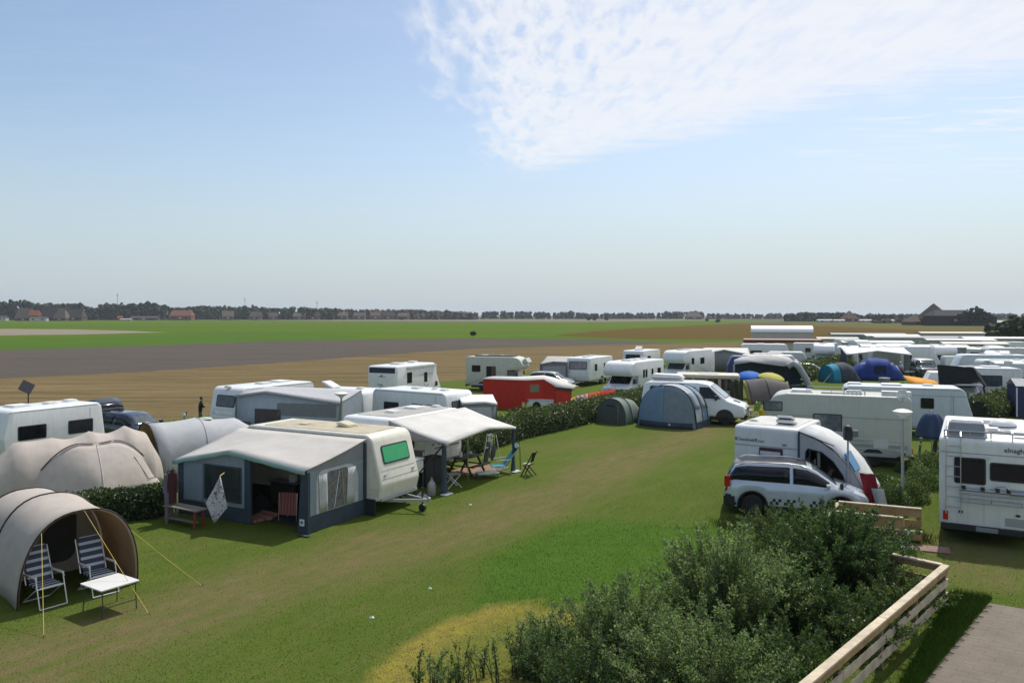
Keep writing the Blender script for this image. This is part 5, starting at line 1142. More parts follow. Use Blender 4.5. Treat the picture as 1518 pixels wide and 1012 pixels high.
# ---------------------------------------------------------------- red trailer tent and windbreak
RED = M('red_tent_cloth', (.60, .036, .02), .8, trans=.2, var=.06, bump=.3, bscale=4); REDD = M('lit_red_cloth', (.72, .07, .035), .8, trans=.35)  # second red is a brighter copy, painting light through the awning front
def trailer_tent():
    a = P(778, 607); root = thing('trailer_tent', 'red trailer tent with white roof and white trailer base', 'trailer tent', a, -20)
    # corner at origin; long wall runs to -x, gable side to +x
    MB().add([(-3.0, 0, .5), (0, 0, .5), (0, 0, 1.95), (-3.0, 0, 1.98)], [(0, 1, 2, 3)]).build('long_wall', RED, root, smooth=0, solid=.01)
    MB().add([(0, 0, .5), (1.15, .5, .5), (1.15, .5, 2.0), (0, 0, 1.95)], [(0, 1, 2, 3)]).build('window_wall', RED, root, smooth=0, solid=.01)
    u = Vector((1.15, .5, 0)).normalized(); panel(root, 'window', Vector((.6, .26, 1.42)), u, Z, .62, .5, .03, M('olive_window_film', (.20, .19, .11), .4), t=.015)
    MB().add([(1.15, .5, .05), (2.05, .35, .05), (2.05, .35, 1.6), (1.15, .5, 2.0)], [(0, 1, 2, 3)]).build('awning_wall', RED, root, smooth=0, solid=.01)
    MB().add([(2.05, .35, .05), (3.0, .8, .05), (3.0, .8, 1.3), (2.05, .35, 1.42)], [(0, 1, 2, 3)]).build('awning_front', REDD, root, smooth=0, solid=.01)
    MB().add([(-3.0, 0, .5), (-3.0, 2.2, .5), (-3.0, 2.2, 2.0), (-3.0, 0, 1.98)], [(0, 1, 2, 3)]).build('end_wall', RED, root, smooth=0, solid=.01)
    MB().sheet([[(-3.1, -.08, 1.97), (0, -.06, 1.95), (1.2, .44, 2.02), (2.08, .28, 1.56), (3.05, .76, 1.42)], [(-3.1, 1.1, 2.02), (-.8, 1.1, 2.10), (.9, 1.3, 2.22), (2.15, 1.4, 1.88), (3.1, 1.6, 1.52)], [(-3.1, 2.3, 1.98), (0, 2.4, 2.0), (1.3, 2.4, 2.0), (2.2, 2.4, 1.7), (3.1, 2.4, 1.42)]]).build('roof', M('white_tent_roof', (.68, .66, .60), .7, trans=.1), root, smooth=20, solid=.01)
    MB().sheet([[(2.06, .3, 1.55), (3.06, .74, 1.43)], [(2.06, .28, 1.38), (3.06, .72, 1.24)]]).build('dark_valance', M('brown_valance', (.06, .045, .04), .9), root, smooth=0, solid=.01)
    MB().box(-.15, 1.9, .1, 2.0, .28, .62).build('trailer_box', WHITE, root, bevel=.03)
    MB().box(-.18, 1.93, .07, 2.03, .62, .7).build('trailer_lid', GREYP, root, bevel=.02)
    for s, y in ((-1, .12), (1, 1.98)): wheel(root, .8, y, .28, .16, s)
    for (x, y) in ((-.0, .1), (1.8, .1)): MB().box(x, x+.12, y-.03, y, .36, .5).build('tail_light', REDL, root, smooth=0)
    for (x, y) in ((-2.95, .05), (-1.5, .03), (2.05, .36), (2.98, .78)): q = MB(); q.tube([(x, y, 0), (x, y, 1.5)], .018); q.build('pole', DSTEEL, root)
    MB().add([(-3.0, .01, .02), (-.2, .01, .02), (-.2, .01, .52), (-3.0, .01, .52)], [(0, 1, 2, 3)]).build('skirt', RED, root, smooth=0, solid=.01)
trailer_tent()
def windbreak(label, pts, mats, h, group=None, name='windbreak', wav=.03):
    root = thing(name, label, 'windbreak', (pts[0].x, pts[0].y, 0), 0, group); iv = inv(root); P_ = [iv @ Vector((p.x, p.y, 0)) for p in pts]
    for i, (a, b) in enumerate(zip(P_[:-1], P_[1:])):
        n = 6; d = (b-a); nn = Vector((-d.y, d.x, 0)).normalized()
        q = MB(); q.sheet([[a + d*k/n + nn*wav*math.sin(math.pi*k/n*1.0 + j) + Vector((0, 0, z)) for k in range(n+1)] for j, z in enumerate((.08, h*.5, h - .0))]); q.build('cloth_panel', mats[i % len(mats)], root, smooth=60, solid=.008)
    for p in P_: q = MB(); q.tube([p, p + Vector((0, 0, h+.1))], .016); q.build('pole', WOODB, root)
    return root
ORG = M('orange_cloth', (.65, .12, .02), .8, trans=.35); MAG = stripes('magenta_stripe_cloth', (.42, .16, .26), (.55, .42, .46), 0, .35, .5, .85, trans=.3); YEL = M('mustard_cloth', (.55, .33, .05), .8, trans=.3); RORG = M('red_orange_cloth', (.60, .045, .02), .8, trans=.35)
windbreak('red and orange beach windbreak with pink striped panels beside hedge', [at(846, 50), at(852, 51.5), at(862, 52.5), at(871, 53.5), at(889, 55), at(907, 56.4)] + [at(912, 57.2)], [YEL, MAG, MAG, ORG, RORG, RORG], 1.05)
# ---------------------------------------------------------------- older camper, hatchback, caravans towards the field
oc = motorhome('old grey beige camper van with brown doors open near red tent', at(741, 67), -16, L=5.3, Wd=2.1, H=2.85, body=BEIGE, cabmat=M('dull_red_cab', (.28, .06, .045), .5), windows=[(-1, -1.75, 1.85, .75, .55)], hatches=((-1.3, 0, .6), (.2, .1, .4)), blind=M('silver_blind', (.4, .42, .43), .35))
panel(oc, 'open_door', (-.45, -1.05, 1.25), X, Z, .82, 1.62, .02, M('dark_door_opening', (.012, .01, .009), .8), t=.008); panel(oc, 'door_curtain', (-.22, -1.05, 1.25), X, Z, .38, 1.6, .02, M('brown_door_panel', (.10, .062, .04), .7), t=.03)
panel(oc, 'alcove_window', (2.25, 0, 2.42), Y, Vector((-.5, 0, .8)).normalized(), 1.3, .42, .05, M('pale_alcove_pane', (.45, .48, .48), .25), t=.3)
panel(oc, 'roof_rack', (-.3, 0, 2.86), X, Y, 3.4, 1.5, .1, DTRIM, t=.09)
car('silver hatchback parked between old camper and grey caravan awning', at(817, 68), -24, M('silver_car_paint', (.42, .44, .46), .25, metal=.3, coat=.5), L=4.0, Wd=1.72)
fq = at(856, 71.0)
caravan('white caravan with pink curtained end window facing the camp lawn', fq, 240, L=5.4, Wd=2.3, H=2.5, anchor=(2.7, 0, 0), windows=[(1, 1.25, 1.6, .55, .62), (1, -.8, 1.6, .55, .62)], endwin=(1.75, .72, M('pink_curtain_pane', (.26, .22, .24), .12, var=.2), .1), front=(.25, .1), hatches=((0, 0, .6), (1.5, .2, .5)), drawbar=True)
closed_awning('grey caravan awning attached to the pink curtained white caravan', at(841, 71.3), -12, 2.5, 4.0, 2.4, 1.9, 2.1, M('grey_awning_roof_plain', (.40, .39, .37), .8, trans=.1), GREYCL, panels=[(-1.2, .95, 2.0, 1.5, M('blue_grey_panel', (.30, .33, .36), .8), 'wall_panel')], anchor=(0, 0, 0), peak=(-1.25, 2.15))
motorhome('white motorhome with wide dark windscreen facing the lawn', at(911, 58.5), 236, L=6.4, Wd=2.3, H=2.85, anchor=(3.2, 0, 0), integrated=False, alcove=True, windows=[(1, .6, 1.9, .3, .6), (1, .15, 1.9, .3, .6), (1, -.95, 1.95, .3, .5), (1, -2.2, 1.95, .6, .5)], hatches=((0, 0, .7), (1.2, .1, .8), (-1.8, 0, .5)), blind=GLASS)
caravan('white caravan with raised roof hatch behind the dark windscreen motorhome', at(937, 84), 240, L=5.6, Wd=2.3, H=2.55, anchor=(2.8, 0, 0), windows=[(1, .8, 1.65, .9, .6)], endwin=(1.6, .6, GLASS), hatches=((.2, .1, .6), (1.4, .2, .7, 35)))
motorhome('white motorhome with rounded overcab nose behind hedge and van', at(995, 74.5), 232, L=6.6, Wd=2.3, H=2.95, anchor=(3.3, 0, 0), windows=[(1, 1.1, 1.95, .55, .6), (1, -1.0, 1.9, .9, .6), (-1, 1, 1.9, .6, .6)], hatches=((0, 0, .8), (1.5, 0, .5)))
caravan('white caravan with roof box and small square window at lawn edge', at(1025, 79), 242, L=4.8, Wd=2.3, H=2.6, anchor=(2.4, 0, 0), windows=[(1, 1.4, 1.7, .5, .55)], hatches=((0, 0, 1.2),), endwin=(1.5, .5, GLASSG))
# ---------------------------------------------------------------- white van, blue tent, green tent
def panel_van():
    WV = M('white_van_paint', (.76, .77, .78), .25, coat=.4, streak=.1, var=.03)
    root = thing('camper_van', 'white panel van with white roof box nosing out behind blue tent', 'van', at(1031, 47.2), -22, scale=1.22); L = 4.9; h = L/2; Wd = 1.85
    hw = lambda z: Wd/2*(1 - .14*sm(z, 1.0, 1.95))
    prof = [(-h, .42), (h-.06, .36), (h, .6), (h-.1, .92), (h-.85, 1.16), (h-1.75, 1.9), (h-2.2, 1.96), (-h+.1, 1.94), (-h, 1.2)]
    prof = rpoly(prof, [.1, .1, .12, .18, .3, .35, .4, .3, .2], 5); shell(prof, Wd, .1, 3, hw=hw).build('body', WV, root, smooth=40)
    o, u, v = end_axes((h-.88, 1.18), (h-1.70, 1.86), True); window(root, o, u, v, 1.42, .9, .12, .03, pm=M('light_windscreen', (.28, .33, .36), .06), name='windscreen')
    for s in (-1, 1):
        u, v = side(s); tl = Vector((0, -s*.16, 1)).normalized(); fw = [(-.38, -.22), (.62, -.24), (.08, .3), (-.38, .3)]
        if s > 0: fw = [(-p, q) for p, q in fw][::-1]
        panel(root, 'cab_window', (h-1.75, s*(hw(1.46)+.004), 1.46), u, tl, 1, 1, 0, GLASS, t=.014, pts=fw)
        for x in (-.35, -1.55): panel(root, 'side_window', (x, s*(hw(1.5)+.004), 1.5), u, tl, 1.0, .5, .08, GLASS, t=.014)
        wheel(root, h-.95, s*(Wd/2-.12), .32, .2, s, rim=STEEL); wheel(root, -h+1.0, s*(Wd/2-.12), .32, .2, s, rim=STEEL)
        for x in (h-.95, -h+1.0): panel(root, 'wheel_arch', (x, s*(Wd/2+.001), .36), u, Z, 1, 1, 0, DTRIM, t=.005, pts=[(.42*math.cos(a), .40*math.sin(a)) for a in [math.pi*i/12 for i in range(13)]])
        MB().slab((h-.02, s*.6, .74), Y, Z, rrect(-.17, .17, -.08, .08, .04), -.06, .03).build('headlight', LAMPG, root)
        MB().box(-h-.01, -h+.04, s*.8-.06, s*.8+.06, .75, 1.1).build('tail_light', REDL, root, smooth=0)
        q = MB(); q.slab((h-1.35, s*(Wd/2+.1), 1.28), Y, Z, rrect(-.09, .09, -.11, .11, .04), -.05, .05); q.bar((h-1.35, s*.85, 1.24), (h-1.35, s*(Wd/2+.1), 1.25), .03, .03); q.build('wing_mirror', BLACKP, root)
    MB().slab((h+.0, 0, .74), Y, Z, rrect(-.4, .4, -.07, .07, .02), -.05, .02).build('grille', DTRIM, root)
    MB().box(h-.3, h+.06, -.9, .9, .3, .58).build('front_bumper', DTRIM, root, bevel=.06, seg=2); MB().box(-h-.06, -h+.2, -.9, .9, .3, .5).build('rear_bumper', DTRIM, root, bevel=.04)
    MB().box(-h+.4, h-.5, -.75, .75, .2, .45).build('underbody', DTRIM, root, smooth=0)
    MB().slab((h+.06, 0, .42), Y, Z, rrect(-.26, .26, -.06, .06, .01), 0, .012).build('number_plate', PLATE, root)
    MB().slab((h-.5, 0, 1.06), Vector((.96, 0, -.28)), Y, rrect(-.16, .16, -.1, .1, .02), 0, .02).build('bonnet_badge_patch', DTRIM, root)
    bx = thing('roof_box', 'white streamlined roof box on the white panel van', 'roof box', root.matrix_basis @ Vector((-1.3, .1, 1.98)), -22)
    shell(rpoly([(-1.0, 0), (.95, 0), (.75, .34), (-.95, .38)], [.05, .1, .2, .15], 5), .85, .12, 3).build('shell', WPLAST, bx, smooth=40); MB().box(-.98, .92, -.43, .43, .14, .16).build('lid_seam', TRIM, bx)
panel_van()
BLUEL = M('pale_blue_tent_cloth', (.22, .33, .46), .85, trans=.28, var=.05, bump=.35, bscale=4); BLUEG = M('grey_blue_tent_cloth', (.26, .32, .37), .85, trans=.25, bump=.3, bscale=4); BWH = M('white_blue_window_cloth', (.52, .57, .62), .8, trans=.3)
def blue_tent():
    a = P(956, 632); b = P(1029, 634); d = b - a; rot = math.degrees(math.atan2(d.y, d.x)) + 90 - 62; rot = 56
    c = at(993, 45.2); root = thing('tunnel_tent', 'pale blue tunnel tent with navy skirt standing beside the white van', 'tent', c, rot); w = 3.5
    H = [(-.5, w, 2.32, .1), (.55, w, 2.38, 0), (1.45, w*.98, 2.3, 0), (2.2, w*.92, 2.0, 0)]
    for i, m_ in enumerate((BWH, BLUEL, BWH)):
        q = MB(); q.sheet(tunnel_rows(H[i:i+2], 4, .02, n=24)); q.build('roof_bay', m_, root, smooth=60, solid=.006)
        hl0, hl1 = H[i], H[i+1]
        for (sgn) in (1, -1):
            rows = []
            for t in (.12, .88):
                m = [hl0[k] + (hl1[k]-hl0[k])*t for k in range(4)]; hp = hoop(m[1]+.02, m[2]+.01, 24); seq = hp[17:22] if sgn < 0 else hp[3:8]; rows.append([(m[0], y, z) for y, z in seq])
            q = MB(); q.sheet(rows); q.build('window_panel', BLUEG, root, smooth=60, solid=.01)
    for hh in H: MB().tube(hoop_line(hh, .012, n=24), .028, 6).build('hoop_sleeve', NAVY, root, smooth=60)
    h0 = hoop(w-.02, 2.31, 24); rows = []
    for k in range(8):
        s = 1 - k/8; rows.append([(-.5 + .1*z/2.3*1 - .55*(1-s**2)*(.4 + .6*(1-z*s/2.3)), y*s, z*(s**.9) if k else z) for y, z in h0])
    q = MB()
    for i in range(len(h0)-1):
        pass
    def fr(y, z): return -.52 + .05*z - .38*max(0, 1-(y/(w/2))**2)*max(0, (1-z/2.35))**.7
    ys = [-w/2 + w*i/24 for i in range(25)]; import bisect as bs
    def top(y):
        for (y0, z0), (y1, z1) in zip(h0[:-1], h0[1:]):
            if y0 <= y <= y1: return z0 + (z1-z0)*(y-y0)/max(1e-6, y1-y0)
        return 0
    for (i0, i1, m_) in ((0, 13, BLUEG), (13, 24, BLUEL)):
        g = MB(); g.sheet([[(fr(y, top(y)*t), y, top(y)*t) for y in ys[i0:i1+1]] for t in [k/10 for k in range(11)]]); g.build('front_panel', m_, root, smooth=60, solid=.006)
    g = MB(); g.sheet([[(fr(y, z)-.02, y, z) for y in ys[1:24]] for z in (.01, .15, .34)]); g.build('mud_skirt', NAVY, root, smooth=60, solid=.01)
    for k in range(3):
        for s in (-1, 1):
            rows = []
            for t in (0, 1):
                m = [H[k][j] + (H[k+1][j]-H[k][j])*t for j in range(3)]; hp = hoop(m[1]+.03, m[2], 24); rows.append([(m[0], hp[-1 if s > 0 else 0][0], 0.01), (m[0], hp[-2 if s > 0 else 1][0], min(.38, hp[1][1]))])
            g = MB(); g.sheet(rows); g.build('mud_skirt', NAVY, root, smooth=0, solid=.01)
    panel(root, 'door_tab', (-.78, -.35, .22), -Y, Z, .1, .1, .02, WPLAST, t=.15)
    q = MB(); q.poly([(2.2, y, z) for y, z in hoop(w*.92, 2.0, 24)]); q.build('rear_panel', BLUEG, root, smooth=0)
blue_tent()
def green_tent():
    G = M('sage_tent_cloth', (.22, .27, .23), .8, trans=.22, bump=.3, bscale=4); G2 = M('dark_sage_cloth', (.10, .115, .105), .85, trans=.15, bump=.3, bscale=4)
    root = thing('tunnel_tent', 'low sage green tunnel tent between hedge and pale blue tent', 'tent', at(910, 46.4), 52); H = [(-.35, 1.95, 1.45, .1), (.45, 1.95, 1.48, 0), (1.5, 1.8, 1.3, 0), (2.3, 1.4, .8, 0)]
    MB().sheet(tunnel_rows(H, 4, .03, n=20)).build('flysheet', G, root, smooth=60, solid=.006)
    q = MB(); q.poly([(-.33 + .1*z/1.45, y*.99, z*.99) for y, z in hoop(1.95, 1.45, 20)]); q.build('front_panel', G2, root, smooth=0)
    MB().tube(hoop_line(H[0], .01, n=20), .02, 6).build('hoop_sleeve', G2, root, smooth=60); MB().tube(hoop_line(H[1], .012, n=20), .035, 6).build('hoop_sleeve', G2, root, smooth=60); panel(root, 'vent_flap', (-.30, .05, 1.05), -Y, Z, .55, .05, .01, PIPE, t=.03); panel(root, 'door_zip', (-.36, -.5, .6), -Y, Z, .04, 1.1, .01, G, t=.03)
green_tent()
# ---------------------------------------------------------------- flat roofed trailer, dark tarp, grey yellow tent, parasols
def folding_trailer():
    root = thing('folding_caravan', 'flat beige roofed folding caravan with slatted sides behind white van', 'caravan', at(1048, 56.0), -14, scale=1.0); 
    shell(rpoly([(-2.2, 1.9), (2.2, 1.9), (2.2, 2.2), (-2.1, 2.22)], [.1, .1, .18, .2], 5), 2.2, .12, 3).build('roof', M('beige_gel_roof', (.55, .50, .40), .5, streak=.15), root, smooth=40)
    MB().box(-2.0, 1.95, -.95, .95, .5, 1.1).build('lower_body', M('dull_white_body', (.5, .49, .45), .5), root, bevel=.03); MB().box(-1.95, 1.9, -.9, .9, 1.1, 1.9).build('upper_wall', M('dark_upper_wall', (.05, .042, .035), .8), root, smooth=0)
    for k in range(9): MB().box(-1.9 + .44*k, -1.7 + .44*k, -.94, -.9, 1.1, 1.9).build('slat', M('cream_slat', (.48, .44, .36), .7) if k % 2 == 0 else M('brown_slat', (.16, .12, .085), .8), root, smooth=0)
    panel(root, 'roof_lid', (0.1, .1, 2.21), X, Y, 1.3, 1.0, .1, GREYP, t=.04)
    for s in (-1, 1): wheel(root, 0, s*.85, .3, .17, s)
    q = MB(); q.slab((1.9, -1.0, 1.5), X, Vector((0, -.6, -.4)).normalized(), rrect(-.4, .4, 0, .5, .03), 0, .03); q.build('awning_flap', WPLAST, root)
folding_trailer()
def dark_tarp():
    root = thing('tarpaulin', 'dark olive tarpaulin screen hung beside the folding caravan', 'tarpaulin', at(1092, 53.5), 10); m_ = M('olive_tarpaulin', (.045, .05, .025), .9, var=.3, bump=.5, bscale=6)
    q = MB(); q.sheet([[(-.45 + .9*i/10 + .03*math.sin(j), .1*math.sin(i*1.4+j*.5), 1.95*j/6) for i in range(11)] for j in range(7)]); q.build('cloth', m_, root, smooth=60, solid=.01)
    for x in (-.45, .45): q = MB(); q.tube([(x, 0, 0), (x, 0, 2.0)], .02); q.build('pole', DSTEEL, root)
dark_tarp()
def scalloped_tent():
    root = thing('beach_shelter', 'dark grey beach shelter with yellow lining in front of parasols', 'tent', at(1136, 57.2), 6); dk = M('dark_grey_shelter_cloth', (.115, .105, .105), .85, trans=.08, bump=.3, bscale=4); yl = M('pale_yellow_lining', (.55, .52, .16), .85, trans=.3); gr = M('lime_lining', (.22, .28, .05), .85, trans=.3)
    rows = []
    for j in range(9):
        t = j/8; z = 1.62*math.sin(t*math.pi/2)**.8; y = -1.0*(1-t) + .35*t
        rows.append([(x*(1.52 - .12*t + .16*t*abs(x)), y + .12*math.cos(x*1.5), z + .12*t*(1-abs(x)) - .16*t*max(0, x)) for x in [-1 + 2*i/16 for i in range(17)]])
    MB().sheet(rows).build('flysheet', dk, root, smooth=60, solid=.006)
    MB().tube([Vector(r[8]) + Vector((0, -.02, .01)) for r in rows], .02, 5).build('centre_seam', PIPE, root, smooth=60)
    for s, nm in ((0, 'left_wing'), (16, 'right_wing')):
        e = [r[s] for r in rows]; sg = -1 if s == 0 else 1
        MB().sheet([e, [(p[0] + sg*(.12 + .25*(j/8)**2), p[1]+.35, p[2]*1.0 + .02) for j, p in enumerate(e)]]).build(nm, gr if s else yl, root, smooth=60, solid=.006)
    tp = rows[-1]; MB().sheet([tp, [(p[0]*1.12, p[1]+.4, p[2]-.10) for p in tp]]).build('top_brim', yl, root, smooth=60, solid=.006)
    T = root.matrix_basis; guy(root, T @ Vector((-1.7, .1, 1.45)), T @ Vector((-2.5, -.9, 0)))
scalloped_tent()
def parasol(label, loc, m_, r, h, tilt, group='parasols by the beach shelter'):
    root = thing('parasol', label, 'parasol', loc, 0, group); mt = Matrix.Translation((0, 0, h)) @ Matrix.Rotation(R(tilt[0]), 4, 'X') @ Matrix.Rotation(R(tilt[1]), 4, 'Y')
    rows = [[(r*math.sin(t*1.25)/math.sin(1.25)*math.cos(a)*(1 - (.05*abs(math.sin(4*a)) if t > .9 else 0)), r*math.sin(t*1.25)/math.sin(1.25)*math.sin(a), .0 - r*.62*(1-math.cos(t*1.25))) for a in [2*math.pi*i/32 for i in range(33)]] for t in [k/8 for k in range(9)]]
    q = MB(); q.sheet(rows); q.xf(mt); q.build('canopy', m_, root, smooth=60, solid=.006)
    q = MB(); q.tube([(0, 0, 0), (0, 0, h)], .02); q.build('pole', CHROME, root)
    for k in range(8):
        a = 2*math.pi*k/8; q = MB(); q.tube([(r*.96*math.cos(a), r*.96*math.sin(a), -r*.60*(1-math.cos(1.18))), (0, 0, -.03)], .006, 4); q.xf(mt); q.build('rib', CHROME, root, smooth=0)
    q = MB(); q.lathe([(.02, 0), (.015, .08), (0, .09)], 8); q.xf(mt); q.build('finial', WPLAST, root)
parasol('bright blue parasol behind the dark grey beach shelter', at(1110, 60.5), M('bright_blue_cloth', (.01, .16, .62), .75, trans=.25), 1.0, 2.02, (8, -4))
parasol('pale yellow parasol behind the dark grey beach shelter', at(1144, 59.5), M('pale_yellow_cloth', (.60, .56, .12), .75, trans=.3), 1.02, 1.98, (6, 6))
NAVYW = M('navy_windbreak_cloth', (.03, .055, .13), .85, trans=.12)
windbreak('navy blue cloth windbreak standing right of the yellow parasol', [at(1160, 60.5), at(1176, 61.0), at(1204, 59.5)], [NAVYW], .95)
# grey caravan awning with inflated leg behind the parasols
def air_awning():
    ga = M('grey_air_awning', (.50, .49, .47), .8, trans=.12, bump=.3, bscale=3); leg = M('grey_air_beam', (.36, .37, .41), .7, trans=.08)
    c = at(1138, 71); root = thing('awning', 'pale grey air awning with a fat inflated leg behind the parasols', 'awning', c, -16)
    pts = [(-2.9, 2.0), (-2.2, 2.28), (-.6, 2.55), (.8, 2.48), (1.9, 2.32), (2.6, 1.85), (3.4, .05)]
    f = [(-2.9, 1.85), (-1.4, 2.1), (.6, 1.85), (1.5, 1.75), (2.2, 2.1), (2.7, 1.7), (3.45, .05)]
    MB().sheet([[(x, 2.4, z+.15 if x < 2.5 else z) for x, z in pts], [(x, 1.1, z+.1 if x < 2.5 else z) for x, z in pts], [(x, 0, z) for x, z in f]]).build('roof', ga, root, smooth=50, solid=.01)
    MB().tube([(1.7, -.05, 1.75), (2.15, -.08, 2.05), (2.6, -.1, 1.75), (3.1, -.1, .9), (3.45, -.1, .12)], .28, 10).build('inflated_leg', leg, root, smooth=70)
    MB().tube([(-2.9, 0, .05), (-2.9, 0, 1.85)], .09, 8).build('inflated_leg', leg, root, smooth=70)
    MB().add([(-2.8, 1.6, .05), (3.0, 1.6, .05), (2.5, 1.6, 1.9), (-2.8, 1.6, 2.0)], [(0, 1, 2, 3)]).build('rear_wall', NAVY, root, smooth=0, solid=.01)
    caravan('grey topped caravan hidden behind the pale grey air awning', at(1138, 71), -16, L=5.0, Wd=2.2, H=2.6, anchor=(-.2, -3.6, 0), body=GREYP, hatches=((0, 0, .6), (-1.4, .1, .4)))
air_awning()
def clutter_row():
    for i, (px, d, nm, lab, cat) in enumerate(((1103, 50.5, 'plant_pot', 'pot of white flowers on the grass by the van nose', 'flower pot'), (1112, 49.5, 'camp_chair', 'pale camp chair on the grass between van and shelter', 'chair'), (1117, 49.2, 'camp_chair', 'lime green camp chair between van and beach shelter', 'chair'))):
        root = thing(nm, lab, cat, at(px, d), 200 - 40*i)
        if nm == 'plant_pot':
            q = MB(); q.lathe([(.12, 0), (.17, .3), (.15, .3), (0, .27)], 12); q.build('pot', M('terracotta', (.25, .10, .06), .8), root, smooth=40)
            r2 = random.Random(8); q = MB()
            for k in range(90): a = r2.random()*6.28; rr = r2.random()**.5*.28; p = Vector((rr*math.cos(a), rr*math.sin(a), .35+.4*r2.random())); q.slab(p, Vector((r2.random()-.5, r2.random()-.5, .3)).normalized(), Vector((r2.random()-.5, r2.random()-.5, .2)).normalized(), rrect(-.05, .05, -.03, .03, 0), 0, .003)
            q.build('flowers', M('white_petals', (.6, .6, .5), .8), root, smooth=0)['kind'] = 'stuff'
        else:
            m_ = M('pale_chair_cloth', (.5, .5, .45), .8) if i == 1 else M('lime_chair_cloth', (.18, .30, .05), .8)
            q = MB(); q.slab((0, 0, .4), X, Y, rrect(-.25, .25, -.25, .25, .04), 0, .03); q.build('seat', m_, root); q = MB(); q.slab((-.25, 0, .42), Y, Vector((-.3, 0, 1)).normalized(), rrect(-.25, .25, 0, .55, .06), 0, .03); q.build('backrest', m_, root)
            for s in (-1, 1):
                for t in (-1, 1): q = MB(); q.tube([(s*.24, t*.26, .42), (-s*.24, t*.26, 0)], .012); q.build('leg', CHROME, root)
    root = thing('bucket', 'yellow plastic bucket on the grass left of beige motorhome', 'bucket', at(1130, 49.5), 0); q = MB(); q.lathe([(.0, .02), (.16, 0), (.22, .42), (.2, .42), (.15, .04), (0, .04)], 16); q.build('body', M('yellow_plastic', (.65, .48, .02), .45), root, smooth=50); q = MB(); q.tube([(.2, 0, .42), (.14, 0, .6), (-.14, 0, .6), (-.2, 0, .42)], .01); q.build('handle', DSTEEL, root)
clutter_row()
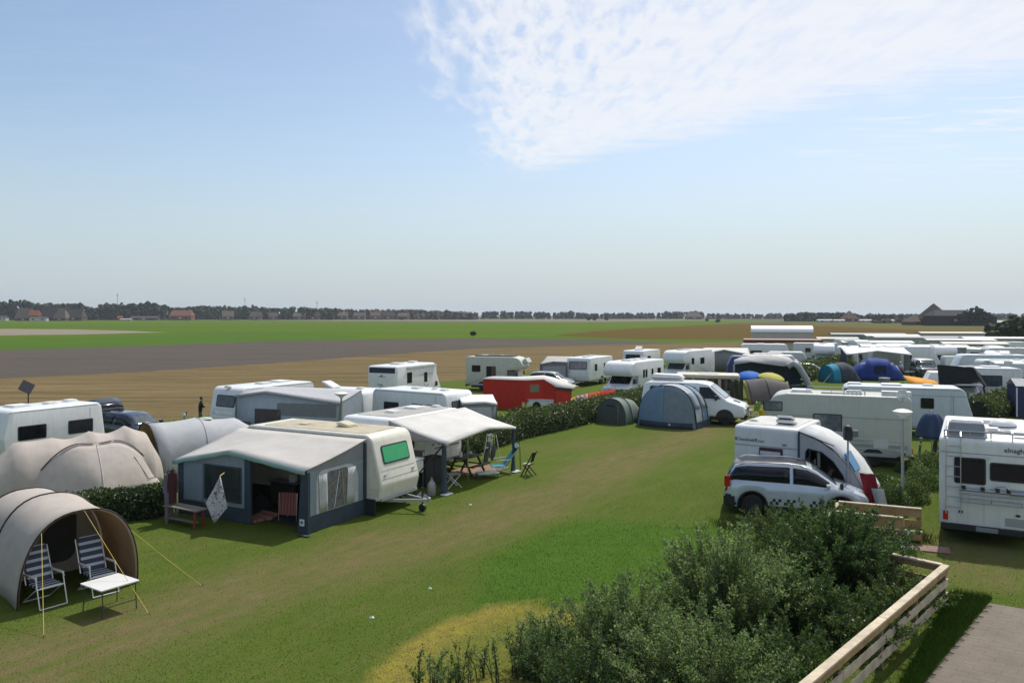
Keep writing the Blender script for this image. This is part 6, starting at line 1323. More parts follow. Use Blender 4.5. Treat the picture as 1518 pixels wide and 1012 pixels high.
# ---------------------------------------------------------------- right hand row: caravan with porch awning, silver estate
def porch_caravan():
    near = P(1088, 629, 2.55)
    c = caravan('white caravan with a long rear window and open roof hatches behind silver car', near, 56, L=3.4, Wd=2.15, H=2.55, anchor=(-1.7, 1.075, 2.55), body=M('soft_grey_coach_paint', (.60, .62, .63), .4, streak=.2, var=.04), rear=(.0, .03), front=(.3, .15), roofpad=M('pale_grey_roof', (.48, .47, .45), .6, var=.1),
            hatches=((.4, -.1, .55, 14, WPLAST), (-.75, -.45, .6, 10, WPLAST), (-.5, .75, .3)), windows=[(-1, .2, 1.55, .7, .6)], door=(-1, -.7), rtop=.2)
    panel(c, 'roof_line', (-1.7, 0, 1.9), -Y, Z, 2.1, .03, 0, TRIM, t=.012)
    w = panel(c, 'rear_window', (-1.7, -.18, 1.68), -Y, Z, .78, .36, .03, M('maroon_window_frame', (.05, .022, .025), .3), t=.02); panel(w, 'window_blind', (-1.7, -.16, 1.68), -Y, Z, .66, .13, .01, M('white_blind', (.62, .62, .66), .5), t=.03)
    g = M('grey_lettering', (.2, .21, .22), .5)
    for i, (wd, hh) in enumerate(((.10, .13), (.02, .16), (.06, .09), (.05, .09), (.06, .09), (.06, .11), (.03, .09), (.07, .09), (.07, .10), (.09, .13), (.05, .07), (.05, .07), (.05, .08))):
        panel(c, 'letter_mark', (-1.7, 1.0 - [0, .1, .17, .24, .31, .38, .44, .5, .57, .66, .76, .83, .9][i]*1.02, 2.02 + hh/2), -Y, Z, wd*.8, hh*.8, .01, g, t=.006)
    panel(c, 'letter_mark', (-1.7, -.62, 2.0), -Y, Z, .14, .06, .01, g, t=.006)
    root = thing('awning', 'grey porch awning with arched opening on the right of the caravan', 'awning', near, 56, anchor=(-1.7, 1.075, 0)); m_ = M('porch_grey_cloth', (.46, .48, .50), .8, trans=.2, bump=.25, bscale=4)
    # local: x along caravan (away), y<-1.075 to the right
    pr = [(-1.09, 2.5), (-1.6, 2.34), (-2.15, 2.02), (-2.7, 1.45), (-3.15, .7), (-3.45, .05)]
    MB().sheet([[(-1.72, y, z) for y, z in pr], [(-.6, y*1.0, z+.05) for y, z in pr], [(.5, y, z-.02) for y, z in pr]]).build('roof', M('white_porch_roof', (.62, .63, .63), .75, trans=.15, bump=.25, bscale=3), root, smooth=60, solid=.008)
    # front wall with arch
    arch = [(-1.32, .02), (-1.32, 1.85), (-1.38, 1.95), (-1.8, 1.88), (-2.15, 1.62), (-2.45, 1.2), (-2.62, .6), (-2.66, .02)]
    outer = [(-1.09, .02), (-1.09, 2.46), (-1.3, 2.40), (-1.75, 2.22), (-2.2, 1.93), (-2.7, 1.42), (-3.12, .7), (-3.42, .02)]
    MB().sheet([[(-1.73, y, z) for y, z in outer], [(-1.735, y, z) for y, z in arch]]).build('front_wall', m_, root, smooth=0, solid=.01)
    MB().tube([(-1.75, y, z) for y, z in arch], .022, 6).build('arch_zip', PIPE, root)
    MB().tube([(-1.74, -1.1, .4), (-1.74, -1.1, 2.5)], .025, 6).build('edge_piping', PIPE, root); MB().tube([(-1.74, -1.12, 2.47), (-1.76, -2.2, 2.12)], .018, 6).build('edge_piping', PIPE, root)
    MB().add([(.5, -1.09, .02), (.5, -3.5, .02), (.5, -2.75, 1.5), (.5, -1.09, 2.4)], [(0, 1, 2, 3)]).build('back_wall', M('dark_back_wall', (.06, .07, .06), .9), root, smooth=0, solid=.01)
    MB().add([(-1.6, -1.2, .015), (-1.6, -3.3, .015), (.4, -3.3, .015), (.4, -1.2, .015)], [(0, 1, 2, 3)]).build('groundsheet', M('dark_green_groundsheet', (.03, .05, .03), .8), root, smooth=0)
    MB().tube([(-1.3, -1.62, 0), (-1.3, -1.62, 1.9)], .05, 8).build('pole_sleeve', M('pale_green_pole', (.42, .46, .42), .6), root)
    sl = Vector((0, -.45, -.8)).normalized()
    panel(root, 'blue_window', (-1.25, -2.62, 1.60), X, -sl, .8, .62, .06, M('bright_blue_film', (.10, .32, .60), .25, trans=.3), t=.05)
    T = root.matrix_basis if False else (Matrix.Translation(root.location) @ Matrix.Rotation(R(56), 4, 'Z'))
    guy(root, T @ Vector((-1.72, -2.2, 2.1)), T @ Vector((-2.6, -3.6, 0)), M('grey_rope', (.3, .3, .28), .8))
    for (lab, nm, m_, a, wd, ln, cat) in (('dark red towel draped on the right slope of the porch awning', 'hung_towel', M('dark_red_towel', (.22, .012, .02), .95, bump=.4, bscale=12), (-1.9, -3.2, 1.36), .44, 1.02, 'towel'), ('white cloth hanging below the red towel on the porch awning', 'hung_towel', WCURT, (-1.95, -3.5, .95), .34, .85, 'towel')):
        t = thing(nm, lab, cat, T @ Vector(a), -24, 'towels on the porch awning'); d = Vector((.22, 0, -.97)); q = MB()
        q.sheet([[Vector((-wd/2 + wd*i/8, -.09 + .03*math.sin(i*1.3+j*.5), .02)) + d*ln*j/7 for i in range(9)] for j in range(8)]); q.build('cloth', m_, t, smooth=60, solid=.01)
        q = MB(); q.tube([(-wd/2-.05, -.08, .03), (wd/2+.05, -.08, .03)], .008); q.build('line', DSTEEL, t)
    # seated person
    J = {'pelvis': (0, 0, .52, .13), 'belly': (-.05, 0, .66, .125), 'chest': (-.12, 0, .88, .14), 'neckb': (-.14, 0, 1.04, .07), 'neck': (-.13, 0, 1.11, .055), 'head': (-.09, 0, 1.24, .1), 'crown': (-.1, 0, 1.30, .07)}
    E = [('pelvis', 'belly'), ('belly', 'chest'), ('chest', 'neckb'), ('neckb', 'neck'), ('neck', 'head'), ('head', 'crown')]
    for s, n in ((1, 'l'), (-1, 'r')):
        J.update({'hip'+n: (.05, s*.1, .5, .095), 'knee'+n: (.48, s*.12, .52, .065), 'ank'+n: (.52, s*.12, .1, .042), 'toe'+n: (.68, s*.13, .04, .04), 'sh'+n: (-.12, s*.19, .98, .062), 'el'+n: (.1, s*.24, .76, .045), 'wr'+n: (.34, s*.18, .80, .033), 'ha'+n: (.42, s*.15, .81, .036)})
        E += [('pelvis', 'hip'+n), ('hip'+n, 'knee'+n), ('knee'+n, 'ank'+n), ('ank'+n, 'toe'+n), ('chest', 'sh'+n), ('sh'+n, 'el'+n), ('el'+n, 'wr'+n), ('wr'+n, 'ha'+n)]
    pl = T @ Vector((-1.1, -2.05, 0)); wt = M('white_shirt', (.60, .60, .60), .9); dt = M('dark_trousers', (.04, .045, .06), .9)
    person('person in a white top sitting inside the porch awning opening', (pl.x, pl.y, 0), -25, J, E, [(dt, lambda c: c.z < .6 and c.x < .45 or c.z < .45), (wt, lambda c: .6 <= c.z < 1.06 and c.x < .02)], hair=(.06, .025, .018))
    ch = thing('camp_chair', 'grey camp chair under the person in the porch awning', 'chair', pl, -25)
    q = MB(); q.slab((0, 0, .36), X, Y, rrect(-.25, .25, -.25, .25, .04), 0, .03); q.build('seat', GREYCL, ch); q = MB(); q.slab((-.28, 0, .4), Y, Vector((-.2, 0, 1)).normalized(), rrect(-.25, .25, 0, .5, .06), -.02, .01); q.build('backrest', GREYCL, ch)
    for s in (-1, 1):
        for t in (-1, 1): q = MB(); q.tube([(s*.24, t*.25, .37), (-s*.22, t*.25, 0)], .012); q.build('leg', CHROME, ch)
    low_table('small grey camp table in front of the seated person', T @ Vector((-1.5, -2.35, 0)), -25, GREYP, .22, .3, .66)
porch_caravan()
def silver_estate():
    SP = M('light_silver_blue_paint', (.58, .63, .69), .24, metal=.2, coat=.6, var=.03); BR = M('black_roof_paint', (.03, .03, .034), .3, coat=.4)
    h = 2.11
    top = [(-h, 1.0), (-h+.05, 1.15), (-h+.28, 1.58), (-h+.6, 1.66), (-.2, 1.68), (.35, 1.62), (.62, 1.5), (1.2, 1.08), (h-.45, .98), (h-.12, .84), (h, .7)]
    belt = [(-h, 1.0), (-h+.2, 1.08), (0, 1.03), (1.0, 1.0), (h-.5, .94), (h-.1, .78), (h, .66)]
    root = car('silver blue car with black roof and checkered door stickers', P(1182, 764) + Vector((.05, .4, 0)), -17, SP, L=4.22, Wd=1.8, top=top, belt=belt, wx=(-1.28, 1.30), wr=.34, roofmat=BR, ws=(.5, 1.18), rw=(-h+.06, -h+.28), glass=(-h+.14, .98), pillar=(-.12, .0), cladding=True, roofw=.60, scale=1.0, rails=True)
    rail = None
    ck = DTRIM
    for (x0, n, m) in ((-.72, 2, 4), (-.3, 2, 4), (.45, 2, 5)):
        for i in range(m):
            for j in range(n):
                if (i + j) % 2 == 0:
                    panel(root, 'checker_sticker', (x0 + .085*i, -.9, .46 + .09*j), X, Z, .085, .09, 0, ck, t=.003)
    MB().slab((-h+.075, -.80, 1.03), X, Z, rrect(-.1, .08, -.14, .2, .04), -.02, .03).xf(Matrix.Translation((0, -.055, 0))).build('tail_light', REDL, root)
silver_estate()
# ---------------------------------------------------------------- beige overcab motorhome broadside, long caravan, corner motorhome
def beige_motorhome():
    rc = P(1352, 589, 2.95); SG = M('sage_beige_paint', (.44, .46, .41), .42, streak=.25, var=.04)
    m = motorhome('beige overcab motorhome standing broadside behind the porch caravan', rc, 158, L=6.1, Wd=2.2, H=2.95, anchor=(-3.05, 1.1, 2.95), body=SG, windows=[(1, .15, 1.75, 1.15, .78), (1, 2.35, 2.38, .8, .42)], hatches=((-.9, 0, .7), (1.2, .1, .9)), pm=GLASSG)
    # awning shade over the large window, mouldings, lower hatch
    q = MB(); q.slab((.15, 1.12, 1.4), -X, Vector((0, .55, -.35)).normalized()*-1, rrect(-.6, .6, -.28, .28, .02), 0, .025); q.build('open_window_flap', M('pale_flap', (.45, .45, .42), .5), m)
    for z in (2.02, 1.16, .98, .78): panel(m, 'side_moulding', (-.3, 1.1, z), -X, Z, 5.3 if z > 1.5 else 5.0, .035, 0, TRIM if z > 1.5 else GREYP, t=.012)
    panel(m, 'lower_band', (-.6, 1.1, .88), -X, Z, 4.6, .18, .0, M('grey_lower_band', (.30, .32, .31), .5), t=.008)
    panel(m, 'service_flap', (-1.9, 1.1, 1.0), -X, Z, .55, .36, .02, GREYP, t=.018); panel(m, 'vent', (-2.75, 1.1, .62), -X, Z, .12, .1, .02, DTRIM, t=.02); panel(m, 'vent', (-2.6, 1.1, 2.3), -X, Z, .08, .1, .02, DTRIM, t=.02)
    q = MB()
    for y in (.85, -.75):
        q = MB(); q.tube([(-3.0, y, 3.12), (1.0, y, 3.12)], .02); q.build('roof_rail', CHROME, m)
    for x in (-3.0, -2.0, -1.0, 0, 1.0): q = MB(); q.tube([(x, .85, 2.94), (x, .85, 3.12)], .015); q.build('rail_post', CHROME, m)
    panel(m, 'roof_locker', (-2.5, .55, 2.95), X, Y, 1.1, .6, .05, WPLAST, t=.18); panel(m, 'roof_panel', (-.4, .2, 2.95), X, Y, 1.6, .9, .05, ROOFG, t=.05)
    for k in range(6): panel(m, 'roof_ladder_rung', (-1.3 + .16*k, .9, 3.04), -X, Z, .06, .16, .01, WPLAST, t=.02)
    d = thing('satellite_dish', 'white round satellite dish on the beige motorhome roof rail', 'satellite dish', m.matrix_basis @ Vector((-2.7, 1.0, 3.0)), 158); q = MB(); q.lathe([(.0, 0), (.1, .012), (.18, .04), (.23, .075), (.225, .085), (.16, .045), (0, .012)], 24); q.xf(Matrix.Rotation(R(-78), 4, 'X')); q.build('reflector', WPLAST, d, smooth=60); q = MB(); q.tube([(0, 0, -.05), (0, .15, -.2), (0, .35, 0)], .012); q.build('arm', CHROME, d); q = MB(); q.tube([(0, 0, -.02), (0, -.12, -.05)], .03); q.build('mount', CHROME, d)
    e = thing('aerial_post', 'grey pole carrying a dark lantern box in front of beige motorhome', 'post', at(1257, 25.2), 0); q = MB(); q.tube([(0, 0, 0), (0, 0, 2.6)], .032, 8); q.build('post', STEEL, e)
    q = MB(); q.box(-.12, .12, -.1, .1, 2.35, 2.72); q.build('lantern_box', BLACKP, e, bevel=.03); q = MB(); q.box(.12, .32, -.06, .06, 2.45, 2.66); q.build('side_box', M('grey_plastic', (.14, .15, .15), .5), e, bevel=.02); q = MB(); q.lathe([(.14, 2.72), (.1, 2.8), (0, 2.84)], 12); q.build('cap', BLACKP, e)
    q = thing('bollard_post', 'short black post at the corner of the wooden fence', 'post', at(1248, 24.3), 0); b = MB(); b.tube([(0, 0, 0), (0, 0, 1.12)], .05, 10); b.build('post', BLACKP, q); b = MB(); b.lathe([(.055, 1.12), (.05, 1.15), (0, 1.17)], 10); b.build('cap', BLACKP, q)
beige_motorhome()
c = P(1246, 571, 2.55)
lc = caravan('long pale blue grey caravan beyond the beige motorhome roof', c, -20, L=6.3, Wd=2.3, H=2.55, anchor=(-3.15, -1.15, 2.55), body=M('blue_grey_coach_paint', (.52, .57, .62), .4, streak=.2, var=.04), windows=[(-1, 1.0, 1.75, .62, .55), (-1, -2.2, 1.7, 1.1, .55)], front=(.45, .2), rear=(.1, .15), endwin=(1.5, .62, GLASSB), hatches=((-2.4, .1, .7), (-.6, -.1, 1.0), (1.2, .2, .5)), drawbar=False, rtop=.35)
panel(lc, 'side_line', (0, -1.15, 2.14), X, Z, 5.7, .03, 0, TRIM, t=.01); panel(lc, 'panel_joint', (2.2, -1.15, 1.4), X, Z, .025, 1.5, 0, TRIM, t=.01); panel(lc, 'maker_mark', (-2.9, -1.15, 2.35), X, Z, .16, .12, .03, M('navy_print', (.03, .05, .12), .5), t=.008)
def corner_motorhome():
    cnr = P(1392, 646, 2.92); OW = M('off_white_coach_paint', (.74, .74, .70), .4, streak=.3, var=.04)
    m = motorhome('off white motorhome with empty cycle rack and rear ladder at right edge', cnr, 60, L=6.6, Wd=2.3, H=2.92, anchor=(-3.3, 1.15, 2.92), body=OW, rearwins=[(.40, 2.02, .76, .72), (-.52, 2.05, .90, .5)], hatches=((-1.5, -.1, .5), (.6, .1, .7)), ladder=True)
    hx = -3.3
    panel(m, 'body_seam', (hx, 0, 2.5), -Y, Z, 2.2, .025, 0, TRIM, t=.01); panel(m, 'high_brake_light', (hx, -.06+.2, 2.43), -Y, Z, .5, .06, .02, WPLAST, t=.03)
    lettering(m, 'elnagh', (hx, -.40, 2.60), -Y, Z, .18, M('dark_blue_letters', (.02, .025, .06), .4), t=.014)
    # pitched roof locker at the corner
    q = MB(); q.add([(hx+.12, .98, 2.93), (hx+.12, -.02, 2.93), (hx+1.25, -.02, 2.93), (hx+1.25, .98, 2.93), (hx+.32, .9, 3.36), (hx+.32, .08, 3.36), (hx+1.1, .1, 3.38), (hx+1.1, .88, 3.38)], [(0, 1, 5, 4), (1, 2, 6, 5), (2, 3, 7, 6), (3, 0, 4, 7), (4, 5, 6, 7)]); rb = q.build('roof_locker', WPLAST, m, smooth=0, bevel=.04, seg=2)
    panel(rb, 'locker_end', (hx+.2, .48, 3.12), -Y, Vector((.42, 0, .9)).normalized(), .86, .36, .06, M('grey_locker_end', (.27, .28, .30), .5), t=.02)
    q = MB(); q.slab((hx+1.6, -.35, 2.93), X, Y, rrect(-.26, .26, -.26, .26, .05), 0, .05); q.build('skylight', M('smoked_skylight', (.2, .2, .18), .2), m)
    q = MB(); q.lathe([(.36, 2.93), (.36, 3.02), (.28, 3.12), (.12, 3.18), (0, 3.19)], 20, (hx+2.9, -.45, 0)); q.build('satellite_dome', WPLAST, m, smooth=60); q = MB(); q.lathe([(.365, 2.95), (.365, 2.99)], 20, (hx+2.9, -.45, 0)); q.build('dome_band', M('blue_band', (.08, .11, .25), .5), m)
    for (a, b) in (((hx+.12, 1.02), (hx+.12, -.1)), ((hx+.12, -.1), (hx+.12, -1.1)), ((hx+.12, 1.02), (hx+2.6, 1.02))):
        q = MB(); q.tube([(a[0], a[1], 3.08), (b[0], b[1], 3.08)], .022); q.build('roof_rail', CHROME, m)
    for y in (1.02, .4, -.1, -.6, -1.1): q = MB(); q.tube([(hx+.12, y, 2.9), (hx+.12, y, 3.08)], .016); q.build('rail_post', CHROME, m)
    q = MB(); q.slab((hx+.7, -.95, 3.0), X, Y, rrect(-.12, .12, -.55, .3, .03), 0, .05); q.build('roof_aerial', BLACKP, m)
    # cycle rack, folded
    for (z, y0, y1, r) in ((1.52, .66, -.98, .045), (1.40, .66, -.98, .02), (1.28, .66, -.95, .02), (1.18, .66, -.98, .018)):
        q = MB(); q.tube([(hx-.12, y0, z), (hx-.12, y1, z)], r, 8); q.build('rack_bar', CHROME, m)
    for y in (.6, -.1, -.8): q = MB(); q.tube([(hx-.05, y, 1.58), (hx-.14, y, 1.4), (hx-.05, y, 1.15)], .018); q.build('rack_upright', STEEL, m)
    for y in (.55, .1, -.25, -.5): q = MB(); q.box(hx-.2, hx-.08, y-.05, y+.05, 1.54, 1.62); q.build('wheel_clip', BLACKP, m)
    q = MB(); q.tube([(hx-.15, -.15, 1.6), (hx-.2, -.25, 1.7), (hx-.2, -.45, 1.7), (hx-.15, -.55, 1.58)], .02); q.build('rack_hoop', CHROME, m)
    for (y, z, w, h) in ((-.78, 1.52, .52, .18), (-.72, .72, .58, .22)): panel(m, 'vent_grille', (hx, y, z), -Y, Z, w, h, .02, M('vent_grey', (.36, .37, .36), .5), t=.014)
    for (y, z) in ((.62, .88), (-.72, .92)): MB().slab((hx, y, z), -Y, Z, rrect(-.05, .05, -.03, .03, .01), 0, .03).build('catch', DTRIM, m)
    panel(m, 'number_plate', (hx-.08, .0, .46), -Y, Z, .52, .12, .01, M('dim_plate', (.22, .25, .25), .4), t=.01)
    for y in (.95, .2, -.35, -.95): panel(m, 'bumper_reflector', (hx-.08, y, .56), -Y, Z, .09, .025, .01, M('pale_reflector', (.55, .5, .5), .3), t=.012)
corner_motorhome()
def closed_parasol():
    root = thing('parasol', 'navy blue half closed parasol standing behind the beige motorhome corner', 'parasol', at(1381, 36), 0); q = MB()
    rows = []
    for k in range(9):
        t = k/8; rows.append([((.12 + .58*t**.6)*(1+.09*math.sin(8*a))*math.cos(a), (.12+.58*t**.6)*(1+.09*math.sin(8*a))*math.sin(a)*.8, 1.92 - 1.15*t**1.3) for a in [2*math.pi*i/40 for i in range(41)]])
    q.sheet(rows); q.build('canopy', M('navy_parasol_cloth', (.035, .065, .14), .85, trans=.15), root, smooth=60, solid=.006); q = MB(); q.tube([(0, 0, 0), (0, 0, 2.0)], .025); q.build('pole', WPLAST, root); q = MB(); q.lathe([(.3, 0), (.3, .06), (.06, .1), (0, .1)], 16); q.build('base', DTRIM, root)
    bicycle('dark bicycle parked behind the mushroom lamp post by motorhome', at(1362, 35), 60, DSTEEL); bicycle('dark bicycle parked right of the navy parasol', at(1389, 35.2), 75, BLACKP)
closed_parasol()
# ---------------------------------------------------------------- far camp: rows of caravans and cabins towards the right
def cabin(label, loc, rot, L, Wd, H, body, roofm, ridge=.25, wins=(), group='mobile homes in the far rows', eave=.18, doorx=None, barrel=False, fascia=None, anchor=None):
    root = thing('mobile_home', label, 'mobile home', loc, rot, group, anchor=anchor); h = L/2
    MB().box(-h, h, -Wd/2, Wd/2, .35, H-.25).build('wall', body, root, smooth=0); MB().box(-h+.1, h-.1, -Wd/2+.1, Wd/2-.1, .0, .36).build('plinth', DTRIM, root, smooth=0)
    if barrel:
        n = 10; q = MB(); rows = [[(x, -(Wd/2+eave)*math.cos(math.pi*i/n), H-.25 + ridge*math.sin(math.pi*i/n)) for i in range(n+1)] for x in (-h-.1, -h+.3, 0, h-.3, h+.1)]; q.sheet(rows); q.poly(rows[0]); q.poly(rows[-1]); q.build('roof', roofm, root, smooth=60)
    else:
        q = MB(); y = Wd/2+eave; z0 = H-.28; q.add([(-h-.15, -y, z0), (h+.15, -y, z0), (h+.15, 0, z0+ridge), (-h-.15, 0, z0+ridge), (-h-.15, y, z0), (h+.15, y, z0), (-h-.15, -y, z0+.09), (h+.15, -y, z0+.09), (h+.15, 0, z0+ridge+.09), (-h-.15, 0, z0+ridge+.09), (-h-.15, y, z0+.09), (h+.15, y, z0+.09)], [(0, 1, 2, 3), (3, 2, 5, 4), (6, 7, 8, 9), (9, 8, 11, 10), (0, 1, 7, 6), (4, 5, 11, 10), (0, 3, 9, 6), (3, 4, 10, 9), (1, 2, 8, 7), (2, 5, 11, 8)]); q.build('roof', roofm, root, smooth=0)
        for s in (-1, 1): MB().add([(s*h, -Wd/2, H-.26), (s*h, Wd/2, H-.26), (s*h, 0, H-.26+ridge*.9)], [(0, 1, 2)]).build('gable', body, root, smooth=0)
    if fascia: MB().box(-h-.25, h+.25, -Wd/2-eave-.05, -Wd/2-eave+.03, H-.55, H-.2).build('fascia', fascia, root, smooth=0)
    for (s, x, z, w, hh) in wins: side_window(root, s, x, z, w, hh, Wd/2, fm=WPLAST, pm=GLASSB)
    if doorx is not None: panel(root, 'door', (doorx, -Wd/2, 1.35), X, Z, .85, 1.9, .03, M('door_white', (.55, .55, .52), .5), t=.03)
    return root
CREAMW = M('cream_cladding', (.46, .44, .37), .6, streak=.2); GREYW = M('grey_cladding', (.40, .41, .39), .6, streak=.2); SGREY = M('slate_grey_sheet', (.26, .27, .29), .55, var=.1); SHW = M('bright_white_sheet', (.78, .78, .77), .45, var=.04); PINKR = M('pale_pink_sheet', (.52, .44, .42), .55); DRED = M('dark_red_fascia', (.12, .02, .02), .6)
cabin('cream chalet with dark red fascia and white barrel roof at field edge', at(1158, 118), -14, 10.5, 5.0, 2.9, CREAMW, M('red_brown_flat_roof', (.30, .16, .12), .7), .12, [(-1, -3, 1.5, 1.4, .9), (-1, .2, 1.5, 1.0, .9), (-1, 3.2, 1.5, 1.3, .9)], fascia=DRED, doorx=2.0)
cabin('white barrel roofed mobile home behind the dark red fascia chalet', at(1158, 126), -14, 9.0, 3.4, 3.9, GREYW, SHW, 1.0, [(-1, -2, 1.6, 1.2, .9), (-1, 2, 1.6, 1.2, .9)], barrel=True)
def row_cabin(i, label, px, d, rot, L, H, body, roofm, ridge=.22, wins=None, Wd=3.2):
    cabin(label, at(px, d), rot, L, Wd, H, body, roofm, ridge, wins if wins is not None else [(-1, -L*.3, 1.5, 1.1, .8), (-1, .1*L, 1.5, 1.0, .8), (-1, L*.35, 1.5, .6, .8), (1, 0, 1.5, 1, .8)], doorx=-L*.08)
row_cabin(0, 'grey mobile home with slate roof left in the hindmost row', 1285, 150, -10, 13, 2.9, GREYW, SGREY)
row_cabin(1, 'mobile home with long bright white roof in the hindmost row', 1320, 146, -9, 9, 2.75, GREYW, SHW)
row_cabin(2, 'cream mobile home with pale pink roof right in the hindmost row', 1408, 150, -9, 11, 3.15, CREAMW, PINKR)
row_cabin(3, 'mobile home with pale flat roof near the hindmost pink one', 1240, 128, -12, 6.0, 2.75, CREAMW, M('pale_flat_sheet', (.5, .48, .44), .6))
row_cabin(4, 'grey mobile home under wide slate roof amid the far rows', 1375, 132, -10, 17, 2.8, GREYW, SGREY)
row_cabin(5, 'mobile home with white roof and dark window left of white canopy', 1298, 112, -13, 9.0, 2.7, GREYW, SHW)
row_cabin(6, 'beige mobile home with broad wall right of centre in far rows', 1420, 116, -11, 9, 2.9, CREAMW, M('pale_grey_sheet', (.48, .49, .50), .55))
row_cabin(7, 'low mobile home with pale ridge at the far right end of rows', 1475, 128, -9, 10, 2.8, GREYW, M('light_grey_sheet', (.58, .59, .62), .5))
row_cabin(8, 'grey walled mobile home with white roof above the blue dome tent', 1352, 96, -15, 11.5, 2.75, GREYW, SHW, .2, [(-1, 4.6, 1.5, .6, .9), (-1, -4.2, 1.5, 1.2, .8), (-1, 0, 1.6, 1.2, .8)])
row_cabin(9, 'beige mobile home with brown window behind the white utility box', 1441, 104, -12, 7.5, 2.8, CREAMW, M('beige_sheet', (.50, .49, .44), .55))
motorhome('white motorhome with blue windscreen blind beyond the lawn hedge', at(1222, 92), 250, L=6.2, Wd=2.3, H=2.9, anchor=(3.1, 0, 0), windows=[(1, .5, 1.9, .6, .55)], blind=M('pale_blue_blind', (.42, .50, .56), .3))
caravan('grey white caravan standing right of the blue blind motorhome', at(1256, 93), 245, L=5, Wd=2.3, H=2.6, anchor=(2.5, 0, 0), body=GREYP, windows=[(1, 1.2, 1.6, .5, .8)], endwin=(1.3, .6, GLASSG))
closed_awning('beige grey gabled awning tent at left of the far camp', at(1112, 89), -12, 5.0, 3.0, 2.5, 1.95, 1.9, AWWHITE, GREYCL, anchor=(0, 0, 0), peak=(-2.8, 2.45))
caravan('white caravan with open front shade behind the gabled awning tent', at(1135, 100), -14, L=6.0, Wd=2.3, H=2.7, windows=[(-1, 1.8, 1.6, .9, .6), (-1, -1.2, 1.6, 1.4, .6)], front=(.6, .2), hatches=((-.6, 0, .9), (1.4, .1, .6)))
def covered_caravan(label, px, d, rot, m_, L=4.2, H=2.35, group=None):
    root = thing('covered_caravan', label, 'caravan', at(px, d), rot, group); h = L/2
    prof = rpoly([(-h, .1), (h, .1), (h-.15, 1.6), (h-.5, H), (-h+.5, H), (-h+.1, 1.5)], [.05, .05, .3, .4, .4, .3], 5); shell(prof, 2.2, .2, 3).build('cover', m_, root, smooth=50)
    for x in (-h*.4, h*.4): 
        q = MB(); q.tube([(x, -1.11, .1), (x, -1.12, 1.2), (x, -1.0, H-.02), (x, 1.0, H-.02), (x, 1.12, 1.2), (x, 1.11, .1)], .02); q.build('strap', PIPE, root)
    for s in (-1, 1): wheel(root, 0, s*.9, .3, .17, s)
covered_caravan('low caravan under a dark blue cover left of grey air awning', 1102, 77, -12, M('blue_cover_cloth', (.05, .075, .22), .6, var=.1, bump=.4, bscale=3), 3.2, 2.4)
covered_caravan('low caravan under a grey cover right of blue covered caravan', 1139, 84, -14, M('grey_cover_cloth', (.42, .42, .42), .8, bump=.4, bscale=3), 4.0, 2.3); covered_caravan('silver covered caravan with folds behind the grey covered one', 1165, 90, -16, M('silver_cover_cloth', (.52, .53, .52), .6, bump=.4, bscale=3), 4.6, 2.2)
closed_awning('pale grey side awning with twin panels near the white hatchback', at(1186, 77), -10, 3.4, 2.0, 1.95, 1.75, 1.7, WTENT, M('pale_green_grey_cloth', (.38, .43, .42), .85, trans=.15), panels=[(-.3, .9, .5, 1.4, GREYP, 'panel_strip'), (-.95, .9, .5, 1.4, GREYP, 'panel_strip')], anchor=(0, 0, 0))
car('white hatchback parked in front of the blue blind motorhome', at(1198, 80), -12, M('white_car_paint', (.68, .69, .70), .25, coat=.4), L=4.1, Wd=1.72)
# igloo and dome tents
def igloo():
    TQ = M('turquoise_tent_cloth', (.03, .30, .46), .8, trans=.3); DK = M('dark_slate_tent_cloth', (.045, .055, .075), .85, trans=.1, bump=.3, bscale=4)
    root = thing('dome_tent', 'small dome tent with turquoise porch and dark slate body', 'tent', at(1246, 75.5), 12); H = [(-1.55, 2.5, 1.55, 0), (-.75, 2.7, 1.72, 0), (.2, 2.7, 1.85, 0), (.9, 2.4, 1.55, 0), (1.75, 1.6, .1, 0)]
    MB().sheet(tunnel_rows(H[:2], 4, .02, n=20)).build('porch', TQ, root, smooth=60, solid=.006); MB().sheet(tunnel_rows(H[1:], 5, .0, n=20)).build('body', DK, root, smooth=60, solid=.006); MB().tube(hoop_line(H[1], .01, n=20), .02).build('hoop_sleeve', PIPE, root, smooth=60)
    q = MB(); q.poly([(-1.5, y, z) for y, z in hoop(2.48, 1.53, 20)]); q.build('porch_door', TQ, root, smooth=0); T = Matrix.Translation(root.location) @ Matrix.Rotation(R(12), 4, 'Z'); guy(root, T @ Vector((-1.55, -.9, .9)), T @ Vector((-2.8, -1.4, 0)), M('grey_rope', (.3, .3, .28), .8), .02)
igloo()
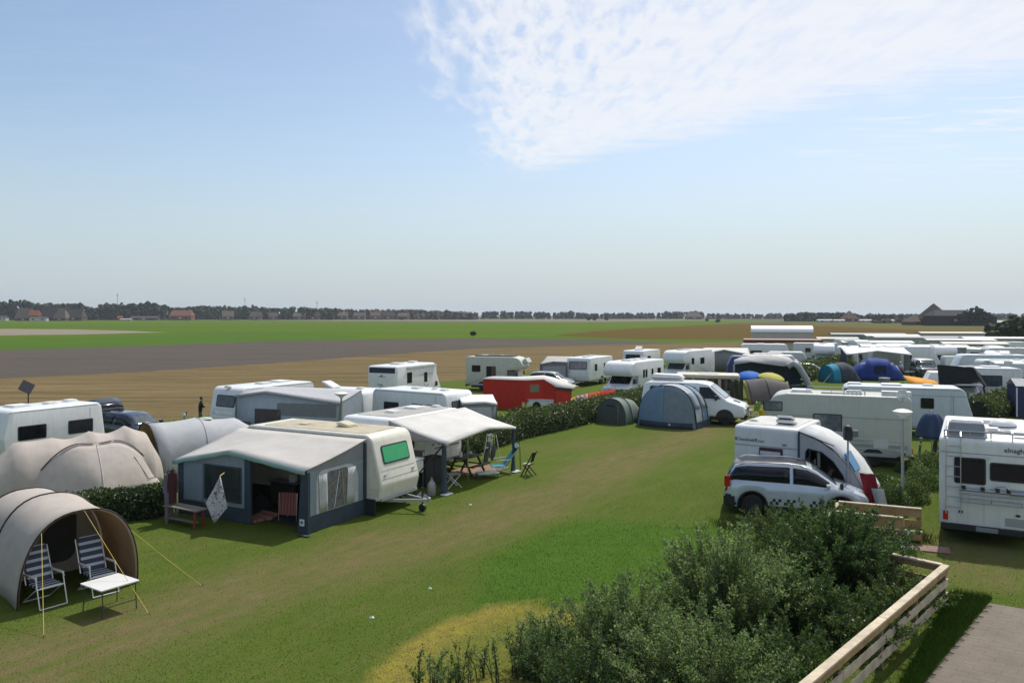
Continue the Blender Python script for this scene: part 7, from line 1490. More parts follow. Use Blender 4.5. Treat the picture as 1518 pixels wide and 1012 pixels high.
def blue_dome():
    B = M('royal_blue_tent_cloth', (.02, .06, .30), .8, trans=.22, var=.06, bump=.3, bscale=4); root = thing('dome_tent', 'large royal blue dome tent in front of the white canopy', 'tent', at(1299, 78), -6)
    H = [(-2.6, 1.4, .12, 0), (-1.9, 2.6, 1.35, 0), (-1.0, 3.0, 2.05, 0), (0, 3.0, 2.12, 0), (.9, 3.0, 2.0, 0), (1.7, 2.7, 1.35, 0), (2.5, 1.6, .1, 0)]
    MB().sheet(tunnel_rows(H, 4, .015, n=22)).build('flysheet', B, root, smooth=60, solid=.006)
    for i in (2, 4): MB().tube(hoop_line(H[i], .012, n=22), .025).build('hoop_sleeve', M('blue_sleeve', (.015, .04, .2), .8), root, smooth=60)
    panel(root, 'door_flap', (-.1, -1.42, 1.02), X, Z, 1.1, .9, .15, M('dark_blue_mesh', (.012, .02, .06), .9), t=.03)
    for (x, z) in ((-1.55, 1.62), (1.05, 1.55)): q = MB(); q.slab((x, -.95, z), Vector((.9, -.2, .3)).normalized(), Vector((0, .6, .8)).normalized(), rrect(-.22, .22, -.1, .1, .05), -.02, .05); q.build('vent', WPLAST, root)
    q = MB(); q.sheet([[(1.35, -1.1, 1.5), (1.55, -1.05, 1.42)], [(2.05, -1.0, .6), (2.2, -.9, .5)]]); q.build('reflective_strip', M('pale_blue_strip', (.35, .5, .75), .6), root, solid=.02)
blue_dome()
q = thing('concrete_post', 'squat grey concrete post standing on grass before blue dome tent', 'post', at(1311, 66.5), 0); b = MB(); b.lathe([(.42, 0), (.42, .95), (.38, 1.0), (0, 1.0)], 16); b.build('drum', M('grey_concrete', (.22, .22, .20), .9, var=.15), q, smooth=40); b = MB(); b.lathe([(.45, .98), (.45, 1.08), (0, 1.1)], 16); b.build('lid', M('pale_concrete', (.33, .33, .30), .9), q, smooth=40)
def white_canopy():
    closed_awning('wide white open fronted awning behind the royal blue dome tent', at(1352, 84), -12, 6.5, 3.2, 2.75, 2.1, 2.15, SHW, NAVY, anchor=(0, 0, 0), peak=(-3.4, 2.55), opening=(-6.45, -.2), rightm=WTENT)
    caravan('white caravan with rounded end attached to the white open awning', at(1340, 88.5), -12, L=7.0, Wd=2.3, H=2.85, front=(.9, .1), rtop=.5, hatches=((0, 0, .8), (-2, .1, .5)))
    J, E = standing('down', 'down', .06)
    person('person in a red and white top standing beside royal blue dome tent', at(1336, 77.5), 200, J, E, [(M('dark_trousers', (.04, .045, .06), .9), lambda c: c.z < .92), (M('red_shirt', (.42, .10, .09), .9), lambda c: .92 <= c.z < 1.18 and abs(c.y) < .23), (M('white_shirt', (.60, .60, .60), .9), lambda c: 1.18 <= c.z < 1.5)], hair=(.5, .47, .42))
    low_table('blue folding table at the mouth of the white awning', at(1348, 78.5), 10, M('steel_blue_top', (.06, .14, .22), .7), .5, .35, .75)
white_canopy()
car('black off road car with white bonnet facing the lawn beside white awning', at(1370, 79.5), 254, M('black_car_paint', (.012, .012, .014), .25, coat=.5), L=4.4, Wd=1.85, roofmat=M('pale_roof_paint', (.45, .46, .45), .4), cladding=True, scale=1.1, roofw=.62,
    top=[(-2.2, 1.0), (-2.1, 1.3), (-2.0, 1.66), (-1.7, 1.74), (0, 1.75), (.45, 1.68), (.95, 1.12), (1.95, 1.02), (2.15, .8), (2.2, .6)], belt=[(-2.2, .98), (0, 1.02), (1.2, 1.02), (2.1, .82), (2.2, .58)], glass=(-2.0, .8))
for i, (px, d, kind, lab) in enumerate(((1328, 104, 0, 'small white caravan wedged between far mobile homes and canopy'), (1398, 92, 1, 'white motorhome nose showing right of the white canopy caravan'), (1450, 92, 0, 'white caravan left of the delivery van in far rows'), (1490, 112, 0, 'pale caravan beneath the pale ridge mobile home'), (1210, 108, 0, 'low white caravan in front of the red fascia chalet'), (1265, 112, 1, 'white motorhome far behind the blue blind motorhome'), (1478, 82, 0, 'white caravan behind the white roofed long caravan'))):
    if kind: motorhome(lab, at(px, d), 240 + 8*i, L=6, Wd=2.3, H=2.85, windows=[(1, .4, 1.9, .7, .5), (1, -1.4, 1.9, .6, .5)])
    else: caravan(lab, at(px, d), [-18, 60, 238, -12][i % 4], L=4.8 + .3*i, Wd=2.2, H=2.55, body=[WHITE, GREYP, CREAM][i % 3], windows=[(-1, .9, 1.6, .9, .55), (-1, -1.1, 1.6, .7, .55), (1, .9, 1.6, .9, .55)], endwin=(1.4, .55, GLASSG))
def utility_box():
    root = thing('utility_box', 'bright white utility box standing behind the black awning panel', 'box', at(1411, 80), -10); q = MB(); q.box(-.9, .9, -.6, .6, .9, 2.2); q.build('body', SHW, root, bevel=.1, seg=2)
    q = MB(); q.box(-1.2, 1.0, -.75, .75, .15, .9); q.build('base', M('dark_base_box', (.03, .035, .03), .7), root, bevel=.05); q = MB(); q.lathe([(.0, -.02), (.3, 0), (.32, .06), (0, .1)], 16, (1.0, -.4, 1.7)); q.build('dish', WPLAST, root); q = MB(); q.tube([(.8, -.4, 1.5), (1.0, -.4, 1.7)], .04); q.build('bracket', TRIM, root)
utility_box()
def tailgate_car():
    root = car('silver estate car with raised tailgate and black screen seen from behind', at(1416, 55.5), 76, M('silver_grey_paint', (.46, .46, .48), .25, metal=.3, coat=.5), L=4.4, Wd=1.8, scale=1.12, open_gate=-10, top=[(-2.2, .95), (-2.1, 1.1), (-1.95, 1.5), (-1.6, 1.62), (0, 1.62), (.5, 1.55), (1.15, 1.05), (2.0, .9), (2.2, .65)], glass=(-1.9, .95))
    sc = thing('boot_tent', 'black boot tent screen standing over the raised tailgate', 'screen', at(1419, 53.0), -14); BLC = M('black_screen_cloth', (.022, .024, .03), .9, bump=.3, bscale=4)
    q = MB(); q.add([(-1.05, 0, 1.6), (.75, 0, 1.5), (.95, -.1, 2.85), (-1.25, -.1, 3.0)], [(0, 1, 2, 3)]); q.build('screen', BLC, sc, smooth=0, solid=.02); q = MB(); q.add([(.75, .02, 1.5), (1.3, .6, 1.6), (1.6, .5, 2.3), (.95, -.08, 2.85)], [(0, 1, 2, 3)]); q.build('side_wing', BLC, sc, smooth=0, solid=.02)
    q = MB(); q.tube([(1.0, -.05, 2.8), (1.75, .2, 1.6), (1.2, .1, .9), (1.35, .1, .3)], .07, 8); q.build('fabric_arm', M('grey_fabric_arm', (.2, .2, .21), .8), sc, smooth=60); q = MB(); q.tube([(1.6, .2, 1.7), (1.95, .3, .0)], .06, 8); q.build('leg', BLC, sc)
    q = MB(); q.tube([(-1.2, -.08, 2.98), (-1.0, 0, 0)], .025); q.build('pole', DSTEEL, sc)
    lv = thing('towing_trailer', 'low white trailer lid showing left of the black boot screen', 'trailer', at(1392, 64), -14); q = MB(); q.add([(-1.1, -.7, .95), (1.3, -.7, .95), (1.3, .9, .95), (-1.1, .9, .95), (-.7, -.5, 1.75), (1.1, -.5, 1.75), (1.1, .8, 1.8), (-.7, .8, 1.8)], [(0, 1, 5, 4), (1, 2, 6, 5), (2, 3, 7, 6), (3, 0, 4, 7), (4, 5, 6, 7)]); q.build('lid', SHW, lv, smooth=0, bevel=.04); q = MB(); q.box(-1.1, 1.3, -.7, .9, .4, .95); q.build('body', GREYCL, lv, bevel=.03)
    for s in (-.65, .85): wheel(lv, 0, s, .28, .16, 1 if s > 0 else -1)
tailgate_car()
wb = [at(1352, 60), at(1378, 59.4), at(1402, 58.4)]
root = thing('shade_cloth', 'orange shade cloth stretched low over poles left of boot screen', 'shade cloth', (wb[0].x, wb[0].y, 0), 0); iv = inv(root)
q = MB(); q.sheet([[iv @ p + Vector((0, 0, 1.05 - .12*i)) for i, p in enumerate(wb)], [iv @ p + Vector((.1, 1.6, 1.65 - .14*i)) for i, p in enumerate(wb)]]); q.build('cloth', M('orange_shade_cloth', (.80, .36, .02), .75, trans=.3), root, smooth=60, solid=.008)
for p in (wb[0], wb[2]): q = MB(); q.tube([iv @ p, iv @ p + Vector((0, 0, 1.0))], .02); q.build('pole', DSTEEL, root); q = MB(); q.tube([iv @ p + Vector((.1, 1.6, 0)), iv @ p + Vector((.1, 1.6, 1.4))], .02); q.build('pole', DSTEEL, root)
caravan('white caravan with wide grey rear window at right of boot screen', at(1464, 57.5), -15, L=3.9, Wd=2.3, H=2.55, windows=[(-1, -.55, 1.65, 2.3, .78), (-1, 1.95, 1.6, .2, .7)], hatches=((-1.1, 0, .5), (.2, .2, 1.2)), front=(.05, .05), wm=GLASSB, drawbar=False)
caravan('white caravan end with round vent standing right of wide window caravan', at(1500, 62), 66, L=4.6, Wd=2.3, H=2.6, anchor=(-2.3, 0, 0), body=LBLUE if False else GREYP, hatches=((-1.8, .2, .6), (0, 0, .4)), rear=(.0, .1))
caravan('long grey blue caravan with white roof behind wide window caravan', at(1474, 72), -14, L=6.8, Wd=2.3, H=2.75, body=MATS['blue_grey_coach_paint'], front=(.7, .1), rear=(.2, .3), hatches=((1, 0, .8), (-1, .1, .5)), rtop=.5)
caravan('white caravan with dark side stripe nearer the right edge', at(1508, 66), -14, L=6.0, Wd=2.3, H=2.6, body=GREYP, stripe=(1.9, .25, MATS['blue_grey_coach_paint']), windows=[(-1, -1.2, 1.6, 1.2, .5)])
caravan('pale caravan under awning roof at the right edge of far rows', at(1510, 88), -12, L=7, Wd=2.4, H=2.7, body=GREYP, hatches=((0, 0, .5),), windows=[(-1, 0, 1.6, 1.2, .6)])
car('white delivery van cab among the far rows near right edge', at(1474, 100), 250, M('white_car_paint', (.68, .69, .70)), L=4.8, Wd=1.9, scale=1.15, top=[(-2.4, 1.2), (-2.35, 2.0), (-2.2, 2.15), (.8, 2.15), (1.2, 1.9), (1.7, 1.2), (2.3, .95), (2.4, .6)], belt=[(-2.4, 1.1), (1.6, 1.12), (2.3, .9), (2.4, .55)], ws=(1.15, 1.68), rw=(-2.4, -2.34), glass=(.2, 1.4), pillar=None, roofw=.66, wx=(-1.5, 1.6), group='vans in the far rows')
def blue_tent_edge():
    root = thing('annex_tent', 'dark blue annex tent wall cut by the right edge of picture', 'tent', at(1521, 49), -15); NB = M('purple_navy_cloth', (.05, .055, .13), .85, trans=.1)
    q = MB(); q.box(-.55, 1.6, -.05, 1.6, .02, 1.95); q.build('wall', NB, root, smooth=0); q = MB(); q.sheet([[(-.6, -.15, 1.93), (1.7, -.15, 1.93)], [(-.6, .8, 2.35), (1.7, .8, 2.35)], [(-.6, 1.7, 1.93), (1.7, 1.7, 1.93)]]); q.build('roof', WTENT, root, smooth=0, solid=.01); panel(root, 'white_edge', (-.52, -.06, .95), X, Z, .08, 1.8, .01, WPLAST, t=.02)
blue_tent_edge()
# ---------------------------------------------------------------- vegetation
import numpy as np
def leaf_mat(name, c1, c2, c3, trans=.3, rough=.48, cl=.8):
    m = bpy.data.materials.new(name); MATS[name] = m; m.use_nodes = True; N = m.node_tree.nodes; L = m.node_tree.links; b = N['Principled BSDF']; b.inputs['Roughness'].default_value = rough; b.inputs['Specular IOR Level'].default_value = .45
    g = N.new('ShaderNodeNewGeometry'); cr = N.new('ShaderNodeValToRGB'); e = cr.color_ramp.elements; e[0].position = .1; e[0].color = (*c1, 1); e[1].position = .95; e[1].color = (*c3, 1); k = e.new(.55); k.color = (*c2, 1)
    nz = N.new('ShaderNodeTexNoise'); L.new(g.outputs['Position'], nz.inputs['Vector']); nz.inputs['Scale'].default_value = cl; nz.inputs['Detail'].default_value = 3
    ad = N.new('ShaderNodeMath'); ad.operation = 'MULTIPLY_ADD'; L.new(nz.outputs[0], ad.inputs[0]); ad.inputs[1].default_value = .9
    mm = N.new('ShaderNodeMath'); mm.operation = 'MULTIPLY_ADD'; L.new(g.outputs['Random Per Island'], mm.inputs[0]); mm.inputs[1].default_value = .7; mm.inputs[2].default_value = -.3; L.new(mm.outputs[0], ad.inputs[2])
    L.new(ad.outputs[0], cr.inputs[0]); L.new(cr.outputs[0], b.inputs['Base Color'])
    t = N.new('ShaderNodeBsdfTranslucent'); tg = N.new('ShaderNodeMix'); tg.data_type = 'RGBA'; tg.blend_type = 'MULTIPLY'; tg.inputs[0].default_value = 1; tg.inputs[7].default_value = (1.9, 2.0, 1.3, 1); L.new(cr.outputs[0], tg.inputs[6]); L.new(tg.outputs[2], t.inputs[0]); ms = N.new('ShaderNodeMixShader'); ms.inputs[0].default_value = trans; L.new(b.outputs[0], ms.inputs[1]); L.new(t.outputs[0], ms.inputs[2]); L.new(ms.outputs[0], N['Material Output'].inputs[0])
    return m
def tri_mesh(name, verts, tris, mat, parent=None, mi=None, mats=None):
    me = bpy.data.meshes.new(name); nv, nt_ = len(verts), len(tris)
    me.vertices.add(nv); me.vertices.foreach_set('co', verts.astype(np.float32).ravel())
    me.loops.add(nt_*3); me.loops.foreach_set('vertex_index', tris.astype(np.int32).ravel())
    me.polygons.add(nt_); me.polygons.foreach_set('loop_start', np.arange(0, nt_*3, 3, dtype=np.int32))
    for m in (mats or [mat]): me.materials.append(m)
    if mi is not None: me.polygons.foreach_set('material_index', mi.astype(np.int32))
    me.update(); me.validate()
    o = bpy.data.objects.new(name, me); COL.objects.link(o)
    if parent is not None: o.parent = parent
    return o
def nrm(a): return a/np.maximum(1e-9, np.linalg.norm(a, axis=1, keepdims=True))
def leaves(name, C, D, Lg, Wd, mat, parent, rs, fold=.18):
    n = len(C); D = nrm(D); A = nrm(rs.normal(size=(n, 3))); S = nrm(np.cross(D, A)); Nn = np.cross(S, D); Lg = np.asarray(Lg).reshape(-1, 1); Wd = np.asarray(Wd).reshape(-1, 1)
    v = np.empty((n, 4, 3)); v[:, 0] = C - D*Lg*.5; v[:, 2] = C + D*Lg*.5 - Nn*Lg*.12; v[:, 1] = C + S*Wd*.5 + Nn*Wd*fold; v[:, 3] = C - S*Wd*.5 + Nn*Wd*fold
    i = np.arange(n)[:, None]*4; t = np.concatenate([i + np.array([[0, 1, 2]]), i + np.array([[0, 2, 3]])], axis=0)
    o = tri_mesh(name, v.reshape(-1, 3), t, mat, parent); o['kind'] = 'stuff'; return o
L_HEDGE = leaf_mat('hedge_leaf', (.012, .026, .008), (.03, .055, .014), (.06, .095, .022))
L_HEDGE2 = leaf_mat('olive_hedge_leaf', (.025, .04, .012), (.05, .075, .02), (.09, .12, .035))
L_WILLOW = leaf_mat('grey_green_leaf', (.05, .088, .032), (.115, .165, .068), (.20, .25, .13), .5, cl=1.4)
L_DARK = leaf_mat('dark_shrub_leaf', (.014, .036, .010), (.04, .078, .024), (.095, .14, .042), .45, cl=1.6)
L_LIGHT = leaf_mat('light_shrub_leaf', (.025, .05, .014), (.06, .10, .025), (.11, .15, .045), .35)
TWIG = M('twig_bark', (.06, .045, .03), .9); PETAL = M('white_petals', (.6, .6, .5), .8); PINK = M('pink_petals', (.5, .35, .42), .8)
CORE = M('hedge_core', (.015, .018, .009), .95, var=.3, scale=8)  # solid dark core added inside to block the view through the leaves
def hedge(label, pts, w, h, n, lmat, ls=.09, seed=1, flowers=0, group='hedges between the pitches', hv=.2):
    rs = np.random.default_rng(seed); P_ = np.array([tuple(p.to_2d()) for p in pts]); seg = np.linalg.norm(np.diff(P_, axis=0), axis=1); cum = np.concatenate([[0], np.cumsum(seg)]); root = thing('hedge', label, 'hedge', (P_[0][0], P_[0][1], 0), 0, group)
    s = rs.random(n)*cum[-1]; k = np.clip(np.searchsorted(cum, s) - 1, 0, len(seg)-1); t = (s - cum[k])/seg[k]; c = P_[k] + (P_[k+1]-P_[k])*t[:, None]; d = (P_[k+1]-P_[k])/seg[k][:, None]; nn = np.stack([-d[:, 1], d[:, 0]], 1)
    a = rs.random(n)*math.pi; r = .62 + .42*rs.random(n)**.6
    hh = h*(1 + hv*np.array([noise.noise(Vector((x*.8, seed*3.1, 0)))*1.2 + .5*noise.noise(Vector((x*2.6, seed, 4))) for x in s])); ca = np.cos(a); x = np.sign(ca)*np.abs(ca)**.7*w/2*r; z = np.sin(a)**.65*hh*r
    x = x + .1*rs.normal(size=n)*w*.4; C = np.column_stack([c + nn*x[:, None] - P_[0], np.maximum(.03, z + rs.normal(size=n)*.04)])
    D = rs.normal(size=(n, 3)); D[:, 2] += .4; leaves('foliage', C, D, ls*(.6+.8*rs.random(n)), ls*.6*(.6+.7*rs.random(n)), lmat, root, rs)
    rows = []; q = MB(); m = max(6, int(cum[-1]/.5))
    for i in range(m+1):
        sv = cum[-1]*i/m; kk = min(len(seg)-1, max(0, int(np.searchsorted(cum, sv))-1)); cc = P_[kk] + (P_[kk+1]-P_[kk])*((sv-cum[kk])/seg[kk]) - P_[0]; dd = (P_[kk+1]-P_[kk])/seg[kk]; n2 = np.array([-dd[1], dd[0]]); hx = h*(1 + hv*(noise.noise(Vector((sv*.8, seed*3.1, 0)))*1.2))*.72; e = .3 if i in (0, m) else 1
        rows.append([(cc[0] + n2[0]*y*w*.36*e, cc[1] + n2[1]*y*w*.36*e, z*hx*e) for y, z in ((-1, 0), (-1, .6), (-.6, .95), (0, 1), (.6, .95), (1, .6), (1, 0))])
    q.sheet(rows); q.build('dark_core', CORE, root, smooth=60)
    if flowers:
        f = rs.integers(0, n, flowers); leaves('flowers', C[f]*np.array([1.02, 1.02, 1.03]) , rs.normal(size=(flowers, 3)), .09*(.7+.6*rs.random(flowers)), .08*np.ones(flowers), PETAL, root, rs)
    return root
hedge('dark leafy hedge with white flowers between dome tent and slate awning', [P(96, 785), P(150, 772), P(246, 762)], 1.1, .95, 9000, L_HEDGE, .10, 1, 26)
hedge('long leafy hedge running from sun canopy to the green tent', [P(668, 678), P(720, 662), P(765, 648), P(830, 634), P(893, 618), P(940, 604), P(1000, 594)], 1.5, 1.28, 20000, L_HEDGE2, .14, 2, 40)
hedge('olive hedge behind the turquoise igloo and the white hatchback', [P(1178, 566), P(1205, 558), P(1245, 548), P(1292, 538)], 2.4, 1.55, 9000, L_HEDGE2, .26, 3, 20)
hedge('hedge with pale flowers cut by the right edge of picture', [P(1442, 622), P(1475, 614), P(1510, 604), P(1560, 590)], 2.2, 1.35, 9000, L_HEDGE2, .17, 4, 60)
def small_shrub(label, p, r, h, n, lmat, ls, seed, flowers=0, name='shrub', group=None, fm=None):
    rs = np.random.default_rng(seed); root = thing(name, label, 'shrub', p, 0, group)
    th = rs.random(n)*2*math.pi; u = rs.random(n); rr = r*(.35 + .65*rs.random(n)**.5); ph = np.arccos(u)
    lump = 1 + .28*np.array([noise.noise(Vector((math.cos(a)*1.6, math.sin(a)*1.6, b*2 + seed))) for a, b in zip(th, u)])
    C = np.column_stack([np.cos(th)*np.sin(ph)*rr*lump, np.sin(th)*np.sin(ph)*rr*lump, np.maximum(.02, u*h*(rr/r)*lump)]); D = rs.normal(size=(n, 3)) + np.column_stack([C[:, :2], np.full(n, .5)])
    leaves('foliage', C, D, ls*(.6+.8*rs.random(n)), ls*.5*(.6+.8*rs.random(n)), lmat, root, rs)
    for k in range(5): a = k*1.26 + seed; q = MB(); q.tube([(0, 0, 0), (.3*r*math.cos(a), .3*r*math.sin(a), h*.4), (.6*r*math.cos(a), .6*r*math.sin(a), h*.75)], .015, 5, .005); q.build('stem', TWIG, root)
    if flowers: f = rs.integers(0, n, flowers); leaves('flowers', C[f]*1.05, rs.normal(size=(flowers, 3)), .055*np.ones(flowers), .05*np.ones(flowers), fm or PETAL, root, rs)
for i, (x, y, r, h, lab) in enumerate(((1318, 752, .7, .8, 'straggly shrub left of the tall mushroom lamp post'), (1345, 742, .7, .75, 'light shrub at the foot of the tall mushroom lamp post'), (1368, 722, .8, .85, 'flowering shrub between lamp post and the corner motorhome'), (1380, 698, .7, .8, 'shrub with pale flowers beside the corner motorhome flank'), (1310, 725, .6, .55, 'low shrub behind the red towel of the porch awning'), (1350, 700, .55, .5, 'small shrub on the grass below the beige motorhome corner'))):
    small_shrub(lab, P(x, y), r, h, 2600, L_LIGHT, .085, 20+i, 14, group='shrubs round the lamp post')
# foreground willow like bushes: upright stems with plumes of leaves
def bush(label, c, rx, ry, h, stems, per, lmat, ls, seed, lean=.35, group='bushes behind the fence', spread=.13, taper=.55, flowers=0):
    rs = np.random.default_rng(seed); root = thing('bush', label, 'bush', c, 0, group); q = MB(); Cs, Ds = [], []
    for k in range(stems):
        a = rs.random()*6.283; r = math.sqrt(rs.random()); bx, by = r*rx*.62*math.cos(a), r*ry*.62*math.sin(a); ed = 1 - taper*r**2; hh = h*ed*(.62 + .52*rs.random()**1.3)
        ln = np.array([rx*.5*r*math.cos(a) + rs.normal()*.12, ry*.5*r*math.sin(a) + rs.normal()*.12]); bend = 1.5 + rs.random()
        def pos(t): return np.column_stack([bx + ln[0]*t**bend, by + ln[1]*t**bend, hh*t])
        tt = np.linspace(0, 1, 6); q.tube([tuple(p) for p in pos(tt)], .012, 4, .003)
        m = int(per*(.6+.8*rs.random())*hh/h); t = np.clip(rs.random(m)**.72*1.03, .04, 1.02); p = pos(t); ro = spread*(1.25 - .95*t)*(.4+.9*rs.random(m)); an = rs.random(m)*6.283; off = np.column_stack([np.cos(an)*ro, np.sin(an)*ro, rs.normal(size=m)*.03 + ro*.35])
        Cs.append(p + off); Ds.append(np.column_stack([np.cos(an)*.7, np.sin(an)*.7, .55 + .5*rs.normal(size=m)]) + .5*rs.normal(size=(m, 3)))
    C = np.concatenate(Cs); D = np.concatenate(Ds); n = len(C); C[:, 2] = np.maximum(C[:, 2], .02)
    leaves('foliage', C, D, ls*(.55+.9*rs.random(n)), ls*.42*(.6+.8*rs.random(n)), lmat, root, rs); q.build('stems', TWIG, root, smooth=0, recalc=False)['kind'] = 'stuff'
    if flowers: f = rs.integers(0, n, flowers); leaves('flowers', C[f]*1.03, rs.normal(size=(flowers, 3)), .05*np.ones(flowers), .045*np.ones(flowers), PINK, root, rs)
    return root
bush('big dark green bush nearest the wooden fence corner', at(1240, 19.0), 1.75, 1.5, 1.7, 200, 250, L_DARK, .075, 31, taper=.42, spread=.17)
bush('tall grey green bush in the middle of the foreground', at(1075, 16.0), 1.6, 1.2, 1.95, 190, 260, L_WILLOW, .066, 32, taper=.45, spread=.17)
bush('grey green bush left of the tall middle bush', at(925, 14.6), 1.3, 1.0, 1.38, 140, 230, L_WILLOW, .062, 33, taper=.5, spread=.16)
bush('grey green bush along the lower edge below the tall one', at(1035, 12.6), 1.5, .9, 1.5, 140, 240, L_WILLOW, .062, 34, taper=.45, spread=.16)
bush('feathery grey green bush at the left end of bushes', at(812, 14.0), .8, .7, .98, 75, 190, L_WILLOW, .058, 44, taper=.5, spread=.14)
bush('low dark bush on the lower edge left of the others', at(862, 12.7), .95, .75, 1.12, 80, 150, L_DARK, .055, 35, taper=.5)
bush('dark bush between the tall bush and the fence rail', at(1165, 13.6), .85, .9, 1.05, 80, 170, L_DARK, .06, 36, taper=.5)
bush('dark leafy bush filling the gap below the big dark one', at(1192, 16.0), 1.15, .9, 1.12, 110, 200, L_DARK, .064, 45, taper=.45, spread=.16)
bush('light leaved low bush close under the fence top rail', at(1270, 15.2), 1.0, 1.0, .85, 85, 150, L_LIGHT, .062, 37, taper=.4, flowers=30, group='low plants under the fence')
bush('low plants with pink flowers inside the fence corner', at(1330, 17.2), 1.0, .9, .72, 80, 140, L_LIGHT, .066, 38, taper=.4, flowers=36, group='low plants under the fence')
bush('dark low plants at the lower end of the fence', at(1195, 12.4), .8, .8, .72, 60, 150, L_DARK, .06, 39, taper=.4, flowers=8, group='low plants under the fence')
bush('wispy bush in front of the silver car rear wheel', at(1150, 22.6), 1.3, .8, .85, 70, 80, L_LIGHT, .06, 40, taper=.5, spread=.09)
bush('wispy olive bush in front of the silver car door', at(1215, 22.0), 1.1, .8, .95, 70, 90, L_WILLOW, .06, 41, taper=.5, spread=.09)
bush('thin light bush on the far side of the dark one', at(1120, 19.3), 1.2, .9, 1.0, 70, 120, L_LIGHT, .06, 42, taper=.6, spread=.1)
for i, (px, d, h, lab) in enumerate(((618, 13.4, .72, 'short leafy weed stem furthest left on the dead grass'), (648, 13.6, .62, 'thin weed stem second from left on the dead grass'), (690, 13.3, .95, 'tall leafy weed with dark side shoots on dead grass'), (738, 13.6, 1.05, 'tallest leafy weed standing on the dead grass edge'), (770, 13.9, 1.15, 'leafy weed with bare top beside the bushes'), (668, 13.2, .7, 'bare stemmed weed between two leafy weeds'), (712, 13.9, .75, 'slender weed behind the tall leafy weed'))):
    bush(lab, at(px, d), .16 + .05*(i % 3), .14, h, 5 + 2*(i % 3), 60 + 25*(i % 2), L_WILLOW if i % 2 else L_DARK, .055, 60+i, group='tall weeds on the dead grass', spread=.07, taper=.3)
# ---------------------------------------------------------------- fences
FW = M('bleached_pine_board', (.50, .42, .30), .75, var=.2, streak=.25, bump=.25, bscale=9); FB = M('golden_pine_board', (.36, .23, .10), .75, var=.22, streak=.3, bump=.25, bscale=9); FPOST = M('fence_post_wood', (.22, .16, .09), .85, var=.15, bump=.3)
GRAIN = {}
def board(root, a, b, z, hh, t, mat, r2, wavy=0.0, name='board', n=12):
    """upright plank from a to b (local ground points) with a slightly uneven edge"""
    a, b = Vector(a), Vector(b); d = (b-a); nn = Vector((-d.y, d.x, 0)).normalized()*t/2; lo, hi = [], []
    for i in range(n+1):
        p = a + d*i/n; lo.append(p + Vector((0, 0, z - hh/2 + wavy*(r2.random()-.5)))); hi.append(p + Vector((0, 0, z + hh/2 + wavy*(r2.random()-.5)*1.2)))
    q = MB(); q.sheet([[p - nn for p in lo], [p - nn for p in hi], [p + nn for p in hi], [p + nn for p in lo], [p - nn for p in lo]])
    q.poly([lo[0]-nn, hi[0]-nn, hi[0]+nn, lo[0]+nn]); q.poly([lo[-1]-nn, hi[-1]-nn, hi[-1]+nn, lo[-1]+nn]); return q.build(name, mat, root, smooth=0)
def cap(root, a, b, z, w, t, mat, name='cap_rail'):
    q = MB(); q.bar(Vector(a) + Vector((0, 0, z)), Vector(b) + Vector((0, 0, z)), w, t); return q.build(name, mat, root, smooth=0, bevel=.006)
def front_fence():
    r2 = random.Random(2); A, B = P(1192, 1012, .9), P(1402, 836, .9); d = (A-B).to_2d().normalized(); B2 = B.to_2d(); root = thing('board_fence', 'pale wooden board fence running along the paved path to its corner', 'fence', (B2.x, B2.y, 0), 0)
    d3 = Vector((d.x, d.y, 0)); n = Vector((-d.y, d.x, 0)); n = n if n.x > 0 else -n; bay = 2.05
    for k in range(5):
        a = d3*bay*k; b = d3*bay*(k+1)
        q = MB(); q.box(-.045, .045, -.045, .045, 0, .845); q.xf(Matrix.Translation(a + d3*.06 - n*.03) @ Matrix.Rotation(math.atan2(d.y, d.x), 4, 'Z')); q.build('post', FPOST, root, smooth=0)
        cap(root, a + d3*.004 + n*.004*(k % 2), b - d3*.004 + n*.004*(k % 2), .875 + .003*(k % 2), .15, .045, FW)
        board(root, a + n*.035, b - d3*.006 + n*.035, .785, .12, .025, FB, r2, .006)
        board(root, a + n*.037, b - d3*.01 + n*.037, .53, .15, .028, FW, r2, .016, n=22); board(root, a + n*.035, b - d3*.01 + n*.035, .24, .15, .028, FW, r2, .022, n=22)
    # return to the left
    C = P(1322, 819, .9).to_2d() - B2; C = Vector((C.x, C.y, 0)); u = C.normalized(); q = MB(); cap(root, u*.08, C, .872, .14, .045, FW)
    board(root, u*.08 - Vector((0, .03, 0)), C - Vector((0, .03, 0)), .785, .12, .025, FB, r2); board(root, u*.1 - Vector((0, .03, 0)), C - Vector((0, .03, 0)), .5, .14, .028, FB, r2, .02); board(root, u*.1 - Vector((0, .03, 0)), C - Vector((0, .03, 0)), .22, .14, .028, FB, r2, .02)
    q = MB(); q.box(-.045, .045, -.045, .045, 0, .845); q.xf(Matrix.Translation(C - u*.05)); q.build('post', FPOST, root, smooth=0)
    return n, d3, B2
FN = front_fence()
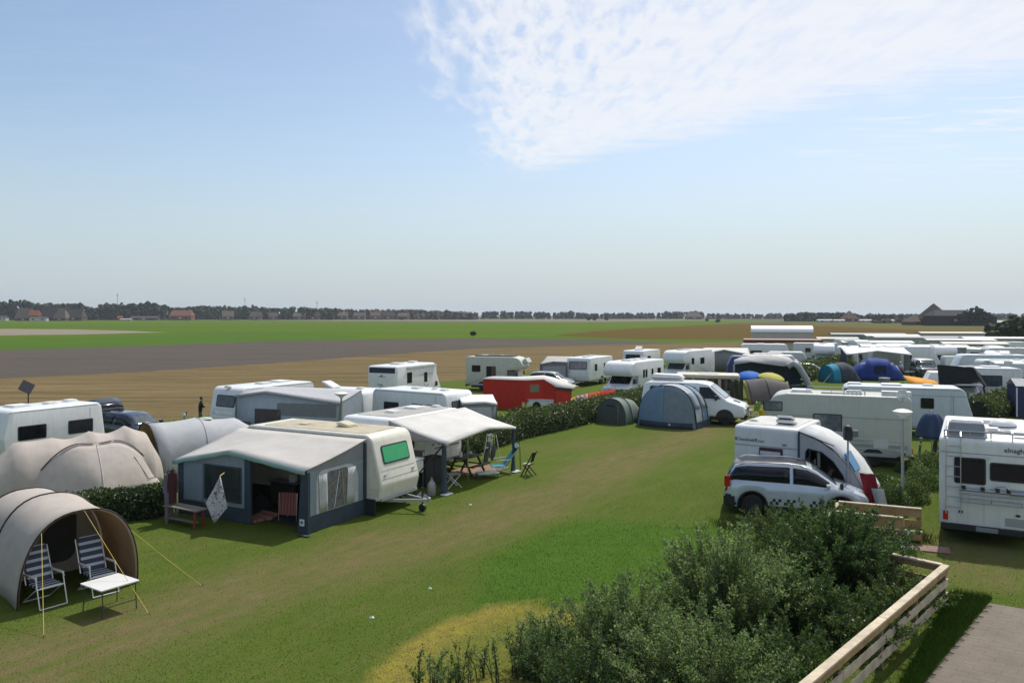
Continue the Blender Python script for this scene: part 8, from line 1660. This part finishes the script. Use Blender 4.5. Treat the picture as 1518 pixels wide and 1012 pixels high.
def back_fence():
    r2 = random.Random(6); A = P(1243, 743, .9); B = P(1366, 754, .9); A2 = Vector((A.x, A.y, 0)); d = Vector((B.x-A.x, B.y-A.y, 0)); L = d.length; u = d.normalized(); n = Vector((u.y, -u.x, 0)); root = thing('board_fence', 'short golden wooden fence of three stepped boards by silver car', 'fence', A2, 0)
    cap(root, (0, 0, 0), u*L, .90, .13, .04, FW); board(root, n*.02, u*L + n*.02, .765, .21, .03, FB, r2, .008)
    o = n*.42; cap(root, o - u*.25, o + u*(L*.78), .70, .13, .04, FW); board(root, o + n*.02, o + u*(L*.78) + n*.02, .53, .28, .03, FB, r2, .008); board(root, u*(L*.8) + n*.02, u*L + n*.02, .46, .24, .03, FB, r2, .008)
    cap(root, o + u*(L*.42), o + u*L, .36, .10, .035, FW); board(root, o + u*(L*.45) + n*.02, o + u*L + n*.02, .22, .2, .03, FB, r2, .008)
    for x in (.05, .45, .75, .97): q = MB(); p = u*L*x - n*.04; q.box(p.x-.045, p.x+.045, p.y-.045, p.y+.045, 0, .875); q.build('post', FPOST, root, smooth=0)
    for x in (.02, .4, .76): q = MB(); p = o + u*L*x - n*.045; q.box(p.x-.04, p.x+.04, p.y-.04, p.y+.04, 0, .675); q.build('post', FPOST, root, smooth=0)
    q = MB(); q.bar(Vector((0, 0, .86)), Vector((0, 0, .55)) + n*.95 - u*.35, .11, .04); q.build('sloping_rail', FW, root, smooth=0)
back_fence()
def garden_bits():
    root = thing('garden_lamp', 'small white ball lamp on a black base by fence gap', 'lamp', P(1343, 811), 0); q = MB(); q.lathe([(.07, 0), (.075, .1), (.06, .3), (.07, .34)], 12); q.build('base', BLACKP, root, smooth=50); q = MB(); q.lathe([(.0, .33)] + [(.085*math.sin(math.pi*i/8), .41 - .085*math.cos(math.pi*i/8)) for i in range(1, 8)] + [(0, .495)], 16); q.build('globe', WPLAST, root, smooth=70)
    c = P(1377, 814); root = thing('step_mat', 'reddish brown mat lying on the ground at the fence gap', 'mat', c, -24); q = MB(); q.slab((0, 0, .004), X, Y, rrect(-.45, .5, -.3, .3, .02), 0, .03); q.build('mat', M('red_brown_mat', (.22, .14, .115), .95, var=.15, bump=.3), root, smooth=0); q = MB(); q.slab((-.62, 0, .004), X, Y, rrect(-.14, .14, -.32, .3, .01), 0, .05); q.build('edging', M('pale_edging', (.5, .48, .46), .8), root, smooth=0)
garden_bits()
# ---------------------------------------------------------------- grass blades near the camera and rank grass along the path
def blades(name, n, region, hmin, hmax, seed, lush_boost=0, wid=.006, extra=None):
    rs = np.random.default_rng(seed); pts = region(rs, n); n = len(pts); gx0, gy0, st = -14.0, 9.0, .2; W_, H_ = 160, 120
    G = np.array([[masks(gx0 + st*i, gy0 + st*j) for i in range(W_)] for j in range(H_)]) if 'G' not in GRAIN else GRAIN['G']; GRAIN['G'] = G
    ix = np.clip(((pts[:, 0]-gx0)/st).round().astype(int), 0, W_-1); iy = np.clip(((pts[:, 1]-gy0)/st).round().astype(int), 0, H_-1); wv = G[iy, ix]
    keep = rs.random(n) > wv[:, 0]*.55; pts, wv = pts[keep], wv[keep]; n = len(pts)
    if extra is not None: wv = np.tile(np.array(extra), (n, 1))
    h = (hmin + (hmax-hmin)*rs.random(n))*(1 + lush_boost*wv[:, 1]); a = rs.random(n)*6.283; ln = .5*h*rs.normal(size=n); an = rs.random(n)*6.283; w = wid*(.6+.8*rs.random(n))
    v = np.empty((n, 3, 3)); v[:, 0] = np.column_stack([pts[:, 0] - w*np.cos(a), pts[:, 1] - w*np.sin(a), np.full(n, -.004)]); v[:, 1] = np.column_stack([pts[:, 0] + w*np.cos(a), pts[:, 1] + w*np.sin(a), np.full(n, -.004)]); v[:, 2] = np.column_stack([pts[:, 0] + ln*np.cos(an), pts[:, 1] + ln*np.sin(an), h])
    o = tri_mesh(name, v.reshape(-1, 3), np.arange(n*3).reshape(-1, 3), LAWN); at_ = o.data.attributes.new('wear', 'FLOAT_VECTOR', 'POINT'); at_.data.foreach_set('vector', np.repeat(wv, 3, axis=0).astype(np.float32).ravel()); o['kind'] = 'stuff'; return o
def wedge(rs, n):
    d = 12.6 + 18*rs.random(n)**1.3; x = (rs.random(n)*2-1)*.70*d; p = np.column_stack([x, d])
    pl = PATH_L[1]; pd = (PATH_L[0]-PATH_L[1]); side = (p[:, 0]-pl.x)*pd.y - (p[:, 1]-pl.y)*pd.x; u = Vector((.835, -.55)); below = (p[:, 0]-pl.x)*.55 + (p[:, 1]-pl.y)*.835 < 0
    return p[~((side < 0) & below)]
blades('mown_grass', 190000, wedge, .010, .030, 5, .5, .006)
def verge(rs, n):
    a, b = P(1412, 880), P(1262, 1150); c, e = P(1470, 888), P(1345, 1040); s = rs.random(n); t = rs.random(n); A = np.array(a)[:2] + (np.array(b)[:2]-np.array(a)[:2])*s[:, None]; B_ = np.array(c)[:2] + (np.array(e)[:2]-np.array(c)[:2])*s[:, None]; return A + (B_-A)*(t**1.2)[:, None]
blades('rank_grass', 26000, verge, .06, .22, 6, 0, .007, extra=(0, .9, 0))
def verge2(rs, n):
    t = rs.random(n); a = [P(1080, 775), P(1180, 800), P(1300, 790), P(1360, 800)]; A = np.array([tuple(p.to_2d()) for p in a]); k = np.minimum((t*3).astype(int), 2); f = t*3-k; return A[k] + (A[k+1]-A[k])*f[:, None] + rs.normal(size=(n, 2))*.35
blades('rank_grass', 14000, verge2, .05, .2, 7, 0, .008, extra=(.25, .3, 0))
# ---------------------------------------------------------------- far woods, houses and farms
F_DARK = leaf_mat('dark_wood_foliage', (.010, .020, .012), (.020, .034, .018), (.035, .05, .025), .1, .9, .02); F_BROWN = leaf_mat('brown_wood_foliage', (.03, .028, .02), (.055, .045, .034), (.085, .068, .052), .1, .9, .02); F_GREEN = leaf_mat('green_wood_foliage', (.018, .032, .013), (.034, .052, .02), (.055, .075, .028), .15, .9, .05)
F_BLACK = leaf_mat('black_tree_foliage', (.006, .010, .007), (.011, .017, .010), (.018, .026, .014), .05, .9, .05)
def ico():
    bm = bmesh.new(); bmesh.ops.create_icosphere(bm, subdivisions=1, radius=1); v = np.array([p.co for p in bm.verts]); f = np.array([[q.index for q in p.verts] for p in bm.faces]); bm.free(); return v, f
IV, IF = ico()
def blobs(name, C, Rr, mat, rs, squash=.85, parent=None):
    n = len(C); k = len(IV); v = np.empty((n, k, 3)); jit = 1 + .2*rs.normal(size=(n, k, 1)); v[:] = IV[None]*jit*np.asarray(Rr)[:, None, None]; v[:, :, 2] *= squash; v += C[:, None, :]; t = (np.arange(n)*k)[:, None, None] + IF[None]; return tri_mesh(name, v.reshape(-1, 3), t.reshape(-1, 3), mat, parent)
def wood(name, prof, d, base_y, mat, seed, depth=60, rad=(1.8, 3.6), per=.95):
    """prof: list of (px, top_y); trees stand at distance d"""
    rs = np.random.default_rng(seed); xs = [p[0] for p in prof]; C, Rr = [], []
    w = (xs[-1]-xs[0])*d/F; n = int(w*per)
    for i in range(n):
        px = xs[0] + (xs[-1]-xs[0])*rs.random(); top = np.interp(px, xs, [p[1] for p in prof]); dd = d + depth*rs.random(); zt = EYE - (top-HZ)*dd/F; zt *= .93 + .05*rs.normal() + .05*noise.noise(Vector((px*.12, seed, 0))); x = (px-CX)*dd/F
        z = zt; r = rad[0] + (rad[1]-rad[0])*rs.random(); z -= r*.8
        while z > -r:
            C.append((x + rs.normal()*1.2, dd + rs.normal()*2, max(z, .4))); Rr.append(r*(.8+.4*rs.random())); z -= r*1.15
    o = blobs(name, np.array(C), np.array(Rr), mat, rs); o['kind'] = 'stuff'; return o
wood('dune_wood', [(-60, 446), (0, 447), (18, 446), (30, 441), (42, 446), (60, 450), (100, 449), (120, 449), (134, 455), (146, 456), (152, 449), (180, 450), (212, 448), (232, 449), (248, 452)], 1010, 471, F_DARK, 1)
wood('tree_belt', [(240, 452), (262, 456), (300, 452), (318, 454), (335, 453), (350, 455), (378, 452), (398, 456), (420, 456), (440, 454), (470, 457), (500, 456)], 1060, 470, F_GREEN, 2)
wood('brown_wood', [(470, 458), (500, 457), (530, 458), (560, 458.5), (590, 457.5), (600, 458), (640, 459), (660, 460), (690, 461.5), (705, 463)], 1120, 470, F_BROWN, 3)
wood('far_tree_line', [(690, 462), (740, 460.5), (800, 462), (850, 461.5), (880, 464), (960, 463.5), (985, 462), (1010, 461), (1030, 460), (1050, 463), (1100, 465), (1135, 464), (1170, 464.5)], 1300, 470, F_DARK, 4, 80, (2.5, 4.5), .4)
wood('farm_tree_belt', [(1165, 464.5), (1195, 462.5), (1230, 462), (1262, 463.5), (1300, 465.5), (1340, 465)], 800, 474, F_DARK, 5, 40, (1.6, 3.2))
wood('right_tree_line', [(1290, 466), (1360, 464.5), (1420, 465.5), (1480, 464), (1540, 465), (1640, 464)], 1150, 470, F_DARK, 6, 80, (2.4, 4.2), .4)
wood('hedge_line', [(1290, 474), (1340, 472), (1400, 474)], 620, 480, F_GREEN, 7, 15, (1, 1.6), .8)
wood('bank_scrub', [(1455, 483), (1475, 479), (1500, 481), (1560, 480)], 240, 498, F_GREEN, 8, 10, (.8, 1.5), 1.6)
def far_tree(label, px, d, h, mat, seed, r=None, group='trees standing in the far fields'):
    rs = np.random.default_rng(seed); root = thing('tree', label, 'tree', at(px, d), 0, group); r = r or h*.32; n = 60; th = rs.random(n)*6.283; u = rs.random(n); ph = np.arccos(2*u-1); rr = r*rs.random(n)**.4
    C = np.column_stack([np.cos(th)*np.sin(ph)*rr, np.sin(th)*np.sin(ph)*rr, h*.58 + np.cos(ph)*rr*h*.4/r]); blobs('crown', C, r*(.22+.16*rs.random(n)), mat, rs, parent=root); q = MB(); q.tube([(0, 0, 0), (0, 0, h*.6)], h*.03, 6, h*.015); q.build('trunk', TWIG, root)
far_tree('dark tree with broken crown at the right picture edge', 1514, 205, 6.4, F_GREEN, 1, 3.4); far_tree('rounded dark tree left of the edge tree on the right', 1497, 215, 4.6, F_GREEN, 2, 2.8); far_tree('tall dark tree beyond the right picture edge group', 1538, 190, 6.2, F_GREEN, 3, 3.5)
for i, (px, d, h, lab) in enumerate(((1064, 640, 3.2, 'lone dark bush in the pale field right of centre'), (1048, 800, 2.6, 'small dark bush further out in the pale field'), (873, 900, 5, 'dark bush clump in the far field near the middle'), (881, 900, 4, 'second dark bush of the middle far field clump'), (899, 900, 4.5, 'dark bush right of the middle far field clump'), (701, 235, 1.6, 'small dark bush on the ditch bank left of centre'), (596, 1000, 4, 'dark shrub before the brown wood'), (647, 1000, 3.5, 'dark shrub at the right end of the brown wood'))):
    far_tree(lab, px, d, h, F_DARK, 30+i, h*.6, 'lone bushes in the far fields')
# dark trees beside the barn
for i, (px, h) in enumerate(((1428, 8.6), (1436, 10.2), (1443, 11.2), (1449, 11.6), (1457, 10.2), (1463, 8.2))):
    far_tree(['leftmost dark tree beside the tarred barn', 'second dark tree right of the tarred barn', 'dark tree with pointed top among the barn trees', 'tallest dark tree among the barn trees', 'dark tree right of the tallest barn tree', 'rightmost low dark tree of the barn trees'][i], px, 470, h, F_BLACK, 50+i, 3.0, 'dark trees by the tarred barn')
BRICK = M('far_red_brick', (.20, .085, .06), .9, var=.12); BRICKD = M('far_brown_brick', (.13, .085, .065), .9); TILE = M('far_orange_tile', (.24, .075, .035), .85); TILED = M('far_dark_tile', (.055, .048, .046), .85); THATCH = M('far_thatch', (.12, .10, .08), .95); RENDER = M('far_white_render', (.5, .5, .48), .8); TAR = M('tarred_boards', (.014, .016, .02), .9); PINKB = M('far_pinkish_brick', (.17, .115, .095), .9)
def house(label, px, d, rot, L, Wd, hw, hr, wall, roof, group='houses at the foot of the dunes', chimney=True, hip=0, name='house', cat='house'):
    root = thing(name, label, cat, at(px, d), rot, group); h, w = L/2, Wd/2
    MB().box(-h, h, -w, w, 0, hw).build('wall', wall, root, smooth=0)
    q = MB(); e = .4; q.add([(-h-e, -w-e, hw-.1), (h+e, -w-e, hw-.1), (h+e-hip, 0, hw+hr), (-h-e+hip, 0, hw+hr), (h+e, w+e, hw-.1), (-h-e, w+e, hw-.1)], [(0, 1, 2, 3), (2, 4, 5, 3), (0, 3, 5), (1, 4, 2)]); rf = q.build('roof', roof, root, smooth=0)
    if chimney: MB().box(h*.5, h*.5+.9, -.4, .4, hw+hr*.6, hw+hr+1.0).build('chimney', BRICK, rf, smooth=0)
    for s in (-1, 1):
        for k in (-.55, 0, .55): panel(root, 'window', (h*k, s*w, hw*.55), *side(s), L*.12, min(1.6, hw*.45), .02, GLASS if k else RENDER, t=.06)
    return root
house('dark thatched farm with steep gable at far left', 38, 880, 8, 17, 13, 3, 11, BRICKD, THATCH, hip=2); house('orange tiled house end among the far left farm roofs', 52, 870, 5, 9, 9, 6, 5.5, BRICK, TILE); house('low white building at the foot of the far left farm', 58, 850, 5, 17, 6, 3.4, 1.2, RENDER, TILED, chimney=False); house('dark roofed barn between the far left farm roofs', 76, 900, 0, 22, 14, 3.5, 12, TAR, TILED, hip=3); house('grey gabled farm right of the dark roofed barn', 92, 880, 4, 13, 13, 3, 11, BRICKD, THATCH, hip=4); house('dark long roofed farm with white window at left', 112, 890, 0, 20, 12, 4, 9, BRICKD, TILED, hip=2); house('small white gatehouse at the far left edge', 6, 880, 0, 7, 6, 4, 2, RENDER, TILED, chimney=False)
house('large red brick farmhouse with orange red roof by the trees', 270, 980, 3, 26, 14, 5.5, 7, BRICK, M('far_red_tile', (.19, .075, .05), .85), hip=2); house('low grey shed row left of the red brick farmhouse', 215, 1000, 0, 34, 8, 3, 2, BRICKD, TILED, chimney=False); house('small orange roofed shed in front of the dune wood', 178, 960, 0, 5, 5, 3.2, 2.4, BRICK, TILE, chimney=False); house('low white trailer like shed in front of the dune wood', 187, 950, 0, 13, 4, 1.7, .5, RENDER, RENDER, chimney=False)
house('grey gabled house half hidden by the tree belt', 338, 1010, 20, 14, 11, 5, 7, PINKB, THATCH); house('second grey gabled house along the tree belt', 380, 1020, -15, 13, 10, 5, 6, PINKB, THATCH); house('small pale gabled house right in the tree belt', 404, 1020, 30, 11, 9, 4.5, 5.5, PINKB, TILED)
r2 = random.Random(12); adj = ['leftmost', 'second', 'third', 'fourth', 'fifth', 'sixth', 'seventh', 'eighth', 'ninth', 'tenth', 'eleventh', 'rightmost']
for i in range(12):
    house('%s pinkish brick house in the row before the brown wood' % adj[i], 441 + i*22 + r2.random()*6, 1060 + 8*i, r2.randint(-20, 20), 13 + 4*r2.random(), 9, 4.5 + r2.random(), 4.5 + 2*r2.random(), PINKB if i % 3 else BRICKD, [THATCH, BRICKD, TILED, PINKB][i % 4], 'row of houses before the brown wood')
house('great tarred barn with tall pyramid roof on the right', 1384, 500, 12, 15, 15, 4, 9.6, TAR, M('barn_dark_thatch', (.02, .017, .017), .95), 'farms on the right horizon', False, 7.6, 'barn', 'barn'); house('low brown lean to roof left of the great barn', 1362, 505, 12, 17, 10, 2.2, 4.2, BRICKD, M('barn_brown_roof', (.085, .065, .055), .95), 'farms on the right horizon', False, 5.0, 'barn', 'barn')
house('long black barn with rounded roof right of the pyramid barn', 1408, 480, 6, 27, 12, 6.0, 3.4, TAR, TAR, 'farms on the right horizon', False, 4, 'barn', 'barn'); house('wide black shed below the dark barn trees', 1446, 478, 4, 20, 10, 5.8, 2.0, TAR, TAR, 'farms on the right horizon', False, 2, 'barn', 'barn')
house('distant farm with brown pyramid roof', 1259, 760, 10, 12, 12, 3, 7.5, BRICKD, M('far_brown_roof', (.10, .06, .05), .9), 'farms on the right horizon', False, 6, 'barn', 'barn'); house('low farm with brown roofs in the middle distance', 1028, 1180, 0, 22, 14, 4, 7, BRICKD, M('far_brown_roof2', (.12, .085, .07), .9), 'farms on the right horizon', False, 4, 'barn', 'barn')
for i, (px, d, L, lab) in enumerate(((1224, 700, 15, 'long low white greenhouse left of the distant pyramid farm'), (1243, 690, 9, 'short white shed beside the long greenhouse'), (1282, 690, 10, 'white shed right of the distant pyramid farm'), (1316, 680, 9, 'pale shed near the great barn'), (1475, 520, 7, 'small white shed right of the dark barn trees'), (1494, 530, 11, 'longer pale shed right of the small white one'))):
    house(lab, px, d, 2, L, 5, 1.9, .7, RENDER, RENDER, 'white sheds on the right horizon', False, 0, 'shed', 'shed')
for i, (px, d, h) in enumerate(((174, 1150, 38), (363, 1250, 34), (470, 1150, 27))):
    root = thing('radio_mast', ['thin radio mast above the dune wood at left', 'thin radio mast above the tree belt', 'short pale mast in front of the brown wood'][i], 'mast', at(px, d), 0, 'masts on the horizon'); q = MB(); q.tube([(0, 0, 0), (0, 0, h)], .5 if i < 2 else .4, 6, .3); q.build('mast', STEEL, root); q = MB(); q.box(-.7, .7, -.7, .7, h-4, h-2.5); q.build('antenna', STEEL, root)
# ---------------------------------------------------------------- air
hz_m = bpy.data.materials.new('thin_haze'); hz_m.use_nodes = True; N = hz_m.node_tree.nodes; N.clear(); o_ = N.new('ShaderNodeOutputMaterial'); v_ = N.new('ShaderNodeVolumePrincipled'); v_.inputs['Color'].default_value = (.80, .87, .95, 1); v_.inputs['Density'].default_value = HAZE; v_.inputs['Anisotropy'].default_value = .3; hz_m.node_tree.links.new(v_.outputs[0], o_.inputs['Volume'])
h_ = MB().box(-9100, 9100, -160, 14100, -1.1, 52).build('haze', hz_m, smooth=0); h_['kind'] = 'stuff'
